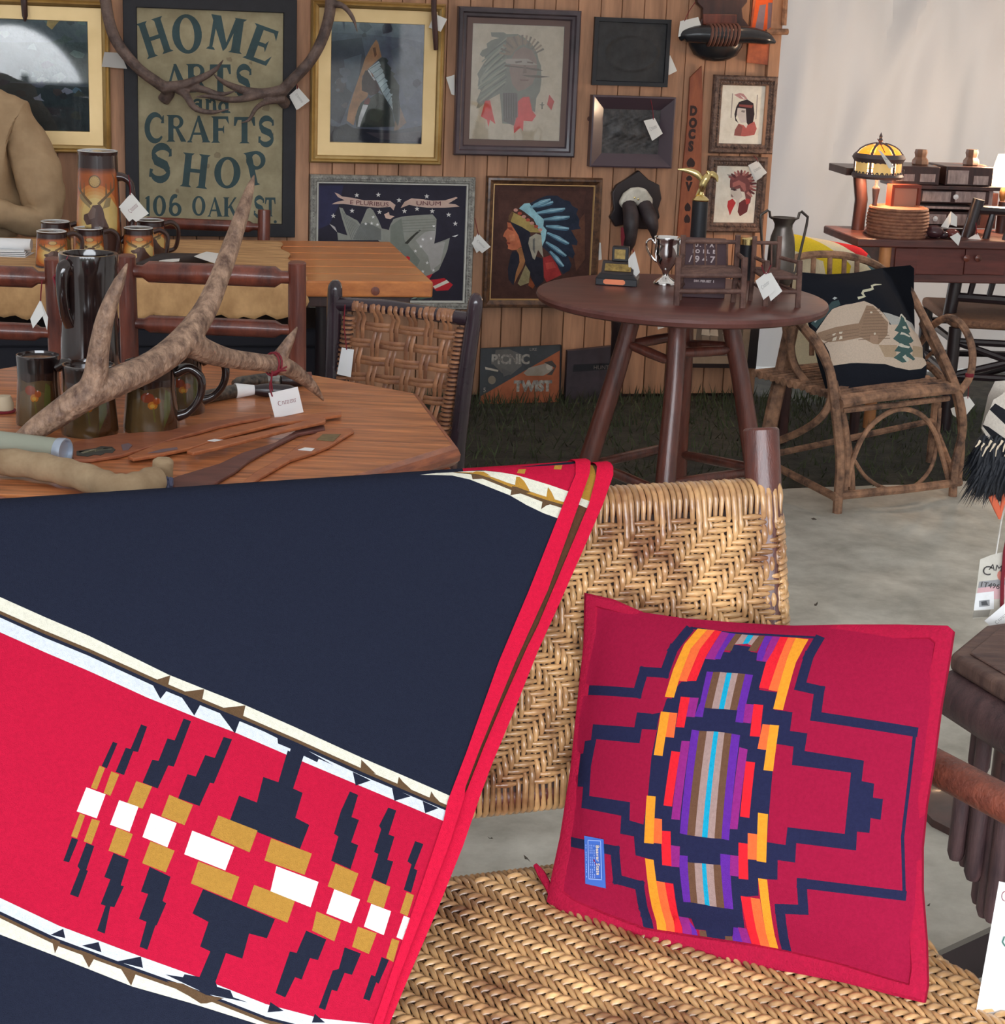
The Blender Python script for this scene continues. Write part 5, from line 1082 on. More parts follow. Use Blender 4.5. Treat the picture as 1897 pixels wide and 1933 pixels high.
# stained glass lamp
p = dk(1646, 438, .16); p.z = .76; mp = mpp(p); r = thing('stained_glass_lamp', 'lit amber stained-glass table lamp with a domed filigree shade', 'lamp', p)
zz = lambda y: dk(1648, y, .16).z - .76
M_fil = mat('dark_filigree', rgb(84, 76, 80, 1.2), .45, metal=.4)
b = MB(); b.lathe([(0, 0), (16 * mp, 0), (17 * mp, .008), (9 * mp, .02), (5 * mp, .04), (4.2 * mp, zz(380)), (7 * mp, zz(358)), (7 * mp, zz(354)), (3 * mp, zz(350)), (3 * mp, zz(335)), (0, zz(335))], 20); b.build('stem', M_fil, r, ang=60)
Rs = 43 * mp; za, zb_, zc = zz(331), zz(297), zz(271)
def gl_mat(n, c, e):
    m = bpy.data.materials.new(n); m.use_nodes = True; t = m.node_tree; b_ = t.nodes['Principled BSDF']; b_.inputs['Base Color'].default_value = c; b_.inputs['Emission Color'].default_value = c; b_.inputs['Emission Strength'].default_value = e; b_.inputs['Roughness'].default_value = .2; return m
G1 = gl_mat('amber_glass', (1, .36, .03, 1), 1.0); G2 = gl_mat('cream_glass', (.8, .52, .18, 1), .3)
NS = 6
for i in range(NS):
    a0, a1 = 2 * pi * (i + .12) / NS, 2 * pi * (i + .88) / NS
    b = MB(); b.grid(lambda u, v: V((Rs * cos(a0 + (a1 - a0) * u), Rs * sin(a0 + (a1 - a0) * u), za + (zb_ - za) * (.1 + .8 * v))), 5, 1); b.build('side_pane', G2, r)
    def dome(u, v):
        th = .18 + 1.05 * v; return V((Rs * cos(th) * cos(a0 + (a1 - a0) * u) * .99, Rs * cos(th) * sin(a0 + (a1 - a0) * u) * .99, zb_ + (zc - zb_) * sin(th) / sin(1.35)))
    b = MB(); b.grid(dome, 5, 5); b.build('dome_pane', G1, r)
    am = 2 * pi * i / NS
    b = MB(); b.tube([(Rs * 1.01 * cos(am), Rs * 1.01 * sin(am), za), (Rs * 1.01 * cos(am), Rs * 1.01 * sin(am), zb_)] + [(Rs * 1.0 * cos(t) * cos(am), Rs * 1.0 * cos(t) * sin(am), zb_ + (zc - zb_) * sin(t) / sin(1.35)) for t in (.3, .6, .9, 1.2, 1.35)], .0055, 6); b.build('rib', M_fil, r)
b = MB()
for z, t in ((za, .011), (zb_, .013), (zb_ + (za - zb_) * .16, .006), (zb_ + (zc - zb_) * .2, .006)): b.tube([(Rs * 1.01 * cos(k * pi / 16), Rs * 1.01 * sin(k * pi / 16), z) for k in range(33)], t, 6, cap=False)
for i in range(60):
    am = 2 * pi * i / 60; zq = za + (zb_ - za) * (.14 if i % 2 else .84); b.tube([(Rs * 1.012 * cos(am + .05 * cos(t)), Rs * 1.012 * sin(am + .05 * cos(t)), zq + .006 * sin(t)) for t in [k * pi / 4 for k in range(9)]], .0026, 4, cap=False)
o = b.build('filigree', M_fil, r)
b = MB(); b.lathe([(.02, zc - .004), (.014, zc + .002), (.006, zc + .006), (.01, zc + .014), (.005, zc + .022), (.007, zc + .028), (0, zc + .045)], 12); b.build('finial', M_fil, r)
def lamp(nm, loc, e, c, rad, par=None):
    ld = bpy.data.lights.new(nm, 'POINT'); ld.energy = e; ld.color = c; ld.shadow_soft_size = rad; o = bpy.data.objects.new(nm, ld); COL.objects.link(o)
    o.location = loc
    if par: o.parent = par
    return o
lamp('bulb', (0, 0, za + .02), 9.0, (1, .62, .36), .02, r)
# candle-shade lamp at the right edge
p = dk(1890, 393, .3); mp = mpp(p); r = thing('white_shade_lamp', 'small lit lamp with a glowing white pleated shade at the right edge', 'lamp', p)
zz = lambda y: dk(1890, y, .3).z - p.z
b = MB(); b.lathe([(0, 0), (13 * mp, 0), (13 * mp, .004), (5 * mp, .012), (4 * mp, .03), (6.5 * mp, .045), (7 * mp, zz(360)), (3 * mp, zz(354)), (2 * mp, zz(340)), (0, zz(340))], 16); b.build('base', mat('lamp_brass', rgb(120, 92, 60, 1.2), .4, metal=.6), r)
SH = gl_mat('lit_shade', (1, .74, .5, 1), 3.6)
b = MB(); n = 48; prof = [(26, 351), (24, 330), (20, 308), (16, 292)]
rings = [b.add([(q * mp * (1 + .03 * (k % 2)) * cos(2 * pi * k / n), q * mp * (1 + .03 * (k % 2)) * sin(2 * pi * k / n), zz(y)) for k in range(n)]) for q, y in prof]
for A_, B_ in zip(rings, rings[1:]):
    for k in range(n): b.face(A_ + k, A_ + (k + 1) % n, B_ + (k + 1) % n, B_ + k)
b.build('shade', SH, r); lamp('bulb', (0, -.0, zz(300) + .05), 24.0, (1, .7, .46), .04, r)
b = MB(); b.tube([(0, 0, zz(354)), (0, 0, zz(286))], .004, 6); b.build('stem', M_dark, r)
lamp('picture_lamp', WO(1462, -45, .2), .8, (1, .6, .32), .03)
# glass stones and small ware on the desk top
for i, (x, y, s, lab) in enumerate(((1762, 447, .034, 'largest dark glossy stone beside the basket'), (1741, 449, .018, 'small grey stone touching the basket'), (1780, 449, .02, 'middle dark stone in front of the gallery'), (1797, 447, .026, 'reddish glossy stone under the standing tags'))):
    q = dk(x, y, .05); q.z = .76; b = MB(); b.lathe([(s * sin(a) * 1.15, s * .75 * (1 - cos(a))) for a in [k * pi / 8 for k in range(9)]], 14); o = b.build('polished_stone', mat('dark_stone_%d' % i, rgb(*[(60, 36, 40), (104, 80, 74), (52, 36, 40), (96, 44, 40)][i], 1.3), .15)); o.location = q; tag(o, lab, 'stone', 'stones on the desk')
price_tag([(1776, 428), (1795, 399), (1800, 404), (1790, 430)], lambda x, y: dk(x, y, .06), 'standing folded before the birch drawers, left leaf', logo=False)
price_tag([(1795, 399), (1807, 409), (1806, 428), (1794, 424)], lambda x, y: dk(x, y, .05), 'standing folded before the birch drawers, right leaf', logo=False)
price_tag([(1793, 447), (1808, 439), (1814, 446), (1809, 464)], lambda x, y: dk(x, y, -.035), 'hanging over the front edge of the desk top', logo=False)
price_tag([(1657, 282), (1664, 286), (1689, 316), (1678, 318)], lambda x, y: dk(x, y, .02), 'hanging on the stained-glass lamp', string=[(1656, 262), (1664, 276), (1670, 288)])

# ================================================================ dark spindle chair before the desk
cq = onz(1795, 592, .45); CXd = V((cos(radians(-14)), sin(radians(-14)), 0)); CYd = V((-CXd.y, CXd.x, 0))
r = thing('spindle_chair', 'dark spindle-back chair with a brown rush seat in front of the desk', 'chair', V((cq.x + .2, cq.y, 0)))
def sc(x, y, d): return onp(x, y, cq + CYd * d, CYd)
def sct(nm, pts, rad, m=M_near): b = MB(); b.tube([sc(*q) for q in pts], rad, 10); return b.build(nm, m, r, world=True)
sct('back_post', [(1790, 604, 0), (1806, 520, .0), (1828, 440, -.0), (1848, 376, .0)], [.026, .027, .026, .024])
p0, p1 = sc(1846, 396, 0), sc(1846, 396, 0) + CXd * .44
b = MB(); b.tube([p0, p1], .018, 8); b.build('top_rail', M_near, r, world=True)
q0 = sc(1800, 560, 0); b = MB(); b.tube([q0, q0 + CXd * .44], .018, 8); b.build('lower_back_rail', M_near, r, world=True)
pb_ = sc(1790, 604, 0); b = MB(); b.tube([pb_ + CXd * .44, p0 + CXd * .44 + ZZ * .03], .024, 10); b.build('back_post', M_near, r, world=True)
for i in range(5):
    f = .06 + i * .075; b = MB(); b.tube([q0 + CXd * f, (q0 + p0) / 2 + CXd * f + CYd * -.01, p0 + CXd * f], [.011, .016, .012], 8); b.build('spindle', M_near, r, world=True)
se = [onz(1738, 566, .45), onz(1800, 606, .45)]
sA, sB = onz(1735, 575, .45), onz(1800, 597, .45) + CXd * .4
zt_ = .45
c0, c1, c2, c3 = onz(1740, 562, zt_), onz(1740, 562, zt_) + V((.62, .06, 0)), onz(1797, 603, zt_) + V((.5, -.04, 0)), onz(1797, 603, zt_)
b = MB(); b.prism([q - ZZ * .035 for q in (c0, c1, c2, c3)], ZZ * .04); b.build('rush_seat', mat('rush_seat', rgb(120, 84, 60, 1.4), .8, c2=rgb(80, 54, 42, 1.3), ns=60, stretch=(1, 12, 1), bump=.5), r, world=True, bevel=.015, seg=3)
for q in (c0, c1, c2, c3):
    e = (c0 + c1 + c2 + c3) / 4; w_ = q.lerp(e, .08); b = MB(); b.tube([V((w_.x, w_.y, 0)), V((w_.x, w_.y, .415))], [.024, .026], 10); b.build('leg', M_near, r, world=True)
def fl(a, c, z, z2=None): 
    e = (c0 + c1 + c2 + c3) / 4; a, c = a.lerp(e, .08), c.lerp(e, .08); b = MB(); b.tube([V((a.x, a.y, z)), V((c.x, c.y, z if z2 is None else z2))], .014, 8); b.build('stretcher', M_near, r, world=True)
for a, c in ((c0, c1), (c1, c2), (c2, c3), (c3, c0)): fl(a, c, .22); fl(a, c, .36)
fl(c3, c2, .22, .36); fl(c3, c2, .36, .22); fl(c0, c1, .05, .22)
price_tag([(1824, 452), (1845, 440), (1861, 468), (1842, 481)], lambda x, y: sc(x, y, -.06), 'hanging on the dark spindle chair', string=[(1842, 420), (1843, 432), (1844, 443)], back=[(1826, 458), (1838, 452), (1846, 474), (1834, 481)])
p = dk(1891, 418, .3); r = thing('pale_disc', 'pale blue-white glass disc standing on the desk at the right edge', 'ornament', V((p.x, p.y, .76)))
b = MB(); b.lathe([(.022, 0), (.024, .004), (.024, .008), (.0, .01)], 20, M=basis((0, 0, p.z - .76), (1, 0, 0), (0, 0, 1))); b.build('disc', mat('pale_glass', (.6, .72, .74, 1), .1), r)
b = MB(); b.lathe([(.02, 0), (.018, .006), (.008, .012), (.006, p.z - .76 - .02), (0, p.z - .76 - .018)], 12); b.build('foot', M_near, r)
# ================================================================ plank table at the back left
TB = radians(13); BX = V((cos(TB), sin(TB), 0)); BY = V((-sin(TB), cos(TB), 0)); ZB = .75
BR = onz(818, 532, ZB)                       # near right corner
BRb = onz(737, 456, ZB)
bt = thing('plank_table', 'orange varnished plank table with clipped corner by the wall', 'table', V((BR.x - .8, BR.y + .3, 0)))
M_tb = mat('orange_plank', rgb(190, 118, 62, 1.3), .32, c2=rgb(160, 92, 46, 1.25), ns=4, stretch=(1.2, 14, 8), rnd=.06, coat=.3)
dpt = (BRb - BR).dot(BY); npk = 6; skew = (BRb - BR).dot(BX)
for i in range(npk):
    f0, f1 = i / npk, (i + 1) / npk
    a = BR + BY * dpt * f0 + BX * skew * f0; c = BR + BY * dpt * f1 + BX * skew * f1
    b = MB(); b.prism([q - ZZ * .05 for q in (a + BY * .003, a - BX * 2.2 + BY * .003, c - BX * 2.2 - BY * .003, c - BY * .003)], ZZ * .05); b.build('plank', M_tb, bt, world=True, bevel=.006)
b = MB(); q = BR - BX * .18 + BY * .0 - ZZ * .03; b.lathe([(.0135, -.004), (.0135, .003), (0, .004)], 10, M=basis(q - BY * .0, BX, ZZ)); b.build('peg', M_logred, bt, world=True)
e0 = BR - BY * -.06 - BX * .06
b = MB(); b.prism([e0 - ZZ * .09, e0 - BX * 2.0 - ZZ * .09, e0 - BX * 2.0 + BY * .03 - ZZ * .09, e0 + BY * .03 - ZZ * .09], ZZ * .04); b.build('apron', M_dark, bt, world=True, bevel=.004)
for fx, fy in ((.3, .12), (2.0, .12), (.5, .9), (2.0, .9)):
    q = BR - BX * fx + BY * dpt * fy; b = MB(); b.tube([V((q.x, q.y, 0)), V((q.x, q.y, ZB - .05))], .05, 14); b.build('leg', M_near, bt, world=True)
def bt_(x, y): return onz(x, y, ZB)
# ragged hide runner over the left end of the table
M_hide = mat('tan_hide', rgb(190, 150, 104, 1.35), .85, c2=rgb(150, 112, 72, 1.3), ns=7, stretch=(1, 5, 1), bump=.2, bs=80)
ra = onz(560, 506, ZB + .004)
def run(u, v):
    # u: right (0) to left (1); v: back (0) to front edge then hanging down
    right = ra + BX * (.012 * sin(v * 23) + .01 * sin(v * 51))
    dd = (ra - BR).dot(BY); front = -.006
    if v < .7:
        f = v / .7; y = dpt * .93 * (1 - f) + front * f; p = BR + BY * y + BX * ((ra - BR).dot(BX) + skew * y / dpt * .3 + .01 * sin(v * 31)) - BX * 1.5 * u; p.z = ZB + .003; return p
    f = (v - .7) / .3; p = BR + BY * (front - .012 - .004 * sin(u * 30)) + BX * ((ra - BR).dot(BX) + .01 * sin(v * 31)) - BX * 1.5 * u; p.z = ZB + .003 - f * (.112 + .004 * sin(u * 60) + .006 * sin(u * 141)); return p
b = MB(); b.grid(run, 90, 30); o = b.build('hide_runner', M_hide, rec=False); recenter(o, ra); tag(o, 'tan hide runner with a ragged edge draped over the plank table', 'table runner')
sm = o.modifiers.new('thick', 'SOLIDIFY'); sm.thickness = .004; sm.offset = 1

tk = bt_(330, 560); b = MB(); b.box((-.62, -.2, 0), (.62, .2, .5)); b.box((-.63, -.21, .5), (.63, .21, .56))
o = b.build('dark_box', mat('box_black', rgb(34, 34, 44, 1.0), .8), bevel=.01); o.location = (BR.x - .92, BR.y + .25, 0); o.rotation_euler.z = TB; tag(o, 'plain dark box filling the space under the plank table', 'trunk')  # plain dark box filling the near-black space under the plank table
# ---- stag pottery
ST = [(0, 0)]
M_pot = mat('stag_glaze', (1, 1, 1, 1), .22, attr=True, ns=14, c2=(.86, .84, .8, 1), coat=.3)
M_potdark = mat('brown_glaze', rgb(52, 34, 32, 1.2), .2, coat=.3)
M_potin = mat('white_glaze', (.8, .79, .76, 1), .2)
def stag_polys(W_, H_, yb=0):
    """W_: height over radius; u is the angle round the pot, v 0..1 up it"""
    g = []
    def sk(pts, w_): return [[(x, y / W_) for x, y in p] for p in stroke([(x, y * W_) for x, y in pts], w_)]
    top, mid, glow, pale, ln, br_ = (54, 36, 34), (176, 92, 44), (206, 126, 58), (214, 184, 116), (112, 88, 58), (84, 58, 50)
    g.append((top, [(-pi, 0), (pi, 0), (pi, 1), (-pi, 1)]))
    for i in range(6):
        f = i / 5; c = tuple(int(a + (b_ - a) * f) for a, b_ in zip((96, 52, 36), mid)); g.append((c, [(-1.75 + .2 * f, .12 + .04 * f), (1.55 - .2 * f, .06 + .02 * f), (1.5 - .2 * f, .8 - .04 * f), (1.2, .86 - .05 * f), (-1.75 + .2 * f, .86 - .05 * f)]))
    for i in range(5):
        f = i / 4; c = tuple(int(a + (b_ - a) * f) for a, b_ in zip(glow, pale)); g.append((c, ell(.05, .42, 1.25 - .14 * i, .3 - .03 * i, 20)))
    g.append((pale, [(.3, .3), (1.1, .25), (1.25, .5), (.8, .6), (.4, .5)]))
    g.append((br_, [(-.75, .02), (1.5, .02), (1.3, .18), (.75, .3), (.5, .42), (.42, .5), (.3, .54), (-.05, .53), (-.25, .46), (-.5, .44), (-.52, .4), (-.35, .35), (-.12, .36), (-.1, .26), (-.35, .16)]))
    g.append(((112, 86, 76), [(-.3, .45), (-.05, .52), (.1, .5), (.05, .42), (-.2, .4)]))
    g.append(((150, 130, 92), [(-.15, .5), (-.75, .58), (-.85, .62), (-.55, .63), (-.2, .56)])); g.append(((150, 130, 92), [(.4, .5), (.75, .52), (.85, .6), (.6, .6)]))
    for s in (-1, 1):
        pts = [(.05 + s * .15, .54), (.05 + s * .6, .62), (.05 + s * 1.0, .68), (.05 + s * 1.05, .76), (.05 + s * .9, .82)]
        for p in sk(pts, [.12, .12, .1, .08, .03]): g.append((ln, p))
        for q in ((.55, .61, .45, .73), (.8, .65, .72, .74)): 
            for p in sk([(.05 + s * q[0], q[1]), (.05 + s * (q[2] + .1), q[3])], [.1, .03]): g.append((ln, p))
    g.append((ln, ell(.05, .745, .3, .058, 18))); g.append(((196, 160, 100), ell(.05, .745, .25, .048, 18)))
    for k in range(12): 
        a = k * pi / 6; g.append((ln, [(.05 + .19 * cos(a) - .02, .745 + .037 * sin(a)), (.05 + .19 * cos(a), .745 + .037 * sin(a) + .006), (.05 + .19 * cos(a) + .02, .745 + .037 * sin(a))]))
    return g
def stag_pot(name, label, cat, R0, R1, H, rot, group=None, lid=.0):
    r = thing(name, label, cat, group=group)
    polys = stag_polys(H / R0, H)
    def f(u, v):
        R_ = R0 + (R1 - R0) * v + (.06 * R0 * max(0, 1 - v / .12) ** 2); a = u - pi / 2 + rot; return V((R_ * cos(a), R_ * sin(a), H * v))
    gl_ = [((-pi + k * pi / 18, 0), (-pi + k * pi / 18, 1)) for k in range(1, 36)] + [((-pi, v), (pi, v)) for v in (.04, .08, .12)]
    art('body', polys, f, M_pot, r, world=False, lines=gl_, smooth=True, k=1.0)
    b = MB(); b.lathe([(R1, H - .001), (R1 * 1.03, H + .003), (R1 * .97, H + .004), (R1 * .93, H - .004), (R0 * .9, .01), (0, .008)], 28); b.build('white_lining', M_potin, r, ang=60)
    b = MB(); b.lathe([(R1 * 1.005, H * .97), (R1 * 1.035, H + .0015), (R1 * 1.0, H + .002)], 28); b.build('rim', M_potdark, r)
    b = MB(); e = R0 * .92; b.tube(bez([(e, 0, H * .92), (e + R0 * .45, 0, H * .96), (e + R0 * .85, 0, H * .8), (e + R0 * .82, 0, H * .45), (e + R0 * .6, 0, H * .2), (e, 0, H * .12)], 5), lerps([.0085, .008, .007, .007, .007, .008], 5), 8, sq=1.3); b.build('handle', M_potdark, r)
    return r
p, h, mp = stand(188, 492, 286, ZB)
r = stag_pot('stag_jug', 'tall brown stag-decorated pottery jug with dark handle on the back table', 'jug', 44 * mp, 36 * mp, h, .0)
r.location = p
for ch_ in r.children:
    if ch_.name.startswith('handle'): bpy.data.objects.remove(ch_)
b = MB(); b.tube(bez([(35 * mp, .0, h * .78), (50 * mp, 0, h * .77), (62 * mp, 0, h * .7), (64 * mp, 0, h * .5), (60 * mp, 0, h * .3), (42 * mp, 0, h * .18)], 5), lerps([.016, .012, .010, .009, .009, .011], 5), 10); b.build('handle', M_potdark, r)
price_tag([(224, 391), (248, 364), (281, 403), (257, 419)], atY(p.y - .07), 'hanging from the handle of the tall stag jug', string=[(243, 330), (246, 352), (246, 368)], back=[(226, 396), (238, 388), (252, 412), (243, 419)], lm=M_redprint)
pm, hm, mpm = stand(99, 505, 436, ZB); base_mug = None
for (x, yb, yt, lab, rz) in ((99, 507, 436, 'stag mug at the left end of the row', .25), (106, 486, 425, 'stag mug half hidden behind the leftmost mug', .25), (168, 500, 438, 'stag mug in front of the tall stag jug', .25), (262, 499, 434, 'stag mug nearest the tip of the antler tine', .2), (284, 482, 423, 'stag mug farthest right in the row, behind its neighbour', .2)):
    p = onz(x, yb, ZB)
    if base_mug is None: o = base_mug = stag_pot('stag_mug', 'brown and orange ' + lab, 'mug', 31 * mpm, 27 * mpm, hm, 0, group='stag mugs on the back table')
    else: o = copy_tree(base_mug); o['label'] = 'brown and orange ' + lab
    o.location = p; o.rotation_euler.z = rz
# papers and a dark leather case with a tag
p = onz(20, 487, ZB); r = thing('paper_stack', 'white papers rolled on a dark folder at the left edge', 'papers', p)
for i in range(4): b = MB(); b.box((-.16, -.03 + i * .004, .006 + i * .005), (.055 - i * .004, .08, .009 + i * .005), Matrix.Rotation(.08 * i, 4, 'Z')); b.build('sheet', M_white2, r)
b = MB(); b.box((-.17, -.035, 0), (.075, .09, .006)); b.build('folder', M_black, r, bevel=.002)
b = MB(); b.tube([(-.16, .035, .04), (.058, .035, .04)], .018, 14); b.build('paper_roll', M_white2, r)
p0, p1 = onz(258, 500, ZB + .02), onz(425, 486, ZB + .015)
b = MB(); b.tube(bez([p0, p0.lerp(p1, .3) + ZZ * .008, p0.lerp(p1, .7), p1], 5), lerps([.006, .022, .02, .01], 5), 10); o = b.build('dark_leather_sheath', mat('dark_leather', rgb(50, 40, 38, 1.2), .6, c2=rgb(34, 28, 28, 1), ns=12)); recenter(o, p0); tag(o, 'dark leather sheath lying on the back table right of the mugs', 'sheath')
price_tag([(366, 484), (390, 475), (413, 478), (420, 502)], lambda x, y: onz(x, y, ZB + .035), 'lying on the dark leather sheath', logo=False)
price_tag([(300, 492), (340, 486), (338, 493), (302, 498)], lambda x, y: onz(x, y, ZB + .03), 'flat and narrow on the sheath beside the rightmost mug', logo=False)

# ================================================================ log chairs between the two tables
def log_chair(name, label, loc, rotz, W_, H_, D_, m, rails, rp=.022, rr_=.02, top_extra=.05, group=None):
    r = thing(name, label, 'chair', loc, rotz, group=group)
    for sx in (-1, 1):
        b = MB(); b.tube([(sx * W_ / 2, 0, 0), (sx * W_ / 2, .0, .45), (sx * W_ / 2, -.04, H_)], [rp, rp, rp * .96], 14); b.build('back_post', m, r, bevel=.003)
        b = MB(); b.tube([(sx * W_ / 2, D_, 0), (sx * W_ / 2, D_, .45)], rp, 12); b.build('front_leg', m, r)
        for z in (.2, .4): b = MB(); b.tube([(sx * W_ / 2, 0, z), (sx * W_ / 2, D_, z)], .014, 8); b.build('side_rail', m, r)
    for z, q in rails:
        y = -.04 * max(0, (z - .45) / (H_ - .45)); b = MB(); d = W_ / 2 - rp * .8
        b.tube([(-d, y, z), (-d + .02, y, z), (-d + .035, y, z), (d - .035, y, z), (d - .02, y, z), (d, y, z)], [q * .6, q * .6, q, q, q * .6, q * .6], 14); b.build('back_rail', m, r)
    for z in (.22, .42): b = MB(); b.tube([(-W_ / 2, D_, z), (W_ / 2, D_, z)], .015, 8); b.build('front_rail', m, r)
    b = MB(); b.box((-W_ / 2 + .01, .0, .435), (W_ / 2 - .01, D_, .46)); b.build('seat', M_dark, r, bevel=.008)
    return r
YC = 4.46
def cx(x, y, Y=YC): return aty(x, y, Y)
# chair seen behind the dark jug
a, c = cx(240, 500), cx(560, 476); W_ = (c - a).length; 
rz = math.atan2(c.y - a.y, c.x - a.x)
zt = (a.z + c.z) / 2
log_chair('log_chair', 'red-brown log chair with two thick back rails, behind the antler', V(((a.x + c.x) / 2, YC + .04, 0)), 0, W_, zt, .42, M_logred, [(cx(400, 518).z, .026), (cx(400, 618).z, .022)], rp=.023, group='red-brown log chairs')
a, c = cx(-230, 510, YC + .03), cx(100, 487, YC + .03)
log_chair('log_chair', 'red-brown log chair cut by the left edge, its post holding a tag', V(((a.x + c.x) / 2, YC + .07, 0)), 0, (c - a).length, c.z, .42, M_logred, [(cx(40, 523, YC + .03).z, .026), (cx(40, 628, YC + .03).z, .022)], rp=.024, group='red-brown log chairs')
price_tag([(57, 602), (76, 566), (84, 592), (62, 620)], atY(YC - .03), 'hanging by the post of the leftmost log chair', string=[(80, 528), (78, 550), (77, 568)], back=[(76, 566), (90, 600), (88, 624), (78, 592)], logo=False)
q = aty(496, 398, 6.75); q0 = aty(248, 424, 6.75)
log_chair('log_chair', 'log chair of which one post shows beyond the plank table', V(((q.x + q0.x) / 2, 6.75, 0)), pi, q.x - q0.x, q.z, .4, M_logred, [(aty(400, 427, 6.75).z, .021), (.62, .02)], rp=.024, group='red-brown log chairs')

# ================================================================ dark chair with an open cane back
YW = 4.72
r = thing('cane_back_chair', 'dark-framed chair with an open cane-weave back behind the oak table', 'chair', V((aty(760, 700, YW).x, YW, 0)))
def cw(x, y, d=0): return aty(x, y, YW + d - (x - 760) * .0006)
M_ebo = mat('ebony_gloss', rgb(50, 36, 44, 1.2), .22, c2=rgb(36, 26, 32, 1.1), ns=5, coat=.5)
def ct(nm, pts, rad, m=M_ebo, n=14): b = MB(); b.tube(bez([cw(*q) for q in pts], 4), lerps(rad, 4) if isinstance(rad, list) else rad, n); return b.build(nm, m, r, world=True)
ct('back_post', [(633, 529), (633, 536), (632, 560), (629, 700), (626, 830)], [.008, .016, .0205, .0225, .0225])
ct('back_post', [(901, 555), (899, 562), (896, 585), (880, 700), (864, 835)], [.008, .016, .0205, .0225, .0225])
for x, y, sgn in ((626, 830, 1), (864, 835, 1)):
    q = cw(x, y); b = MB(); b.tube([q, V((q.x - .01, q.y + .02, 0))], .0225, 12); b.build('back_leg', M_ebo, r, world=True)
    b = MB(); b.tube([V((q.x, q.y - .38, 0)), V((q.x, q.y - .38, .44))], .02, 12); b.build('front_leg', M_ebo, r, world=True)
ct('top_rail', [(640, 574), (680, 576), (740, 580), (810, 592), (885, 602)], .0185)
z0 = .5; qa, qb = cw(626, 830), cw(866, 835)
for z in (.45, .2): b = MB(); b.tube([V((qa.x, qa.y, z)), V((qb.x, qb.y, z))], .016, 10); b.build('lower_rail', M_ebo, r, world=True)
b = MB(); b.box((qa.x, qa.y - .4, .42), (qb.x, qa.y, .45)); b.build('seat', M_dark, r, world=True, bevel=.01)
# open weave: crossing cane bands, each one its own strand
M_cane2 = mat('brown_cane', rgb(150, 104, 72, 1.4), .45, c2=rgb(104, 66, 48, 1.3), ns=16, rnd=.14, coat=.2, bump=.2, bs=120)
TLc, TRc, BRc, BLc = cw(668, 596), cw(862, 618), cw(826, 834), cw(640, 818)
def pan(u, v): return TLc.lerp(TRc, u).lerp(BLc.lerp(BRc, u), v)
pnn = (TRc - TLc).cross(BLc - TLc).normalized(); pnn = pnn if pnn.dot(CAM - TLc) > 0 else -pnn
def ribbon(b, pts, wdir, w_, nn, t=.0016):
    k = len(pts); rows = []
    for i, p in enumerate(pts):
        d = wdir(i); rows.append(b.add([p - d * w_ / 2, p - d * w_ * .3 + nn * t, p + nn * t * 1.2, p + d * w_ * .3 + nn * t, p + d * w_ / 2]))
    for a, c in zip(rows, rows[1:]):
        for j in range(4): b.face(a + j, a + j + 1, c + j + 1, c + j)
NU, NV = 6, 7; hX = (TRc - TLc).normalized(); hY = (BLc - TLc).normalized()
for i in range(NU):
    for e in (-.15, .15):
        u = (i + .5 + e) / NU; pts = []
        ru = cw(668, 577.5).lerp(cw(862, 599), u)
        for a in (2.8, 2.3, 1.8, 1.3, .8, .3, -.1): pts.append(ru + (ZZ * sin(a) + pnn * cos(a)) * .0205)
        for j in range(NV * 2 + 1): v = .0 + 1. * j / (NV * 2); s = sin(pi * (v * NV + i)); pts.append(pan(u, v) + pnn * .006 * s)
        b = MB(); ribbon(b, pts, lambda k: hX, .0115, pnn); b.build('cane_strand', M_cane2, r, world=True, rec=False, ang=180)
for k in range(17):
    ru = cw(668, 577.5).lerp(cw(862, 599), (k + .5) / 17); b = MB(); ribbon(b, [ru + (ZZ * sin(a) + pnn * cos(a)) * .0198 for a in (2.8, 2.2, 1.6, 1.0, .5, 0, -.5)], lambda k: hX, .0105, pnn); b.build('cane_wrap', M_cane2, r, world=True, rec=False, ang=180)
for j in range(NV):
    for e in (-.15, .15):
        v = (j + .5 + e * .9) / NV; pts = []
        for i in range(-1, NU * 2 + 2): u = i / (NU * 2); pts.append(pan(u, v) - pnn * .006 * (-1) ** j * sin(pi * u * NU))
        b = MB(); ribbon(b, pts, lambda k: hY, .0115, pnn); b.build('cane_strand', M_cane2, r, world=True, rec=False, ang=180)
for side, u0 in ((0, -.045), (1, 1.045)):
    ax_ = [pan(u0, v) for v in (0, 1)]; b = MB(); b.tube(ax_, .012, 8); b.build('side_spar', M_dark, r, world=True)
    for k in range(26):
        v = (k + .5) / 26; c = pan(u0, v); b = MB(); b.tube([c + (hX * cos(t) + pnn * sin(t)) * .0145 for t in [q * pi / 5 for q in range(-3, 9)]], .0046, 5); b.build('cane_wrap', M_cane2, r, world=True)
price_tag([(645, 656), (668, 660), (662, 712), (636, 706)], lambda x, y: cw(x, y, -.035), 'hanging from the top rail of the cane-back chair', string=[(652, 575), (650, 610), (653, 640), (655, 660)], m=M_white2, logo=False)

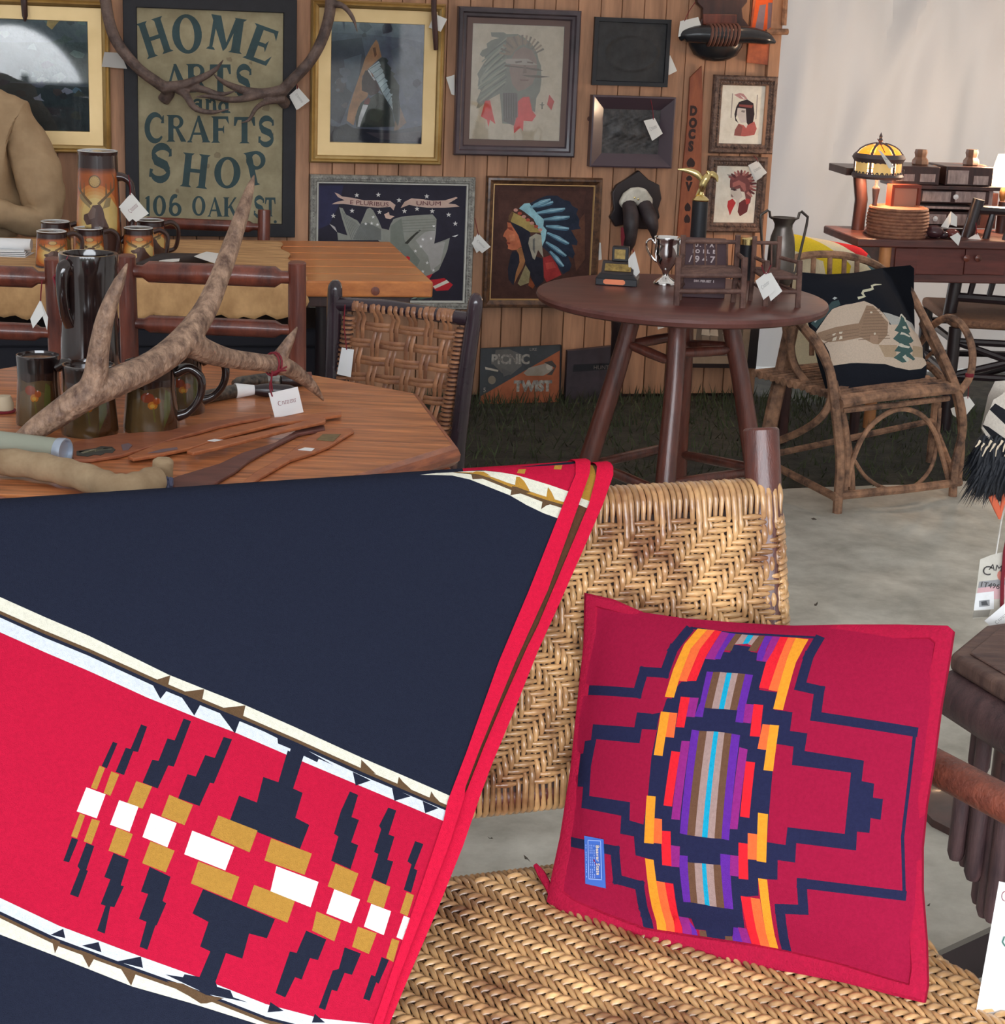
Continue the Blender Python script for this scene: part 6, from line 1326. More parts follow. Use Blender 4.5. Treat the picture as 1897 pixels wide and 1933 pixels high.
# ================================================================ person leaning behind the back table
YP = 6.62
def pp(x, y, d=0): return aty(x, y, YP + d)
pr = thing('person', 'person in a loose tan jacket bent over at the left edge behind the mugs', 'person', V((-2.12, YP, 0)))
def skin(name, nodes, edges, m, sub=3, par=pr):
    me = bpy.data.meshes.new(name); me.from_pydata([tuple(minv(par) @ V(n[0])) for n in nodes], edges, [])
    o = link(name, me, m, par); md = o.modifiers.new('skin', 'SKIN'); md.use_smooth_shade = True
    for i, n in enumerate(nodes):
        d = me.skin_vertices[0].data[i]; d.radius = n[1] if isinstance(n[1], tuple) else (n[1], n[1]); d.use_root = i == 0
    o.modifiers.new('sub', 'SUBSURF').levels = sub; o.modifiers['sub'].render_levels = sub
    return o
M_skin = mat('skin', (.6, .36, .26, 1), .5); M_jack = mat('tan_jacket', rgb(158, 134, 104, 1.5), .85, c2=rgb(136, 112, 84, 1.45), ns=6, bump=.9, bs=14); M_trou = mat('dark_trousers', rgb(52, 48, 48, 1.3), .85, bump=.3, bs=20)
hip = V((-1.98, YP + .08, .66)); chest = V((-1.99, YP, 1.03)); neck = V((-2.05, YP - .06, 1.28)); head = V((-2.08, YP - .13, 1.365))
sh_r = pp(34, 268); sh_r.z = 1.13; el = pp(88, 425, -.02); wr = pp(-75, 440, -.2); wr.z = .84
sh_l = V((-2.22, YP + .02, 1.14)); el_l = V((-2.36, YP - .12, .95)); wr_l = V((-2.2, YP - .3, .83))
# body: pelvis first, spine, neck, head base, arms to hands
skin('body', [(hip, .13), (chest, .13), (neck, .052), (head, .068), (head + V((-.005, .0, .075)), (.076, .09)), (sh_r.lerp(chest, .1), .06), (el, .042), (wr, .03), (wr + V((-.05, -.05, -.015)), (.036, .016)), (sh_l.lerp(chest, .1), .06), (el_l, .042), (wr_l, .03), (wr_l + V((.06, -.04, -.015)), (.036, .016))],
     [(0, 1), (1, 2), (2, 3), (3, 4), (1, 5), (5, 6), (6, 7), (7, 8), (1, 9), (9, 10), (10, 11), (11, 12)], M_skin)
skin('jacket', [(hip + ZZ * -.04, (.22, .17)), (hip.lerp(chest, .45), (.23, .17)), (chest + ZZ * .04, (.2, .15)), (neck + ZZ * -.05, (.085, .08)), (sh_r, .085), (sh_r.lerp(el, .5) + V((.012, 0, 0)), .09), (el, .085), (el.lerp(wr, .85), .06), (sh_l, .085), (el_l, .075), (el_l.lerp(wr_l, .85), .055)],
     [(0, 1), (1, 2), (2, 3), (2, 4), (4, 5), (5, 6), (6, 7), (2, 8), (8, 9), (9, 10)], M_jack)
tx = bpy.data.textures.new('cloth_folds', 'CLOUDS'); tx.noise_scale = .17; tx.noise_depth = 2
dm = pr.children[-1].modifiers.new('folds', 'DISPLACE'); dm.texture = tx; dm.strength = .06; dm.mid_level = .5; dm.texture_coords = 'LOCAL'
skin('trousers', [(hip + ZZ * -.06, (.15, .13)), (hip + V((.1, -.02, -.12)), .1), (V((-2.0, YP - .05, .42)), .075), (V((-1.99, YP + .02, .08)), .06), (hip + V((-.1, -.02, -.12)), .1), (V((-2.24, YP - .05, .42)), .075), (V((-2.25, YP + .02, .08)), .06)], [(0, 1), (1, 2), (2, 3), (0, 4), (4, 5), (5, 6)], M_trou)
for x in (-1.99, -2.25): b = MB(); b.tube([(x, YP + .08, .04), (x, YP, .045), (x, YP - .1, .035), (x, YP - .17, .028)], [.035, .042, .042, .02], 10); b.build('shoe', M_near, pr, world=True)
for c_, s in ((wr + V((-.05, -.05, -.015)), 1), (wr_l + V((.06, -.04, -.015)), -1)):
    d = V((-.8 * s, -.5, -.25)).normalized(); sd = V((-.5, .8 * s, 0)).normalized() * s
    for k, ln in enumerate((.062, .072, .068, .052)):
        q = c_ + d * .02 + sd * (k - 1.5) * .016; b = MB(); b.tube([q, q + d * ln * .5 + ZZ * .004, q + d * ln * .8 - ZZ * .006, q + d * ln - ZZ * .016], [.0085, .008, .0072, .005], 7); b.build('finger', M_skin, pr, world=True)
    q = c_ - sd * .03; b = MB(); b.tube([q, q + d * .025 - sd * .018, q + d * .05 - sd * .02], [.01, .009, .006], 7); b.build('thumb', M_skin, pr, world=True)
hc = head + V((-.005, .0, .07)); b = MB(); b.lathe([(.0, .118), (.05, .103), (.082, .066), (.09, .035), (.08, .03)], 16, c=hc + V((0, .012, .0))); b.tube([hc + V((0, .045, .06)), hc + V((0, .055, .0)), hc + V((0, .045, -.05))], [.07, .062, .045], 12); b.build('hair', M_dark, pr, world=True)
b = MB(); f = hc + V((0, -.088, -.03)); b.tube([f + ZZ * .025, f + V((0, -.012, .0)), f + V((0, -.018, -.012)), f + V((0, 0, -.018))], [.006, .009, .011, .006], 8); b.build('nose', M_skin, pr, world=True)
for s in (-1, 1):
    b = MB(); b.lathe([(.011 * sin(a), -.011 * cos(a)) for a in [k * pi / 6 for k in range(7)]], 8, c=hc + V((s * .032, -.078, -.002))); b.build('eye', M_white, pr, world=True)
    b = MB(); b.lathe([(.0055, 0), (.005, .003), (0, .004)], 8, M=basis(hc + V((s * .032, -.0875, -.002)), (1, 0, 0), (0, 0, 1))); b.build('iris', M_near, pr, world=True)
    b = MB(); b.tube([hc + V((s * .088, .0, .01)), hc + V((s * .098, .008, -.015)), hc + V((s * .09, 0, -.04))], [.01, .016, .007], 8, sq=.5); b.build('ear', M_skin, pr, world=True)
b = MB(); b.tube([hc + V((-.026, -.078, -.068)), hc + V((0, -.086, -.07)), hc + V((.026, -.078, -.068))], [.003, .006, .003], 6); b.build('mouth', mat('lips', (.45, .2, .17, 1), .5), pr, world=True)
# ================================================================ octagonal oak table
OC = V((-.73, 3.63, 0)); a0 = radians(-77.6); R8 = .6 / cos(pi / 8); OZ = .75
ot = thing('oak_table', 'octagonal oak table with a moulded edge, covered with mugs and utensils', 'table', OC)
M_oak = mat('oak_top', rgb(200, 128, 80, 1.35), .3, c2=rgb(120, 64, 40, 1.1), ns=5, stretch=(.9, 11, 8), coat=.35, nd=7, bump=.05, bs=60)
M_oakd = mat('oak_edge', rgb(150, 84, 52, 1.3), .4, c2=rgb(104, 54, 38, 1.2), ns=8, stretch=(2, 2, 12), coat=.3)
def octo(rad): return [V((rad * cos(a0 + pi / 2 - pi / 8 + k * pi / 4), rad * sin(a0 + pi / 2 - pi / 8 + k * pi / 4), 0)) for k in range(8)]
b = MB()
prof = [(R8 - .07, -.075), (R8 - .03, -.075), (R8 - .018, -.06), (R8 - .014, -.05), (R8 - .02, -.046), (R8 - .008, -.04), (R8 + .002, -.03), (R8 + .004, -.018), (R8 - .002, -.006), (R8 - .014, 0)]
rings = [b.add([p + ZZ * (OZ + z) for p in octo(q)]) for q, z in prof]
for i, j in zip(rings, rings[1:]):
    for k in range(8): b.face(i + k, i + (k + 1) % 8, j + (k + 1) % 8, j + k)
b.build('moulded_edge', M_oakd, ot, ang=25)
# the top is made of boards running across
bw = .155; yy = -.6; dr_ = V((1, .04, 0)).normalized(); pr_ = V((-dr_.y, dr_.x, 0))
poly = octo(R8 - .014)
def clip(poly, n, d):
    out = []
    for i, p in enumerate(poly):
        q = poly[(i + 1) % len(poly)]; a, c = p.dot(n) - d, q.dot(n) - d
        if a >= 0: out.append(p)
        if a * c < 0: out.append(p.lerp(q, a / (a - c)))
    return out
k = 0
while yy < .62:
    c = clip(clip(poly, pr_, yy + .0004), -pr_, -(yy + bw - .0004))
    if len(c) > 2: b = MB(); b.prism([q + ZZ * (OZ - .02) for q in c], ZZ * .02); b.build('board', M_oak, ot, bevel=.0006, seg=1)
    yy += bw; k += 1
b = MB(); b.lathe([(0, .0), (.3, 0), (.32, .03), (.2, .07), (.1, .12), (.09, .5), (.16, .62), (.3, .68), (0, .68)], 8); b.build('pedestal', M_oakd, ot, ang=30)
def ont(x, y, dz=0): return onz(x, y, OZ + dz)

# ---- flower-glazed tankards
M_glaze = mat('olive_glaze', (1, 1, 1, 1), .14, attr=True, ns=12, c2=(.7, .66, .6, 1), coat=.6)
M_glazed = mat('dark_glaze', rgb(40, 26, 24, 1.1), .1, c2=rgb(22, 16, 16, 1), ns=10, coat=.7)
def tankard(label, base, R_, H, rot, hrot, seed):
    r = thing('tankard', label, 'mug', base, 0, group='flower-glazed tankards on the oak table')
    rs_ = random.Random(seed)
    P = [((100, 78, 50), [(-pi, 0), (pi, 0), (pi, 1), (-pi, 1)]), ((96, 60, 36), [(.3, 0), (pi, 0), (pi, .8), (.8, .7)]), ((96, 60, 36), [(-pi, 0), (-1.7, 0), (-1.4, .7), (-pi, .8)]), ((116, 92, 58), [(-.9, .02), (.2, .02), (.5, .5), (-.2, .6), (-.9, .5)]),
         ((56, 36, 30), [(-pi, .7), (-1.2, .72), (-.4, .66), (.3, .7), (1.2, .66), (pi, .7), (pi, 1), (-pi, 1)]), ((34, 24, 24), [(-pi, .82), (0, .78), (pi, .82), (pi, 1), (-pi, 1)]),
         ((104, 104, 50), [(.35, .1), (.7, .35), (.75, .6), (.5, .66), (.4, .45)]), ((150, 62, 30), ell(-.25, .55, .28, .075, 9)), ((206, 126, 40), ell(-.05, .44, .2, .06, 9)), ((226, 170, 70), ell(-.06, .43, .1, .03, 8)), ((176, 84, 34), ell(.12, .5, .16, .05, 8)), ((120, 112, 52), [(-.06, .4), (.0, .4), (.06, .2), (0, .2)])]
    def f(u, v):
        q = R_ * (1.06 - .14 * min(1, v * 1.6) + .05 * max(0, v - .8) * 3 - .05 * max(0, .06 - v) * 10); a = u - pi / 2 + rot; return V((q * cos(a), q * sin(a), H * v))
    art('body', P, f, M_glaze, r, world=False, lines=[((-pi + j * pi / 18, 0), (-pi + j * pi / 18, 1)) for j in range(1, 36)] + [((-pi, v), (pi, v)) for v in (.03, .06, .2, .4, .62, .8, .9)], smooth=True, k=.55)
    t_ = f(0, 1); q = math.hypot(t_.x, t_.y)
    b = MB(); b.lathe([(q, H - .001), (q * 1.0, H + .003), (q * .93, H + .004), (q * .88, H - .006), (R_ * .84, .02), (0, .015)], 28); b.build('rim', M_glazed, r, ang=60)
    b = MB(); e = R_ * .9; pts = [(e, H * .86), (e + R_ * .5, H * .93), (e + R_ * .95, H * .78), (e + R_ * .9, H * .5), (e + R_ * .5, H * .28), (e, H * .2)]
    b.tube(bez([(x * cos(hrot), x * sin(hrot), z) for x, z in pts], 5), lerps([.012, .0095, .0085, .008, .008, .012], 5), 10); b.build('handle', M_glazed, r)
    return r
mp = mpp(ont(160, 833)); 
for lab, bx, by, yt, hwp, hr, sd in (('tankard with dark rim at the far left of the antler', 64, 808, 672, 42, -.15, 1), ('tankard half hidden under the antler beam, second from left', 158, 828, 690, 52, 1.9, 2), ('tankard with an orange flower under the middle of the antler', 276, 822, 684, 51, .1, 3), ('tankard with its handle to the right, behind the antler', 330, 786, 664, 47, .05, 4)):
    p, h, m_ = stand(bx, by, yt, OZ); p.y += hwp * m_; h = aty(bx, yt, p.y).z - OZ; tankard('olive and brown ' + lab, p, hwp * m_, h, .1 * sd, hr, sd)
p, h, m_ = stand(172, 735, 478, OZ); r = thing('black_jug', 'tall glossy black tankard jug standing behind the front mugs', 'jug', p); R_ = 55 * m_
b = MB(); b.lathe([(0, 0), (R_ * .98, 0), (R_ * 1.0, .01), (R_ * .98, h * .3), (R_ * .94, h * .6), (R_ * .98, h * .85), (R_ * 1.0, h * .97), (R_ * .98, h), (R_ * .85, h), (R_ * .8, h * .95), (R_ * .85, h * .1), (0, h * .06)], 40); b.build('body', M_glazed, r, ang=60)
b = MB(); hp = [(R_ * .9, h * .86), (R_ * 1.25, h * .86), (R_ * 1.45, h * .7), (R_ * 1.35, h * .45), (R_ * .95, h * .3)]; b.tube(bez([(-x * .5, -x * .78, z) for x, z in [(R_ * .9, h * .9), (R_ * 1.2, h * .92), (R_ * 1.32, h * .78), (R_ * 1.2, h * .6), (R_ * .95, h * .5)]], 5), lerps([.018, .016, .013, .012, .014], 5), 10); b.build('handle', M_glazed, r)
b = MB(); b.tube([(-R_ * .45, -R_ * .82, h), (-R_ * .75, -R_ * .8, h * .9), (-R_ * 1.0, -R_ * .8, h * .84), (-R_ * .7, -R_ * .9, h * .66), (-R_ * .45, -R_ * 1.02, h * .62)], .0028, 5); b.build('red_string', M_string, r)

# ---- shed antler
A0, A1 = ont(42, 838, .02), ont(612, 757, .004); ah = (A1 - A0); ah.z = 0; ah.normalize(); an = V((ah.y, -ah.x, 0))
def fa(x, y, d=0): return onp(x, y, A0 + an * d, an)
ma = mpp(A0)
def rp(L_): return [x * ma for x in L_]
M_shed = mat('grey_brown_antler', rgb(172, 140, 116, 1.05), .6, c2=rgb(92, 66, 54, .9), ns=34, stretch=(1.5, 1.5, 1), bump=1.4, bs=75)
antler('shed_antler', 'large grey-brown shed antler resting on the oak table before the mugs', [
    ([(30, 838, 0), (70, 808, .02), (115, 778, .05), (165, 745, .08), (230, 716, .09), (290, 688, .08), (345, 645, .06), (385, 590, .03), (412, 530, .01), (436, 465, -.01), (458, 400, -.02), (472, 355, -.03), (480, 330, -.03)], rp([15, 22, 26, 29, 29, 28, 29, 25, 21, 19, 15, 9, 2])),
    ([(165, 750, .08), (180, 712, .09), (186, 665, .1), (195, 615, .11), (208, 572, .12), (225, 532, .13), (241, 496, .14)], rp([28, 24, 20, 18, 15, 11, 2])),
    ([(350, 640, .06), (380, 660, .05), (430, 676, .03), (490, 684, .02), (532, 690, .02), (562, 706, .01), (590, 730, .005), (612, 757, 0)], rp([30, 26, 21, 19, 20, 17, 12, 2])),
    ([(515, 690, .02), (532, 668, .02), (548, 640, .03), (562, 616, .04)], rp([18, 16, 10, 2]))], M_shed, vox=.003, fn=fa)
b = MB(); c = fa(516, 687, .02)
for o_ in (-.004, .003): b.tube([c + (ZZ * sin(t) * 1.0 + an * cos(t)) * .0232 + ah * (o_ + .004 * sin(t)) for t in [q * pi / 8 for q in range(17)]], .0022, 5)
for q in (((514, 704), (538, 694), (541, 692)), ((514, 706), (528, 700), (540, 699)), ((514, 700), (512, 720), (514, 738))): b.tube([fa(x, y, .046) for x, y in q], .0018, 5)
o = b.build('red_string_tie', M_string); recenter(o, c); tag(o, 'red string tied round the lower tine of the shed antler', 'string')
price_tag([(507, 742), (562, 730), (573, 778), (519, 789)], lambda x, y: fa(x, y, .05), 'with red print tied to the shed antler', string=[(512, 712), (508, 730), (513, 748)], m=M_white2, lm=M_redprint)

# ---- wooden paddles and spatulas
Q = (120, 760, 3.27)
M_pad = mat('reddish_paddle', rgb(160, 96, 64, 1.1), .5, c2=rgb(132, 72, 48, 1.05), ns=6, stretch=(2, 9, 9))
M_pad2 = mat('orange_paddle', rgb(178, 108, 66, 1.05), .5, c2=rgb(150, 84, 52, 1.0), ns=6, stretch=(2, 9, 9))
M_pad3 = mat('walnut_paddle', rgb(104, 62, 54, 1.2), .55, c2=rgb(84, 48, 42, 1.1), ns=6, stretch=(2, 9, 9))
def paddle(label, pts, m, z, patches=(), th=.007):
    P = [ont(x, y, z) for x, y in Z(*Q, pts)]; c = sum(P, V()) / len(P)
    r = thing('wooden_paddle', label, 'utensil', c, group='carved paddles on the oak table')
    b = MB(); b.prism(P, ZZ * th); b.build('paddle', m, r, world=True, bevel=.002)
    for nm, pp_, pm in patches:
        b = MB(); q = [ont(x, y, z + th + .0004) for x, y in Z(*Q, pp_)]; b.prism(q, ZZ * .0006); b.build(nm, pm, r, world=True)
M_leaf = mat('painted_leaf_dark', rgb(60, 58, 52, 1.1), .6); M_leaf2 = mat('painted_leaf_pale', rgb(150, 146, 122, 1.1), .6); M_olive = mat('painted_olive', rgb(122, 104, 66, 1.1), .6, c2=rgb(96, 80, 50, 1.1), ns=90)
paddle('long reddish paddle with a painted fern, farthest from the blanket', [(60, 262), (340, 214), (640, 190), (900, 140), (1200, 90), (1280, 88), (1280, 104), (1100, 132), (960, 163), (700, 236), (500, 300), (350, 345), (150, 374), (60, 372)], M_pad, .001,
       [('painted_leaf', [(80, 300), (200, 282), (230, 270), (300, 274), (320, 292), (300, 312), (260, 310), (230, 326), (190, 322), (150, 334), (80, 326)], M_leaf), ('leaf_highlight', [(90, 304), (200, 288), (290, 278), (300, 290), (200, 304), (120, 316)], M_leaf2), ('blue_patch', [(355, 262), (400, 250), (425, 265), (400, 292), (365, 296)], mat('painted_grey', rgb(112, 92, 96, 1.1), .6))])
paddle('orange-brown paddle with a white price sticker, second from the mugs', [(395, 352), (480, 316), (600, 268), (890, 216), (1100, 160), (1290, 112), (1590, 84), (1715, 74), (1716, 92), (1610, 110), (1300, 150), (1000, 226), (780, 300), (560, 346), (430, 366)], M_pad2, .004, [('sticker', [(888, 236), (930, 226), (992, 232), (950, 244)], M_white2), ('painted_patch', [(520, 312), (610, 288), (700, 276), (705, 288), (600, 308)], mat('painted_grey', None))])
paddle('narrow orange paddle with a knobbed end, lying against its neighbour', [(758, 318), (900, 268), (1200, 204), (1420, 150), (1570, 106), (1616, 112), (1618, 130), (1590, 142), (1400, 182), (1150, 246), (950, 297), (800, 330)], M_pad2, .012)
paddle('dark walnut paddle with a broad blade', [(640, 500), (700, 476), (960, 398), (1100, 330), (1300, 268), (1420, 200), (1480, 163), (1610, 158), (1614, 184), (1540, 194), (1450, 212), (1330, 272), (1150, 372), (1060, 442), (920, 524), (700, 560)], M_pad3, .001)
paddle('orange paddle with an olive patch and sticker, nearest the blanket', [(1080, 530), (1180, 450), (1370, 345), (1440, 290), (1500, 240), (1570, 200), (1660, 184), (1780, 178), (1792, 192), (1640, 286), (1530, 332), (1400, 372), (1210, 482), (1140, 530)], M_pad2, .001, [('olive_patch', [(1560, 232), (1600, 196), (1712, 196), (1665, 240)], M_olive), ('sticker', [(1446, 292), (1490, 278), (1550, 284), (1530, 300)], M_white2)])
# ---- metal tube, suede-wrapped club
e0, e1 = ont(121, 853, .024), ont(-90, 826, .024); rr = .0235; ax = (e1 - e0).normalized()
r = thing('metal_tube', 'grey-green metal tube with a round end cap at the left edge', 'tube', e0)
b = MB(); b.tube([e0 + ax * .004, e1], rr, 28); b.build('tube', mat('grey_green_paint', rgb(150, 154, 138, 1.0), .4), r, world=True)
M_cap = mat('blue_grey_metal', rgb(176, 188, 204, 1.0), .35, metal=.5)
b = MB(); b.lathe([(rr * 1.06, .012), (rr * 1.1, 0), (rr * 1.06, -.004), (rr * .92, -.004), (rr * .86, .003), (0, .004)], 32, M=basis(e0, V((-ax.y, ax.x, 0)), ZZ, ax)); b.build('end_cap', M_cap, r, world=True)
r = thing('suede_club', 'suede-wrapped stick with a hammer-like head lying in front of the table edge', 'club', ont(200, 912))
M_su = mat('tan_suede', rgb(178, 154, 122, 1.0), .9, c2=rgb(150, 124, 94, .95), ns=14, bump=.7, bs=30)
b = MB(); rn = random.Random(8); pts = bez([ont(-60, 868, .028), ont(40, 875, .028), ont(110, 888, .028), ont(170, 904, .026), ont(215, 920, .022), ont(255, 918, .024), ont(296, 905, .026)], 7)
b.tube(pts, [.0245 + .0025 * sin(i * 1.3) + rn.uniform(-.0004, .0004) - .0012 * sin(i * 1.3) for i in range(len(pts))], 16); b.build('wrapped_shaft', M_su, r, world=True)
b = MB(); q = ont(306, 903, .015); t2 = aty(308, 866, q.y); b.tube([q - ZZ * .012, q.lerp(t2, .4), t2 - ZZ * .004, t2 + ZZ * .001], [.019, .0185, .0185, .013], 16); b.build('head', M_su, r, world=True, bevel=.002)
b = MB()
for i in range(5): a = i * 1.3; c = ont(305, 918, .016); b.tube([c + V((.016 * cos(a + t * .7), .012 * sin(a + t), .012 * sin(t * 1.3 + i))) for t in range(5)], .004, 6)
o = b.build('blue_cord_knot', mat('blue_cord', rgb(70, 72, 96, 1.0), .7), r, world=True)
# ---- beaded knives
def knife(label, p0, p1, p2, p3, cm, rad=.0135):
    r = thing('beaded_knife', label, 'knife', p0, group='beaded knives on the oak table')
    b = MB(); b.tube([p0, p0.lerp(p1, .15), p1], [rad * .5, rad, rad * 1.1], 14); b.build('sheath', mat('beaded_sheath', rgb(92, 80, 68, 1.1), .35, c2=rgb(30, 28, 28, 1), ns=90, nd=2), r, world=True)
    b = MB(); b.tube([p1, p2], [rad * 1.25, rad * .8], 14); b.build('collar', cm, r, world=True)
    b = MB(); b.tube([p2, p2.lerp(p3, .3), p2.lerp(p3, .8), p3], [rad * .8, rad * 1.15, rad * 1.0, rad * .5], 14); b.build('grip', M_near, r, world=True)
knife('beaded sheath knife with a white collar lying behind the antler', ont(372, 752, .014), ont(444, 738, .014), ont(480, 736, .014), ont(562, 738, .014), M_white2)
knife('dark beaded knife lying farther back, behind the string', ont(440, 724, .014), ont(505, 716, .014), ont(530, 718, .014), ont(585, 716, .014), mat('shell_collar', rgb(150, 146, 138, 1.2), .3, c2=rgb(80, 80, 78, 1), ns=60))
b = MB(); q = ont(575, 712, .012); b.tube([q, ont(588, 712, .012)], .012, 10); o = b.build('wood_dowel', M_logred); recenter(o, q); tag(o, 'short round wooden peg behind the antler tip on the oak table', 'peg')
q = ont(8, 778); r = thing('small_pouch', 'small red and white pouch cut by the left edge behind the tankards', 'pouch', q)
b = MB(); b.lathe([(0, 0), (.022, .001), (.024, .005), (.0, .007)], 16); b.build('red_base', M_string, r)
b = MB(); b.lathe([(0, .006), (.019, .006), (.02, .018), (.014, .034), (0, .036)], 14); b.build('pale_body', mat('pale_pouch', rgb(176, 160, 134, 1.1), .7), r)
# ================================================================ woven cane settee
SO = V((.41, 2.455, 0)); sy = radians(20); SX = V((cos(sy), sin(sy), 0)); SY = V((sin(sy), -cos(sy), 0))
def LS(a, b_, c): return SO + SX * a + SY * b_ + ZZ * c
st_ = thing('cane_settee', 'cane-woven log settee holding the blanket and the red pillow', 'settee', SO)
M_post = mat('settee_post', rgb(106, 54, 42, .9), .35, c2=rgb(72, 36, 32, .9), ns=7, stretch=(9, 9, 1), coat=.35, bump=.25, bs=60)
SW = 1.32                                             # width of the settee
def yb(z): return -.006 - .2776 * (z - .43)           # the back leans away
def tube_l(nm, pts, rad, m=M_post, n=18, bev=0): b = MB(); b.tube([LS(*p) for p in pts], rad, n); return b.build(nm, m, st_, world=True, bevel=bev)
for x in (.016, -SW):
    tube_l('back_post', [(x, .02, 0), (x, yb(.43) - .0, .43), (x + .002, yb(.75), .75), (x + .004, yb(1.012) , 1.012)], [.028, .028, .0275, .0265], n=24, bev=.004)
tube_l('top_rail', [(-SW, yb(.915), .915), (.016, yb(.915), .915)], .021)
tube_l('bottom_rail', [(-SW, yb(.535), .535), (.016, yb(.535), .535)], .019)
xr_ = lambda y: .03 + .1 * y
for x in (xr_(.56) - .01, -SW - .03): tube_l('front_leg', [(x, .56, 0), (x, .56, .66)], .028)
for y in (.0, .55): tube_l('seat_rail', [(-SW, y, .412), (xr_(y) - .02, y, .412)], .019)
tube_l('seat_rail', [(xr_(0) - .02, 0, .412), (xr_(.56) - .02, .56, .412)], .019); tube_l('seat_rail', [(-SW, 0, .412), (-SW - .02, .56, .412)], .019)
tube_l('stretcher', [(-SW, .56, .16), (xr_(.56), .56, .16)], .016); tube_l('stretcher', [(.016, .02, .14), (xr_(.56), .56, .14)], .016)
p0 = LS(.022, yb(.65), .655); p1 = aty(1897, 1517, 2.1); d = (p1 - p0)
b = MB(); b.tube([p0, p0 + d * .4, p0 + d * .8, p0 + d * 1.25], [.021, .0235, .0235, .023], 20); b.build('arm_rail', mat('arm_log', rgb(128, 70, 54, 1.1), .45, c2=rgb(84, 46, 38, 1.05), ns=12, stretch=(3, 3, 3), bump=.6, bs=60), st_, world=True)
tube_l('arm_rail', [(-SW, yb(.65), .655), (-SW - .03, .56, .66)], .0235)
# --- weave
M_cane = mat('woven_cane', rgb(218, 174, 120, 1.15), .3, c2=rgb(126, 80, 52, 1.0), ns=11, nd=4, rnd=.2, coh=True, coat=.5, bump=.15, bs=200)
M_core = mat('cane_shadow_layer', rgb(70, 48, 42, .7), .8, c2=rgb(50, 34, 32, .7), ns=40)  # dark sheet added behind the weave, standing in for shade in its gaps
def strand(parent, pts, nrm, wdir, w0, t=.0034):
    b = MB(); rows = []
    for p, n, d in zip(pts, nrm, wdir):
        k_ = 1.0
        if isinstance(p, tuple): p, k_ = p
        w_ = w0 * k_
        rows.append(b.add([p - d * w_ * .5 - n * t * .25, p - d * w_ * .36 + n * t * .7, p + n * t, p + d * w_ * .36 + n * t * .7, p + d * w_ * .5 - n * t * .25]))
    for a, c in zip(rows, rows[1:]):
        for j in range(4): b.face(a + j, a + j + 1, c + j + 1, c + j)
    return b.build('cane_strand', M_cane, parent, world=True, rec=False, ang=180)
rc = random.Random(21)
# back: heights z .555-.895 woven, then wraps the rails
def bkp(x, z, o): # point on the front face of the back
    n = V(SY) * .963 + ZZ * .267; return LS(x, yb(z), z) + n * (.0215 + o), n
zB0, zB1, xB0, xB1 = .538, .905, -.62, .016
PH, PVw = .0088, .0094
nh = int((zB1 - zB0) / PH); nv = int((xB1 + .022 - xB0) / PVw)
b = MB(); b.prism([LS(xB0, yb(z) + o, z) for z, o in ((zB0, .0), (zB1, .0), (zB1, .018), (zB0, .018))], SX * (xB1 - xB0 - .004)); core = b.build('back_gap_shade', M_core, st_, world=True)
def over_b(i, j):
    jj = j % 26; sh = jj if jj < 13 else 26 - jj
    return (i - sh) % 6                 # below 3: the upright strand lies on top
OVER = ((.0030, .84), (.0046, 1.06), (.0030, .84))
def flo(ph): return OVER[ph % 6] if ph % 6 < 3 else (-.0030, .58)       # height and width along a float
for i in range(nv):
    x = xB0 + (i + .5) * PVw; jit = rc.uniform(-.0006, .0006); pts = []; nr = []; wd = []
    lo = yb(.535); hi = .915
    for a in (-3.4, -2.9, -2.4, -1.9, -1.4, -.9, -.5):    # under the lower rail
        n = SY * cos(a) + ZZ * sin(a); pts.append(LS(x, lo, .535) + n * .0235); nr.append(n); wd.append(SX)
    for j in range(nh):
        z = zB0 + .012 + (j + .5) * (zB1 - zB0 - .024) / nh; h_, k_ = flo(over_b(i, j)); p, n = bkp(x + jit + .0004 * sin(j), z, h_); pts.append((p, k_)); nr.append(n); wd.append(SX)
    for a in (.3, .7, 1.1, 1.5, 1.9, 2.4, 2.9, 3.4):
        n = SY * cos(a) + ZZ * sin(a); pts.append(LS(x, yb(.915), .915) + n * (.0255 + .0008 * (i % 2))); nr.append(n); wd.append(SX)
    strand(core, pts, nr, wd, PVw * .94 * rc.uniform(.88, 1.05))
for j in range(nh):
    z = zB0 + .012 + (j + .5) * (zB1 - zB0 - .024) / nh + rc.uniform(-.0006, .0006)
    if z > .893: continue
    pts = []; nr = []; wd = []; up = ZZ * .963 - SY * .267
    for i in range(nv - 1):
        x = xB0 + (i + .5) * PVw; h_, k_ = flo(over_b(i, j) + 3); p, n = bkp(x, z, h_); pts.append((p, k_)); nr.append(n); wd.append(up)
    c = LS(.016, yb(z), z); k0 = 1.3 if (j // 2) % 2 else .9
    for a in (1.35, 1.1, .7, .2, -.3, -.8, -1.3):
        n = SY * sin(a) + SX * cos(a); pts.append(c + n * (.0295 + .0012 * (j % 2))); nr.append(n); wd.append(up)
    strand(core, pts, nr, wd, PH * .96 * rc.uniform(.88, 1.06))
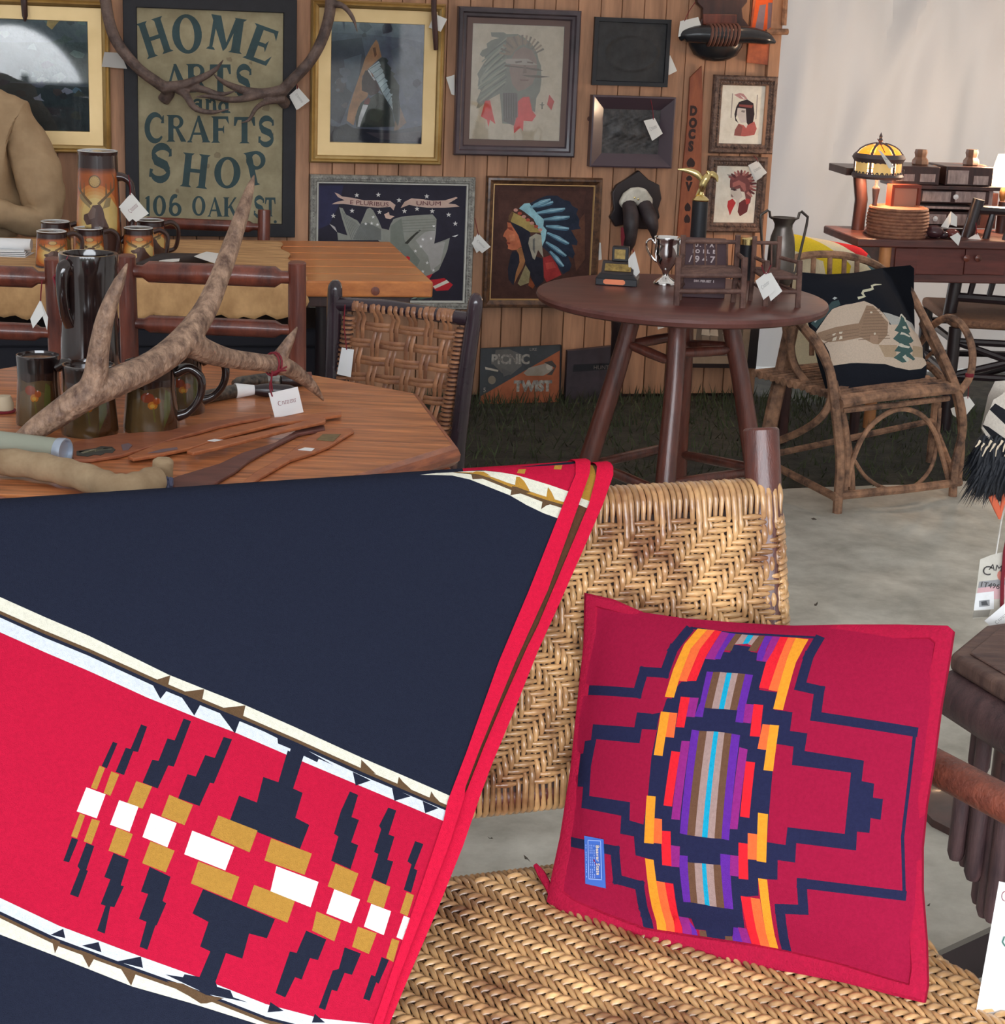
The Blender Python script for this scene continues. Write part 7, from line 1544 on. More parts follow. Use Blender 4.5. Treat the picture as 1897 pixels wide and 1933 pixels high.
# seat
zS = .43
def stp(x, y, o):
    sag = -.012 * max(0, sin(pi * min(1, max(0, (x + SW) / SW)))) * max(0, sin(pi * y / .56)); return LS(x, y, zS + .003 + o + sag)
yS0, yS1, xS0 = .004, .56, -.72
PS, PT = .0079, .0128
nx = int((xr_(.28) - xS0) / PS); ny = int((yS1 - yS0) / PT)
b = MB(); b.prism([LS(xS0, 0, .408), LS(xr_(0) - .02, 0, .408), LS(xr_(.56) - .02, .56, .408), LS(xS0, .56, .408)], ZZ * .012); score = b.build('seat_gap_shade', M_core, st_, world=True)
def over_s(i, j): return (i - j) % 6
for i in range(nx + 6):
    pts = []; nr = []; wd = []; x0 = xS0 + (i + .5) * PS
    if x0 > xr_(.56): continue
    ys = [y for y in [yS0 + (j + .5) * PT for j in range(ny)] if x0 < xr_(y) - .004]
    if len(ys) < 4: continue
    if ys[0] < yS0 + PT:
        for a in (2.9, 2.4, 2.0): n = SY * cos(a) + ZZ * sin(a); pts.append(LS(x0, 0, .412) + n * .0225); nr.append(n); wd.append(SX)
    for y in ys:
        j = int((y - yS0) / PT); h_, k_ = flo(over_s(i, j)); pts.append((stp(x0 + .0005 * sin(j + i), y, h_), k_)); nr.append(ZZ); wd.append(SX)
    strand(score, pts, nr, wd, PS * .94 * rc.uniform(.82, 1.08))
for j in range(ny):
    y = yS0 + (j + .5) * PT + rc.uniform(-.0006, .0006); pts = []; nr = []; wd = []
    for i in range(nx + 6):
        x = xS0 + (i + .5) * PS
        if x > xr_(y) - .012: break
        h_, k_ = flo(over_s(i, j) + 3); pts.append((stp(x, y, h_), k_)); nr.append(ZZ); wd.append(SY)
    for a in (1.3, .8, .3, -.3, -.9): n = SX * cos(a) + ZZ * sin(a); pts.append(LS(xr_(y) - .02, y, .412) + n * .0225); nr.append(n); wd.append(SY)
    strand(score, pts, nr, wd, PT * .84 * rc.uniform(.82, 1.08))

# ================================================================ folded wool blanket over the settee
TA_ = LS(0, yb(.94), .94) + SY * .037; pA = onp(1110, 897, TA_, SY); pB = onp(0, 973, TA_, SY); pC = onz(735, 1933, .463)
BU = (pA - pB).normalized(); BN = (pA - pB).cross(pC - pB).normalized(); BN = BN if BN.dot(CAM - pA) > 0 else -BN
BV = BN.cross(BU); BV = BV if BV.z > 0 else -BV
RO = .034
def bco(x, y): p = onp(x, y, pA, BN) - pA; return p.dot(BU), p.dot(BV)
def drape(off):
    def f(u, v):
        o = off
        if v <= 0:
            w_ = .006 * sin(u * 7 + v * 3) + .003 * sin(v * 11 - u * 4); return pA + BU * u + BV * v + BN * (o + w_ * min(1, -v * 6))
        th = v / RO
        if th < 2.6: return pA + BU * u + BN * (o - RO) + (BN * cos(th) + BV * sin(th)) * RO - BN * 0 + (BN * cos(th) + BV * sin(th)) * o * .6 - BN * o * .6
        e = BN * cos(2.6) + BV * sin(2.6); d = (-BN * sin(2.6) + BV * cos(2.6)); d = (d * .35 - ZZ * .65).normalized()
        return pA + BU * u + BN * (o * .4 - RO) + e * (RO + o * .6) + d * (v - 2.6 * RO)
    return f
NV_, RED, REDB, CRM, BLW, BRN, TAN, WHT, GOLD = (38, 42, 58), (196, 28, 62), (220, 30, 66), (236, 232, 214), (222, 228, 238), (104, 80, 58), (186, 138, 62), (250, 246, 242), (190, 142, 60)
Bq = (0, 860, 1.801); Cq = (0, 1350, 3.316); Tq = (780, 840, 4.517); Hq = (740, 780, 2.477)
bp_ = []
def B_(c, *ps):
    for p in ps: bp_.append((c, [bco(*q) for q in Z(*Bq, p)]))
def C_(c, *ps):
    for p in ps: bp_.append((c, [bco(*q) for q in Z(*Cq, p)]))
def T_(c, *ps):
    for p in ps: bp_.append((c, [bco(*q) for q in Z(*Tq, p)]))
up1 = [(-3200, -956), (-160, 418), (0, 490), (150, 560), (300, 625), (570, 755), (700, 806), (830, 856), (1000, 930), (1230, 1035), (1560, 1178)]
mid1 = [(-3200, -909), (-160, 465), (0, 537), (150, 606), (300, 668), (540, 775), (700, 842), (830, 895), (1000, 968), (1230, 1072), (1540, 1206)]
mid2 = [(-3200, -886), (-160, 488), (0, 560), (150, 630), (300, 692), (530, 797), (700, 866), (830, 918), (1000, 990), (1220, 1093), (1540, 1226)]
low1 = [(-3200, -838), (-160, 536), (0, 610), (150, 678), (300, 742), (500, 832), (700, 912), (800, 950), (980, 1028), (1200, 1122), (1530, 1262)]
up2 = [(-3200, 58), (-160, 1432), (0, 1500), (200, 1597), (480, 1707), (680, 1782), (900, 1872), (1080, 1920), (1260, 1940), (1500, 1975)]
m3 = [(-3200, 104), (-160, 1478), (0, 1546), (200, 1643), (480, 1752), (680, 1826), (900, 1914), (1080, 1960), (1260, 1985), (1500, 2015)]
m4 = [(-3200, 126), (-160, 1500), (0, 1569), (200, 1668), (480, 1775), (680, 1848), (900, 1936), (1080, 1980), (1260, 2005), (1500, 2040)]
lo2 = [(-3200, 182), (-160, 1556), (0, 1625), (200, 1705), (450, 1808), (640, 1864), (890, 1945), (1080, 2005), (1260, 2030), (1500, 2070)]
B_(RED, low1 + up2[::-1])
B_(CRM, up1 + mid1[::-1]); B_(BRN, mid1 + [(x, y + 12) for x, y in mid1[::-1]]); B_(BLW, mid2 + low1[::-1])
B_(BLW, up2 + m3[::-1]); B_(BRN, [(x, y - 12) for x, y in m4] + m4[::-1]); B_(CRM, m4 + lo2[::-1])
NX = NV_
B_(BRN, [(530, 772), (577, 757), (568, 795)], [(620, 812), (655, 808), (692, 803), (684, 842)], [(752, 866), (790, 862), (832, 857), (822, 902)], [(895, 928), (912, 934), (916, 940), (962, 935), (975, 945), (1005, 950), (1010, 940), (1058, 958), (1064, 980), (1092, 992), (1096, 1006), (1125, 1020), (1130, 1032), (900, 930)], [(1225, 1040), (1240, 1055), (1275, 1090), (1222, 1075)], [(1352, 1098), (1365, 1115), (1402, 1150), (1345, 1132)], [(1462, 1148), (1472, 1165), (1500, 1195), (1454, 1176)])
B_(NX, [(515, 786), (565, 808), (543, 836)], [(612, 826), (640, 840), (678, 856), (658, 892)], [(742, 880), (775, 895), (812, 910), (796, 952)], [(880, 938), (940, 968), (942, 986), (985, 1004), (980, 1022), (1022, 1040), (1030, 1028), (1075, 1050), (1080, 1038), (1130, 1060), (1000, 985)], [(1195, 1082), (1256, 1112), (1205, 1130)], [(1328, 1136), (1392, 1166), (1336, 1182)], [(1432, 1182), (1486, 1206), (1440, 1224)])
B_(NX, [(975, 1010), (1028, 1032), (993, 1140), (1025, 1155), (1000, 1240), (1047, 1265), (1015, 1347), (778, 1250), (810, 1163), (870, 1187), (892, 1100), (943, 1118)])
C_(NX, [(705, 175), (733, 187), (668, 340), (635, 325)], [(880, 70), (918, 85), (862, 240), (832, 235), (775, 382), (722, 362), (785, 213), (815, 222)], [(1145, 35), (1192, 52), (1085, 333), (1050, 325), (985, 468), (890, 430), (950, 290), (990, 295), (1045, 158), (1090, 170)], [(1395, 150), (1448, 165), (1335, 440), (1310, 435), (1245, 580), (1112, 530), (1170, 380), (1222, 395), (1280, 262), (1340, 280)],
   [(450, 765), (490, 780), (432, 920), (397, 910)], [(540, 800), (590, 820), (540, 968), (550, 975), (490, 1140), (438, 1120), (500, 965), (485, 945)], [(710, 865), (805, 908), (755, 1068), (775, 1075), (715, 1205), (690, 1200), (655, 1370), (607, 1350), (660, 1195), (630, 1185), (690, 1030), (652, 1015)], [(935, 955), (1065, 1020), (1015, 1170), (1038, 1185), (980, 1320), (970, 1325), (920, 1475), (872, 1455), (915, 1300), (868, 1280), (925, 1125), (880, 1110)])
B_(NX, [(688, 1480), (930, 1585), (903, 1650), (843, 1633), (820, 1718), (765, 1698), (728, 1800), (675, 1780), (712, 1692), (678, 1675), (706, 1592), (652, 1562)], [(560, 1768), (620, 1778), (625, 1768), (675, 1778), (730, 1795), (736, 1812), (780, 1825), (790, 1848), (840, 1866), (700, 1836)])
C_(TAN, [(622, 322), (656, 338), (605, 470), (568, 458)], [(695, 358), (745, 378), (690, 510), (648, 492)], [(852, 420), (950, 455), (890, 592), (795, 555)], [(1057, 507), (1205, 572), (1152, 698), (1007, 640)], [(500, 615), (532, 630), (482, 770), (445, 757)], [(575, 650), (625, 665), (572, 808), (524, 790)], [(730, 708), (830, 750), (778, 888), (678, 850)], [(940, 795), (1090, 857), (1035, 992), (888, 932)])
B_(TAN, [(740, 1230), (872, 1283), (845, 1357), (713, 1297)], [(918, 1310), (1055, 1363), (1030, 1436), (895, 1385)], [(672, 1385), (810, 1440), (783, 1518), (647, 1460)], [(860, 1468), (998, 1522), (972, 1598), (835, 1540)])
C_(WHT, [(540, 455), (660, 500), (605, 648), (480, 603)], [(745, 537), (865, 580), (810, 735), (688, 688)], [(943, 620), (1103, 685), (1045, 835), (890, 768)], [(1200, 733), (1460, 840), (1405, 985), (1150, 880)])
B_(WHT, [(935, 1405), (1077, 1460), (1050, 1546), (915, 1490)], [(1130, 1485), (1217, 1520), (1187, 1601), (1103, 1567)], [(1255, 1535), (1322, 1560), (1297, 1641), (1230, 1612)], [(1365, 1575), (1395, 1586), (1370, 1661), (1340, 1648)])
B_(NX, [(1185, 1150), (1213, 1162), (1190, 1238), (1215, 1248), (1188, 1325), (1212, 1335), (1185, 1417), (1120, 1388), (1145, 1305), (1130, 1295), (1155, 1215)], [(1315, 1205), (1342, 1215), (1315, 1298), (1335, 1305), (1310, 1385), (1330, 1390), (1305, 1470), (1255, 1447), (1280, 1365), (1265, 1358), (1290, 1280), (1283, 1268)], [(1405, 1320), (1433, 1330), (1400, 1415), (1412, 1420), (1390, 1497), (1365, 1487), (1392, 1400), (1378, 1390)],
   [(1035, 1625), (1103, 1655), (1075, 1725), (1048, 1718), (1020, 1790), (998, 1782), (965, 1850), (932, 1835), (980, 1695), (1003, 1700)], [(1165, 1682), (1220, 1703), (1190, 1775), (1165, 1768), (1140, 1830), (1122, 1825), (1100, 1893), (1078, 1885), (1125, 1760), (1145, 1755)], [(1290, 1715), (1315, 1725), (1280, 1805), (1272, 1800), (1250, 1862), (1228, 1855), (1255, 1775), (1268, 1780)],
   [(915, 1865), (960, 1895), (905, 1900)], [(1065, 1905), (1100, 1935), (1055, 1935)])
B_(TAN, [(1135, 1398), (1212, 1432), (1185, 1507), (1108, 1475)], [(1265, 1455), (1320, 1477), (1297, 1550), (1240, 1528)], [(1375, 1495), (1400, 1505), (1378, 1577), (1352, 1565)], [(1070, 1560), (1152, 1595), (1130, 1662), (1055, 1625)], [(1210, 1612), (1273, 1635), (1247, 1705), (1190, 1680)], [(1325, 1652), (1350, 1660), (1330, 1732), (1305, 1718)])
B_(NX, [(215, 1608), (222, 1640), (172, 1628)], [(335, 1655), (345, 1690), (278, 1666)], [(478, 1706), (485, 1745), (395, 1722)])
B_(BRN, [(175, 1640), (205, 1652), (187, 1692)], [(270, 1680), (325, 1702), (302, 1742)], [(405, 1738), (462, 1762), (445, 1805)], [(565, 1790), (620, 1800), (700, 1840), (760, 1850), (700, 1868), (680, 1868), (640, 1842), (600, 1820)])
# the band that turns over the top rail (near the right edge)
T_(RED, [(430, 217), (800, 196), (1400, 100), (1460, -300), (460, -250)], [(560, 202), (1340, 160), (1420, 140), (1310, 420), (1000, 320), (760, 245)])
T_(CRM, [(380, 224), (480, 216), (620, 220), (760, 245), (870, 268), (1000, 305), (1150, 350), (1320, 408), (1290, 505), (1180, 470), (1000, 410), (860, 352), (720, 312), (560, 262)])
T_(CRM, [(60, 252), (200, 232), (340, 230), (500, 262), (690, 340), (860, 400), (990, 450), (1110, 500), (1275, 545), (1240, 635), (1110, 590), (960, 520), (820, 440), (640, 370), (480, 308), (330, 268), (180, 258)])
T_(GOLD, [(340, 226), (500, 236), (620, 268), (750, 316), (900, 372), (1000, 412), (1140, 455), (1290, 500), (1284, 522), (1130, 478), (990, 432), (860, 384), (700, 318), (560, 262), (400, 236)], [(505, 238), (540, 222), (600, 232), (660, 278)], [(858, 372), (872, 282), (900, 284), (940, 320), (985, 396), (960, 420)], [(1128, 460), (1142, 370), (1172, 410), (1205, 480)])
T_(GOLD, [(880, 250), (900, 210), (962, 208), (945, 258)], [(1195, 215), (1210, 170), (1275, 168), (1258, 218)])
T_(BRN, [(480, 250), (560, 262), (700, 318), (860, 384), (990, 432), (1130, 478), (1280, 524), (1270, 548), (1110, 500), (980, 450), (820, 392), (690, 340), (560, 290)], [(492, 250), (660, 296), (500, 306)], [(838, 362), (880, 370), (1000, 415), (900, 425), (822, 440)], [(1100, 470), (1195, 506), (1130, 525), (1085, 556)])
ufar = -1.45
XL = [(833, 1554), (800, 1650), (744, 1812), (702, 1933), (655, 2075)]
outl = [bco(*q) for q in Z(*Hq, [(880, 232), (876, 300), (830, 400), (660, 830), (520, 1160), (360, 1600), (270, 1830)])] + [bco(x + 12, y) for x, y in XL]
top = outl[0]; ext = [(top[0] + .004, .2), (ufar, .2), (ufar, outl[-1][1]), (outl[-1][0], outl[-1][1])]
base = ext + outl[:-1][::-1]
front = [(NV_, base)] + bp_
gl_ = [((ufar, v), (.1, v)) for v in [k * .012 for k in range(1, 9)] + [.13, .16] + [-k * .06 for k in range(0, 16)]] + [((u, .2), (u, -1)) for u in [ufar + k * .1 for k in range(1, 16)]]
bk = thing('wool_blanket', 'folded navy and red patterned wool blanket draped over the settee back', 'blanket', pA)
art('front_layer', front, drape(.004), M_wool, bk, lines=gl_, smooth=True, k=.95)
def band(name, Lp_, Rp_, off, colr, l2, r2, ups=.2, k=.95, extra=()):
    a = [bco(*q) for q in Z(*Hq, Lp_) + l2]; c = [bco(*q) for q in Z(*Hq, Rp_) + r2]
    pl = [(a[0][0] + .0, ups)] + a + c[::-1] + [(c[0][0], ups)]
    return art(name, [(colr, pl)] + list(extra), drape(off), M_wool, bk, lines=gl_, smooth=True, k=k)
Lb = [(858, 232), (850, 300), (800, 420), (640, 830), (500, 1160), (340, 1600), (250, 1830)]
Rb = [(928, 232), (915, 300), (880, 400), (728, 830), (578, 1160), (412, 1560), (335, 1760)]
XS = [(873, 1510), (842, 1605), (792, 1735), (744, 1860), (672, 2075)]; XR = [(907, 1500), (872, 1600), (822, 1723), (774, 1835), (741, 1915), (686, 2060)]; XI = [(780, 1554), (660, 1933), (620, 2075)]
band('front_binding', Lb, Rb, .0075, REDB, XL, XS)
R2 = [(1036, 242), (1034, 290), (985, 430), (890, 650), (790, 880), (690, 1100), (578, 1380), (468, 1640)]
L2 = [(800, 232), (760, 330), (560, 830), (430, 1160), (300, 1560), (200, 1830)]
g2 = [bco(*q) for q in Z(*Hq, [(880, 180), (990, 180), (960, 300), (925, 425), (870, 400)])]; w2 = [bco(*q) for q in Z(*Hq, [(860, 380), (940, 408), (925, 440), (850, 408)])]
band('back_layer', L2, R2, -.004, (104, 70, 52), XI, XR, extra=[(GOLD, [(g2[0][0], .2), (g2[1][0], .2)] + g2[2:]), (CRM, w2)])
L3 = [(962, 240), (950, 310), (922, 420), (790, 740), (690, 980), (640, 1080), (520, 1350), (430, 1560), (350, 1760)]
band('back_binding', L3, R2, .0, REDB, [(x - 3, y) for x, y in XS], XR)

# ================================================================ red patterned pillow
qs = [onz(1035, 1702, .438), onz(1748, 1890, .438), aty(1800, 1185, 2.19), aty(1108, 1118, 2.43)]
PO = qs[0]; PXv = ((qs[1] - qs[0]) + (qs[2] - qs[3])).normalized(); t_ = ((qs[3] - qs[0]) + (qs[2] - qs[1])); PNv = PXv.cross(t_).normalized(); PNv = PNv if PNv.dot(CAM - PO) > 0 else -PNv
PYv = PNv.cross(PXv); PYv = PYv if PYv.z > 0 else -PYv
mid_ = sum(qs, V()) / 4
def pc(x, y): p = onp(x, y, mid_, PNv) - mid_; return p.dot(PXv), p.dot(PYv)
pq = [pc(x, y) for x, y in ((1035, 1702), (1748, 1890), (1800, 1185), (1108, 1118))]
def inv_bil(u, v):
    # position in the cushion's own square, by a few Newton steps
    a = b_ = .5
    for _ in range(6):
        x = [(1 - a) * (1 - b_) * pq[0][k] + a * (1 - b_) * pq[1][k] + a * b_ * pq[2][k] + (1 - a) * b_ * pq[3][k] for k in (0, 1)]
        da = [(1 - b_) * (pq[1][k] - pq[0][k]) + b_ * (pq[2][k] - pq[3][k]) for k in (0, 1)]; db = [(1 - a) * (pq[3][k] - pq[0][k]) + a * (pq[2][k] - pq[1][k]) for k in (0, 1)]
        D = da[0] * db[1] - da[1] * db[0]; ex, ey = u - x[0], v - x[1]; a += (ex * db[1] - ey * db[0]) / D; b_ += (da[0] * ey - da[1] * ex) / D
    return a, b_
def puff(sign, th):
    def f(u, v):
        a, b_ = inv_bil(u, v); a, b_ = min(1, max(0, a)), min(1, max(0, b_)); fl = .045
        s, t = (a - fl) / (1 - 2 * fl), (b_ - fl) / (1 - 2 * fl)
        e = 0 if not (0 < s < 1 and 0 < t < 1) else (16 * s * (1 - s) * t * (1 - t)) ** .58
        if e == 0: return mid_ + PXv * u + PYv * v + PNv * sign * .006
        return mid_ + PXv * u + PYv * v + PNv * sign * (.006 + th * e)
    return f
Pq_ = (1000, 1100, 2.2855)
PR, PNAVY, CY, CO, CR, CM, CVi, CB, CT, CC = (164, 28, 64), (42, 44, 76), (246, 160, 50), (248, 112, 62), (238, 42, 54), (152, 46, 132), (104, 48, 160), (112, 80, 62), (172, 144, 138), (30, 166, 204)
pp_ = []
def P_(c, *ps):
    for p in ps: pp_.append((c, [pc(*q) for q in Z(*Pq_, p)]))
def PS_(pts, w_):
    for p in steps(pts, w_): P_(PNAVY, p)
PS_([(275, 468), (508, 490), (532, 398), (625, 405), (655, 300), (705, 222)], 42)
PS_([(1262, 258), (1232, 330), (1205, 462), (1285, 480), (1275, 592), (1665, 648)], 42); PS_([(1676, 640), (1648, 900), (1625, 1100), (1628, 1350)], 13)
PS_([(205, 1122), (405, 1160), (408, 1282), (505, 1308), (505, 1420), (528, 1530)], 42); PS_([(1615, 1350), (1212, 1300), (1212, 1412), (1112, 1408), (1116, 1640)], 42)
PS_([(720, 205), (890, 228), (1270, 246)], 10)
P_(PNAVY, [(905, 280), (985, 290), (985, 312), (1018, 318), (1015, 352), (1060, 358), (1035, 480), (1110, 490), (1102, 565), (1178, 575), (1170, 655), (1242, 665), (1232, 740), (1474, 778), (1465, 865), (1515, 875), (1510, 935), (1550, 940), (1540, 1028), (1500, 1022), (1495, 1085), (1445, 1080), (1440, 1160), (1195, 1130), (1188, 1212), (1115, 1202), (1110, 1285), (1028, 1280), (1025, 1352), (950, 1358), (948, 1490), (900, 1490), (880, 1525), (850, 1530), (845, 1562), (775, 1550), (765, 1500), (720, 1495), (715, 1450), (660, 1440), (658, 1300), (580, 1290), (578, 1200), (498, 1180), (495, 1100), (433, 1088), (440, 1012), (247, 975), (255, 885), (222, 882), (220, 810), (230, 742), (250, 740), (258, 688), (292, 685), (300, 618), (500, 637), (510, 573), (578, 580), (590, 508), (663, 516), (685, 445), (760, 440), (790, 340), (850, 346), (860, 312), (900, 316)])
P_(PR, [(320, 683), (525, 706), (535, 645), (603, 650), (580, 762), (563, 935), (540, 1050), (478, 1032), (482, 955), (288, 925), (295, 800)], [(1112, 710), (1186, 722), (1180, 800), (1422, 830), (1395, 1090), (1160, 1063), (1150, 1138), (1072, 1126), (1085, 1000), (1100, 830)])
P_(PR, [(600, 650), (640, 520), (700, 445), (740, 300), (700, 300), (640, 440), (590, 510), (576, 582), (614, 576)])
def cols(cl, top_, bot):
    n = len(cl)
    for i, c in enumerate(cl): P_(c, [top_[i], top_[i + 1], bot[i + 1], bot[i]])
cols([CB, CT, CC, CT, CB], [(785, 655), (820, 657), (850, 658), (870, 660), (896, 663), (926, 668)], [(730, 1095), (765, 1100), (796, 1104), (820, 1107), (850, 1110), (882, 1112)])
P_(CVi, [(755, 650), (787, 655), (732, 1095), (700, 1088)], [(926, 668), (962, 674), (912, 1118), (880, 1112)])
P_(CM, [(712, 697), (748, 700), (702, 1032), (665, 1028)], [(960, 725), (995, 735), (950, 1072), (917, 1070)])
P_(CR, [(668, 740), (706, 745), (670, 975), (632, 970)], [(988, 785), (1027, 790), (1001, 1024), (962, 1018)])
cols([CVi, CB, CT, CC, CT, CB, CVi], [(808, 400), (835, 402), (865, 402), (893, 405), (915, 406), (941, 408), (972, 411), (1005, 415)], [(783, 558), (806, 556), (838, 560), (868, 562), (890, 563), (915, 565), (945, 568), (978, 572)])
P_(CVi, [(783, 540), (808, 545), (800, 597), (766, 594)], [(948, 560), (980, 560), (973, 622), (940, 618)])
P_(CM, [(740, 512), (780, 514), (766, 597), (728, 594)], [(980, 540), (1017, 543), (1006, 624), (973, 620)])
P_(CR, [(702, 508), (742, 512), (722, 641), (685, 638)], [(1015, 541), (1055, 545), (1046, 681), (1003, 678)])
P_(CO, [(655, 575), (690, 579), (678, 684), (640, 680)], [(1055, 627), (1088, 630), (1074, 737), (1036, 732)])
P_(CY, [(618, 571), (656, 575), (629, 761), (590, 756)], [(1086, 629), (1124, 632), (1102, 827), (1062, 822)])
# upper fan
fan_t = [(752, 208), (790, 212), (822, 216), (850, 222), (885, 228), (912, 232)]
P_(CY, [(748, 208), (790, 212), (730, 300), (700, 400), (672, 512), (632, 508), (662, 390), (700, 280)]); P_(CO, [(790, 212), (822, 215), (770, 300), (726, 443), (688, 440), (700, 400), (730, 300)]); P_(CR, [(822, 215), (852, 220), (800, 330), (765, 441), (724, 441), (770, 300)])
P_(CM, [(852, 222), (885, 228), (840, 348), (795, 344)]); P_(CVi, [(885, 228), (915, 232), (870, 318), (862, 346), (836, 345), (850, 310)]); P_(CB, [(912, 232), (940, 234), (912, 284), (905, 308), (874, 305)]); P_(CT, [(940, 234), (965, 236), (950, 278), (915, 280)]); P_(CC, [(965, 236), (990, 238), (972, 276), (948, 278)]); P_(CT, [(990, 238), (1012, 240), (1000, 290), (970, 278)]); P_(CB, [(1012, 240), (1040, 242), (1010, 312), (975, 308), (985, 286)])
P_(CVi, [(1038, 240), (1070, 242), (1050, 300), (1046, 356), (1014, 350), (1015, 320)]); P_(CM, [(1070, 242), (1102, 244), (1086, 300), (1058, 358), (1038, 354)]); P_(CR, [(1102, 244), (1135, 246), (1112, 330), (1076, 476), (1034, 470), (1055, 360), (1080, 310)]); P_(CO, [(1135, 246), (1168, 248), (1145, 330), (1112, 486), (1074, 480), (1112, 330)]); P_(CY, [(1168, 248), (1222, 254), (1180, 360), (1138, 566), (1097, 562), (1112, 486), (1145, 330)])
# lower block and fan
cols([CVi, CB, CT, CC, CT, CB, CVi], [(690, 1205), (728, 1210), (758, 1213), (790, 1215), (808, 1217), (840, 1220), (872, 1222), (912, 1180)], [(693, 1378), (725, 1380), (755, 1385), (787, 1390), (808, 1395), (838, 1400), (872, 1405), (910, 1410)])
P_(CVi, [(695, 1180), (730, 1184), (728, 1215), (690, 1210)], [(872, 1175), (914, 1180), (912, 1230), (870, 1226)])
P_(CM, [(658, 1138), (698, 1144), (690, 1232), (655, 1228)], [(915, 1180), (952, 1185), (946, 1272), (908, 1266)]); P_(CR, [(618, 1076), (660, 1080), (656, 1227), (615, 1222)], [(952, 1128), (992, 1133), (986, 1284), (945, 1280)]); P_(CO, [(583, 1023), (624, 1028), (620, 1132), (579, 1128)], [(993, 1088), (1034, 1093), (1030, 1202), (988, 1198)]); P_(CY, [(558, 928), (598, 932), (582, 1132), (540, 1128)], [(1038, 1002), (1080, 1008), (1066, 1212), (1026, 1206)])
P_(CY, [(540, 1193), (578, 1200), (588, 1400), (602, 1556), (562, 1550), (546, 1400)]); P_(CO, [(582, 1288), (622, 1296), (628, 1440), (638, 1566), (600, 1556), (588, 1400)]); P_(CR, [(620, 1296), (656, 1302), (658, 1440), (672, 1572), (636, 1566), (628, 1440)]); P_(CM, [(660, 1440), (702, 1446), (716, 1578), (672, 1572)]); P_(CVi, [(700, 1465), (725, 1500), (748, 1582), (714, 1578)]); P_(CB, [(738, 1498), (766, 1502), (785, 1585), (748, 1582)]); P_(CT, [(775, 1550), (805, 1553), (815, 1588), (784, 1585)]); P_(CC, [(805, 1553), (826, 1555), (836, 1592), (814, 1588)]); P_(CT, [(826, 1555), (850, 1560), (862, 1595), (836, 1592)]); P_(CB, [(848, 1524), (882, 1526), (894, 1602), (862, 1596)])
P_(CVi, [(898, 1486), (922, 1490), (930, 1612), (892, 1602), (880, 1528)]); P_(CM, [(918, 1486), (956, 1492), (968, 1622), (928, 1612)]); P_(CR, [(948, 1353), (992, 1360), (1008, 1634), (968, 1622)]); P_(CO, [(990, 1360), (1030, 1366), (1048, 1642), (1006, 1634)]); P_(CY, [(1028, 1278), (1066, 1284), (1082, 1652), (1046, 1642)])
oq = [(1035, 1702), (1045, 1650), (1060, 1580), (1080, 1450), (1092, 1330), (1104, 1220), (1106, 1120), (1160, 1132), (1220, 1158), (1300, 1170), (1400, 1178), (1500, 1182), (1600, 1180), (1700, 1180), (1790, 1182), (1801, 1192), (1794, 1240), (1778, 1330), (1765, 1430), (1750, 1520), (1742, 1600), (1742, 1680), (1750, 1780), (1752, 1860), (1746, 1893), (1700, 1882), (1600, 1856), (1500, 1836), (1400, 1822), (1300, 1806), (1200, 1786), (1120, 1752), (1060, 1722)]
outp = [pc(*q) for q in oq]
us = [p[0] for p in outp]; vs_ = [p[1] for p in outp]; u0_, u1_, v0_, v1_ = min(us), max(us), min(vs_), max(vs_)
gl2 = [((u0_ + (u1_ - u0_) * k / 26, v0_ - .01), (u0_ + (u1_ - u0_) * k / 26, v1_ + .01)) for k in range(27)] + [((u0_ - .01, v0_ + (v1_ - v0_) * k / 26), (u1_ + .01, v0_ + (v1_ - v0_) * k / 26)) for k in range(27)]
rp_ = thing('red_pillow', 'crimson pillow with a navy and rainbow stepped pattern on the settee seat', 'pillow', qs[0].lerp(qs[1], .5))
art('front', [(PR, outp)] + pp_, puff(1, .05), M_wool, rp_, lines=gl2, smooth=True, k=.95)
art('back', [(PR, outp)], puff(-1, .04), M_wool, rp_, lines=gl2, smooth=True, k=.95)
M_cr = mat('crimson_flange', rgb(178, 26, 62, .95), .95, bump=.5, bs=400, c2=rgb(160, 24, 56, .95), ns=200, spec=.1)
rim = [mid_ + PXv * u + PYv * v for u, v in outp]
b = MB(); n = len(rim); cen_ = mid_
i0 = []
for off, s in ((.006, 0), (.0095, .006), (.0095, .026), (.005, .03)):
    i0.append(b.add([p + (cen_ - p).normalized() * s + PNv * off for p in rim]))
i0.insert(0, b.add([p - PNv * .006 for p in rim]))
for A_, B2 in zip(i0, i0[1:]):
    for k in range(n): b.face(A_ + k, A_ + (k + 1) % n, B2 + (k + 1) % n, B2 + k)
b.build('flange', M_cr, rp_, world=True)
b = MB(); b.tube(bez([aty(1010, 1632, 2.28), aty(1022, 1650, 2.27), aty(1038, 1680, 2.25), aty(1042, 1700, 2.24)], 4), lerps([.003, .006, .005, .004], 4), 7); b.build('corner_thread', M_cr, rp_, world=True)
pf = puff(1, .05)
def PP(x, y, e=.0): u, v = pc(*Z(*Pq_, [(x, y)])[0]); return pf(u, v) + PNv * e
lab = [PP(265, 1095, .0025), PP(357, 1112, .003), PP(352, 1320, .003), PP(260, 1300, .0025)]
b = MB(); i0 = b.add(lab + [q - PNv * .0016 for q in lab]); b.face(0, 1, 2, 3)
for k in range(4): b.face(k, 4 + k, 4 + (k + 1) % 4, (k + 1) % 4)
b.build('label_patch', mat('blue_label', rgb(62, 104, 190, 1.0), .6), rp_, world=True)
LM = basis(lab[0] + PNv * .0012, lab[3] - lab[0], lab[1] - lab[0]); lw, lh = (lab[3] - lab[0]).length, (lab[1] - lab[0]).length
b = MB()
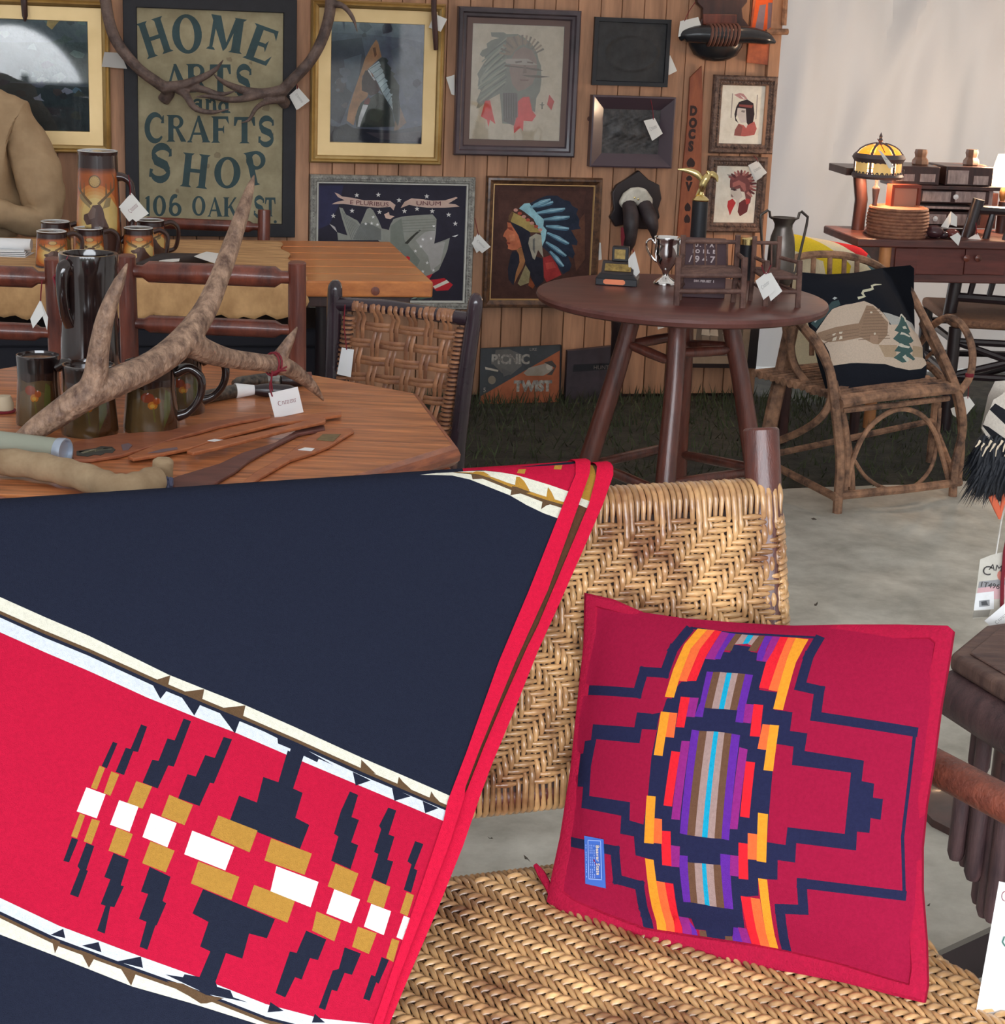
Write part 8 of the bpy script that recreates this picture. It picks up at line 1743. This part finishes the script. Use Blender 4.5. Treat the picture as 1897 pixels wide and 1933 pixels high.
for p in ([(.08, .2), (.9, .2), (.9, .24), (.08, .24)], [(.08, .86), (.9, .86), (.9, .9), (.08, .9)], [(.08, .2), (.1, .2), (.1, .9), (.08, .9)], [(.88, .2), (.9, .2), (.9, .9), (.88, .9)]):
    i0 = b.add([LM @ V((x * lw, y * lh, .0003)) for x, y in p]); b.face(*range(i0, i0 + 4))
M_lbl = mat('label_thread', rgb(150, 176, 236, 1.0), .6); b.build('label_border', M_lbl, rp_, world=True, rec=False)
text('Beaver State', lh * .24, LM @ Matrix.Translation((lw * .49, lh * .71, .0006)), mat('label_cream', rgb(226, 210, 190, 1.0), .6), rp_, sx=1.0)
b = MB()
for y in (.32, .42, .53, .11):
    for k in range(14):
        if (k * 7 + int(y * 100)) % 5: i0 = b.add([LM @ V((x * lw, yy_ * lh, .0004)) for x, yy_ in ((.18 + k * .05, y - .02), (.215 + k * .05, y - .02), (.215 + k * .05, y + .02), (.18 + k * .05, y + .02))]); b.face(*range(i0, i0 + 4))
b.build('small_print', M_lbl, rp_, world=True, rec=False)
# ================================================================ octagonal log stand at the right edge
HZ = .62
h0 = onz(1860, 1179, HZ); h1 = onz(1795, 1232, HZ); h2 = onz(1897, 1293, HZ)
rt = thing('log_stand', 'weathered stand with a clipped-corner top over a bundle of hanging split logs', 'stand', V((h1.x + .25, h1.y, 0)))
M_old = mat('weathered_top', rgb(112, 86, 76, 1.1), .6, c2=rgb(76, 54, 50, 1.0), ns=9, stretch=(1, 5, 1), bump=.4, bs=70)
M_oldlog = mat('weathered_log', rgb(92, 66, 66, 1.1), .55, c2=rgb(60, 42, 46, 1.0), ns=10, stretch=(5, 5, 1), bump=.4, bs=60)
d1 = (h2 - h1).normalized(); h2b = h1 + d1 * .42; e1 = (h0 - h1)
topp = [h0, h1, h2b, h2b + V((.18, -.02, 0)), h2b + V((.3, .2, 0)), h0 + V((.3, .12, 0)), h0 + V((.16, .08, 0))]
b = MB(); b.prism([p - ZZ * .03 for p in topp], ZZ * .03); b.build('top', M_old, rt, world=True, bevel=.008, seg=3)
cn = sum(topp, V()) / 7
b = MB(); inn = [p.lerp(cn, .12) for p in topp]; b.prism(inn, ZZ * .004); b.build('inset_panel', M_old, rt, world=True, bevel=.002)
def edge_log(p, q, z, rad, nm, m, dr=.0): b = MB(); d = (q - p); n = V((d.y, -d.x, 0)).normalized(); b.tube([p.lerp(cn, .1) + V((0, 0, z - HZ)), p.lerp(q, .5).lerp(cn, .1) + V((0, 0, z - HZ)), q.lerp(cn, .1) + V((0, 0, z - HZ))], rad, 16); b.build(nm, m, rt, world=True)
edge_log(h1 - d1 * .02, h2b, HZ - .072, .042, 'apron_log', M_oldlog); edge_log(h0, h1, HZ - .065, .032, 'apron_log', M_oldlog)
b = MB(); q = onz(1862, 1262, HZ - .07); 
for (x, yb_, yt_, rad, dd) in ((1816, 1622, 1478, .0145, 0), (1834, 1634, 1484, .012, .015), (1852, 1660, 1490, .0155, .0), (1866, 1705, 1496, .012, .03), (1882, 1730, 1500, .015, .01), (1842, 1450, 1385, .011, .03), (1858, 1460, 1370, .013, .0), (1905, 1740, 1440, .015, .0), (1925, 1720, 1440, .015, .02)):
    Y = h1.y - .02 + dd - (x - 1800) * .0006; t_, e = aty(x + 4, yt_, Y), aty(x, yb_, Y); e.x = t_.x
    b = MB(); b.tube([e, e + ZZ * .012, t_.lerp(e, .4), V((t_.x, t_.y, t_.z if yb_ > 1500 else HZ - .05))], [rad * .7, rad, rad, rad], 10); b.build('split_log', M_oldlog, rt, world=True)
b = MB(); q1, q2 = aty(1800, 1476, h1.y), aty(1950, 1520, h1.y - .06); b.tube([q1, q2], .014, 10); b.build('lower_rail', M_oldlog, rt, world=True)
pc_ = V((h1.x + .22, h1.y - .1, 0))
b = MB(); b.tube([pc_, pc_ + ZZ * (HZ - .03)], .05, 14); b.build('post', M_oldlog, rt, world=True)
for a in (0, pi / 2):
    b = MB(); b.prism([pc_ + V((cos(a + .9) * x, sin(a + .9) * x, z)) + V((-sin(a + .9), cos(a + .9), 0)) * -.03 for x, z in ((-.26, 0), (-.22, 0), (-.06, .12), (.06, .12), (.22, 0), (.26, 0), (.26, .03), (.05, .22), (-.05, .22), (-.26, .03))], V((-sin(a + .9), cos(a + .9), 0)) * .06); b.build('foot', M_near, rt, world=True)

# ================================================================ fur-trimmed striped bag and slips hanging at the right edge
YF = 3.5
def fz(x, y, d=0): return aty(x, y, YF + d)
fb = thing('fur_trimmed_bag', 'black and white striped woven bag with a shaggy black fur fringe at the right edge', 'bag', fz(1890, 860))
M_fur = mat('black_fur', (.012, .014, .02, 1), .6)
c = fz(1915, 800); mp = mpp(c)
S1 = [(1897, 735), (1870, 750), (1857, 780), (1850, 806), (1858, 822), (1885, 835), (1960, 850), (1975, 760), (1940, 735)]
def bag(u, v):
    a = V((u, 0, v)); e = max(0, 1 - ((u - c.x) / (66 * mp)) ** 2) ** .5 * max(0, 1 - ((v - c.z) / (66 * mp)) ** 2) ** .5; return V((u, c.y - .05 * e, v))
def f2(x, y): p = fz(x, y); return p.x, p.z
Ak = [((206, 196, 184), [f2(*q) for q in S1])] + [(cl, [f2(*q) for q in p]) for cl, p in (((40, 40, 44), [(1862, 768), (1872, 756), (1900, 772), (1975, 800), (1975, 825), (1895, 800)]), ((40, 40, 44), [(1849, 798), (1860, 800), (1892, 822), (1960, 845), (1940, 852), (1870, 826)]), ((190, 60, 44), [(1893, 738), (1975, 735), (1975, 750), (1897, 748)]))]
art('woven_front', Ak, bag, M_wool, fb, lines=[((c.x - .08 + k * .015, c.z - .08), (c.x - .08 + k * .015, c.z + .08)) for k in range(12)] + [((c.x - .1, c.z - .08 + k * .015), (c.x + .1, c.z - .08 + k * .015)) for k in range(12)], smooth=True, k=1.1)
art('woven_back', [Ak[0]], lambda u, v: bag(u, v) + V((0, .1 * max(0, 1 - ((u - c.x) / (66 * mp)) ** 2), 0)), M_wool, fb, smooth=True, k=1.1)
b = MB(); rf = random.Random(9)
for k in range(1600):
    t_ = rf.random(); x, y = 1856 + 70 * rf.random(), 822 + rf.uniform(0, 70); p = fz(x, y, rf.uniform(-.05, .03)); L_ = rf.uniform(35, 75) * mp; sx_ = rf.uniform(-.55, .15) - .3 * (1900 - x) / 50
    q = p + V((sx_ * L_ * .8, rf.uniform(-.01, .01), -L_)); m_ = p.lerp(q, .5) + V((sx_ * .006, -.006, 0)); w_ = V((.0022, .0006, 0)); i0 = b.add([p - w_, p + w_, m_ - w_ * .8, m_ + w_ * .8, q]); b.face(i0, i0 + 1, i0 + 3, i0 + 2); b.face(i0 + 2, i0 + 3, i0 + 4)
o = b.build('fur_fringe', M_fur, fb, world=True, rec=False, smooth=False); tag(o, kind='stuff')
b = MB(); b.tube(bez([fz(1866, 820), fz(1862, 850), fz(1872, 900), fz(1888, 925), fz(1915, 930)], 4), lerps([.012, .028, .032, .024, .01], 4), 10); b.build('fur_body', M_fur, fb, world=True)
for q in (((1872, 935), (1882, 960), (1887, 978)), ((1900, 930), (1894, 958), (1886, 980))): b = MB(); b.tube([fz(x, y, -.02) for x, y in q], [.008, .007, .003], 7, sq=.6); b.build('orange_tip', mat('orange_leather', rgb(206, 96, 62, 1.1), .6), fb, world=True)
b = MB()
for k in range(9): q = fz(1850 + k * 7, 832 + (k % 3) * 5, -.05); b.tube([q, q + V((-.004, -.004, -.006)), q + V((-.009 + .004 * (k % 2), -.004, -.012 - .004 * (k % 3)))], [.0028, .002, .001], 5)
b.build('knotted_fringe', mat('cream_yarn', rgb(206, 190, 166, 1.1), .9), fb, world=True)
hp = V((fz(1990, 700).x, YF + .02, 0)); r = thing('coat_stand', 'dark pole outside the right edge from which the striped bag hangs', 'stand', hp)
b = MB(); b.tube([hp, hp + ZZ * 1.5], .022, 10); b.build('pole', M_dark, r, world=True)
b = MB(); b.lathe([(0, 0), (.16, 0), (.16, .02), (.03, .05), (0, .05)], 16); b.build('base', M_dark, r)
b = MB(); b.tube([V((hp.x, hp.y, 1.36)), V((hp.x - .09, hp.y - .02, 1.38))], .008, 8); b.build('peg', M_dark, r, world=True)
b = MB(); b.tube([fz(1935, 742), V((hp.x - .08, hp.y - .02, 1.386))], .003, 6); b.build('cord', M_string, fb, world=True)
# slips of paper and the red cord below the bag
q = [(1850, 1052), (1892, 1040), (1892, 1160), (1836, 1166)]
YS = 3.05
def sz(x, y, d=0): return aty(x, y, YS + d)
r = thing('printed_slips', 'bundle of printed paper slips lettered CAMP hanging over the weathered stand', 'paper slips', sz(1870, 1160))
def f3(x, y): p = sz(x, y); return p.x, p.z
KP_ = [((196, 192, 182), [(1850, 1056), (1870, 1048), (1900, 1040), (1900, 1162), (1836, 1168)]), ((150, 150, 152), [(1848, 1098), (1900, 1092), (1900, 1106), (1846, 1110)]), ((206, 168, 172), [(1846, 1110), (1900, 1104), (1900, 1130), (1842, 1132)]), ((228, 230, 234), [(1842, 1120), (1876, 1116), (1876, 1150), (1838, 1152)]), ((150, 152, 156), [(1848, 1134), (1868, 1132), (1868, 1144), (1848, 1146)]), ((86, 88, 92), [(1852, 1136), (1862, 1134), (1865, 1142), (1853, 1143)]), ((150, 146, 138), [(1838, 1153), (1870, 1151), (1866, 1164), (1836, 1166)]), ((206, 130, 116), ell(1890, 1086, 8, 10, 10))]
art('slips', [(cl, [f3(*p) for p in pl]) for cl, pl in KP_], lambda u, v: V((u, YS, v)), M_print, r, k=1.15)
M_ink = mat('black_ink', rgb(70, 66, 66, 1.0), .8)
def stx(s, x, y, size, rot=-.1, **k): text(s, size, basis(sz(x, y, -.0012), V((cos(rot), 0, -sin(rot) * -1)), V((0, 0, 1))), M_ink, r, **k)
stx('C', 1863, 1078, .024); stx('AMP', 1884, 1073, .016); stx('1T4961', 1872, 1106, .013, sx=1.05)
b = MB(); b.tube([sz(1891, 1150, -.01), sz(1892, 1100, -.01), sz(1897, 1040, -.01), sz(1930, 880, .1)], .0035, 6); b.build('red_cord', M_string, r, world=True)
b = MB(); b.tube(bez([sz(1880, 1046), sz(1886, 1010), sz(1892, 975), sz(1905, 930, .2)], 4), .0016, 5); b.build('clear_strap', mat('clear_strap', rgb(200, 196, 188, 1.1), .4), r, world=True)
price_tag([(1858, 1172), (1900, 1136), (1925, 1160), (1885, 1195)], lambda x, y: sz(x, y, -.05), 'sticking up behind the weathered stand top', m=M_white2)
# large card near the viewer
YK = 2.0
r = price_tag([(1886, 1664), (2060, 1700), (2020, 1960), (1842, 1912)], atY(YK), 'large and close, cut by the lower right edge', m=M_white2, logo=False, string=[(1960, 1680), (1975, 1600), (1985, 1540)])
b = MB(); b.tube([aty(1897 + 6 * cos(t), 1692 + 9 * sin(t), YK - .004) for t in [k * pi / 8 for k in range(4, 13)]], .0006, 5); b.build('printed_initial', M_redprint, r, world=True)
b = MB(); b.tube([aty(1896, 1768, YK - .004), aty(1892, 1778, YK - .004), aty(1897, 1786, YK - .004)], .001, 5); b.build('printed_mark', mat('green_ink', rgb(70, 120, 110, 1), .7), r, world=True)
# dry leaves on the floor cloth
M_lf = mat('dry_leaf', rgb(70, 62, 54, 1.1), .8)
for i, (x, y, s, lab) in enumerate(((1790, 1528, .022, 'curled dark leaf on the floor cloth between pillow and stand'), (1540, 1143, .012, 'small dark leaf on the floor cloth behind the settee post'), (995, 1625, .012, 'dark leaf fragment on the floor cloth behind the settee seat'), (925, 1585, .006, 'tiny dark crumb of leaf under the settee back'), (1752, 1712, .009, 'small dark leaf bit near the right edge of the pillow'), (1538, 982, .016, 'dark twig-like leaf below the willow chair front leg'))):
    p = onz(x, y, .018); b = MB(); i0 = b.add([(-s, 0, .002), (-s * .5, s * .3, .006), (s * .3, s * .25, .003), (s, .0, .008), (s * .4, -s * .3, .004), (-s * .4, -s * .25, .001)]); b.face(0, 1, 5); b.face(1, 2, 4, 5); b.face(2, 3, 4)
    o = b.build('dry_leaf', M_lf); o.location = p; o.rotation_euler.z = i * 1.1; tag(o, lab, 'leaf', 'leaves on the floor cloth')
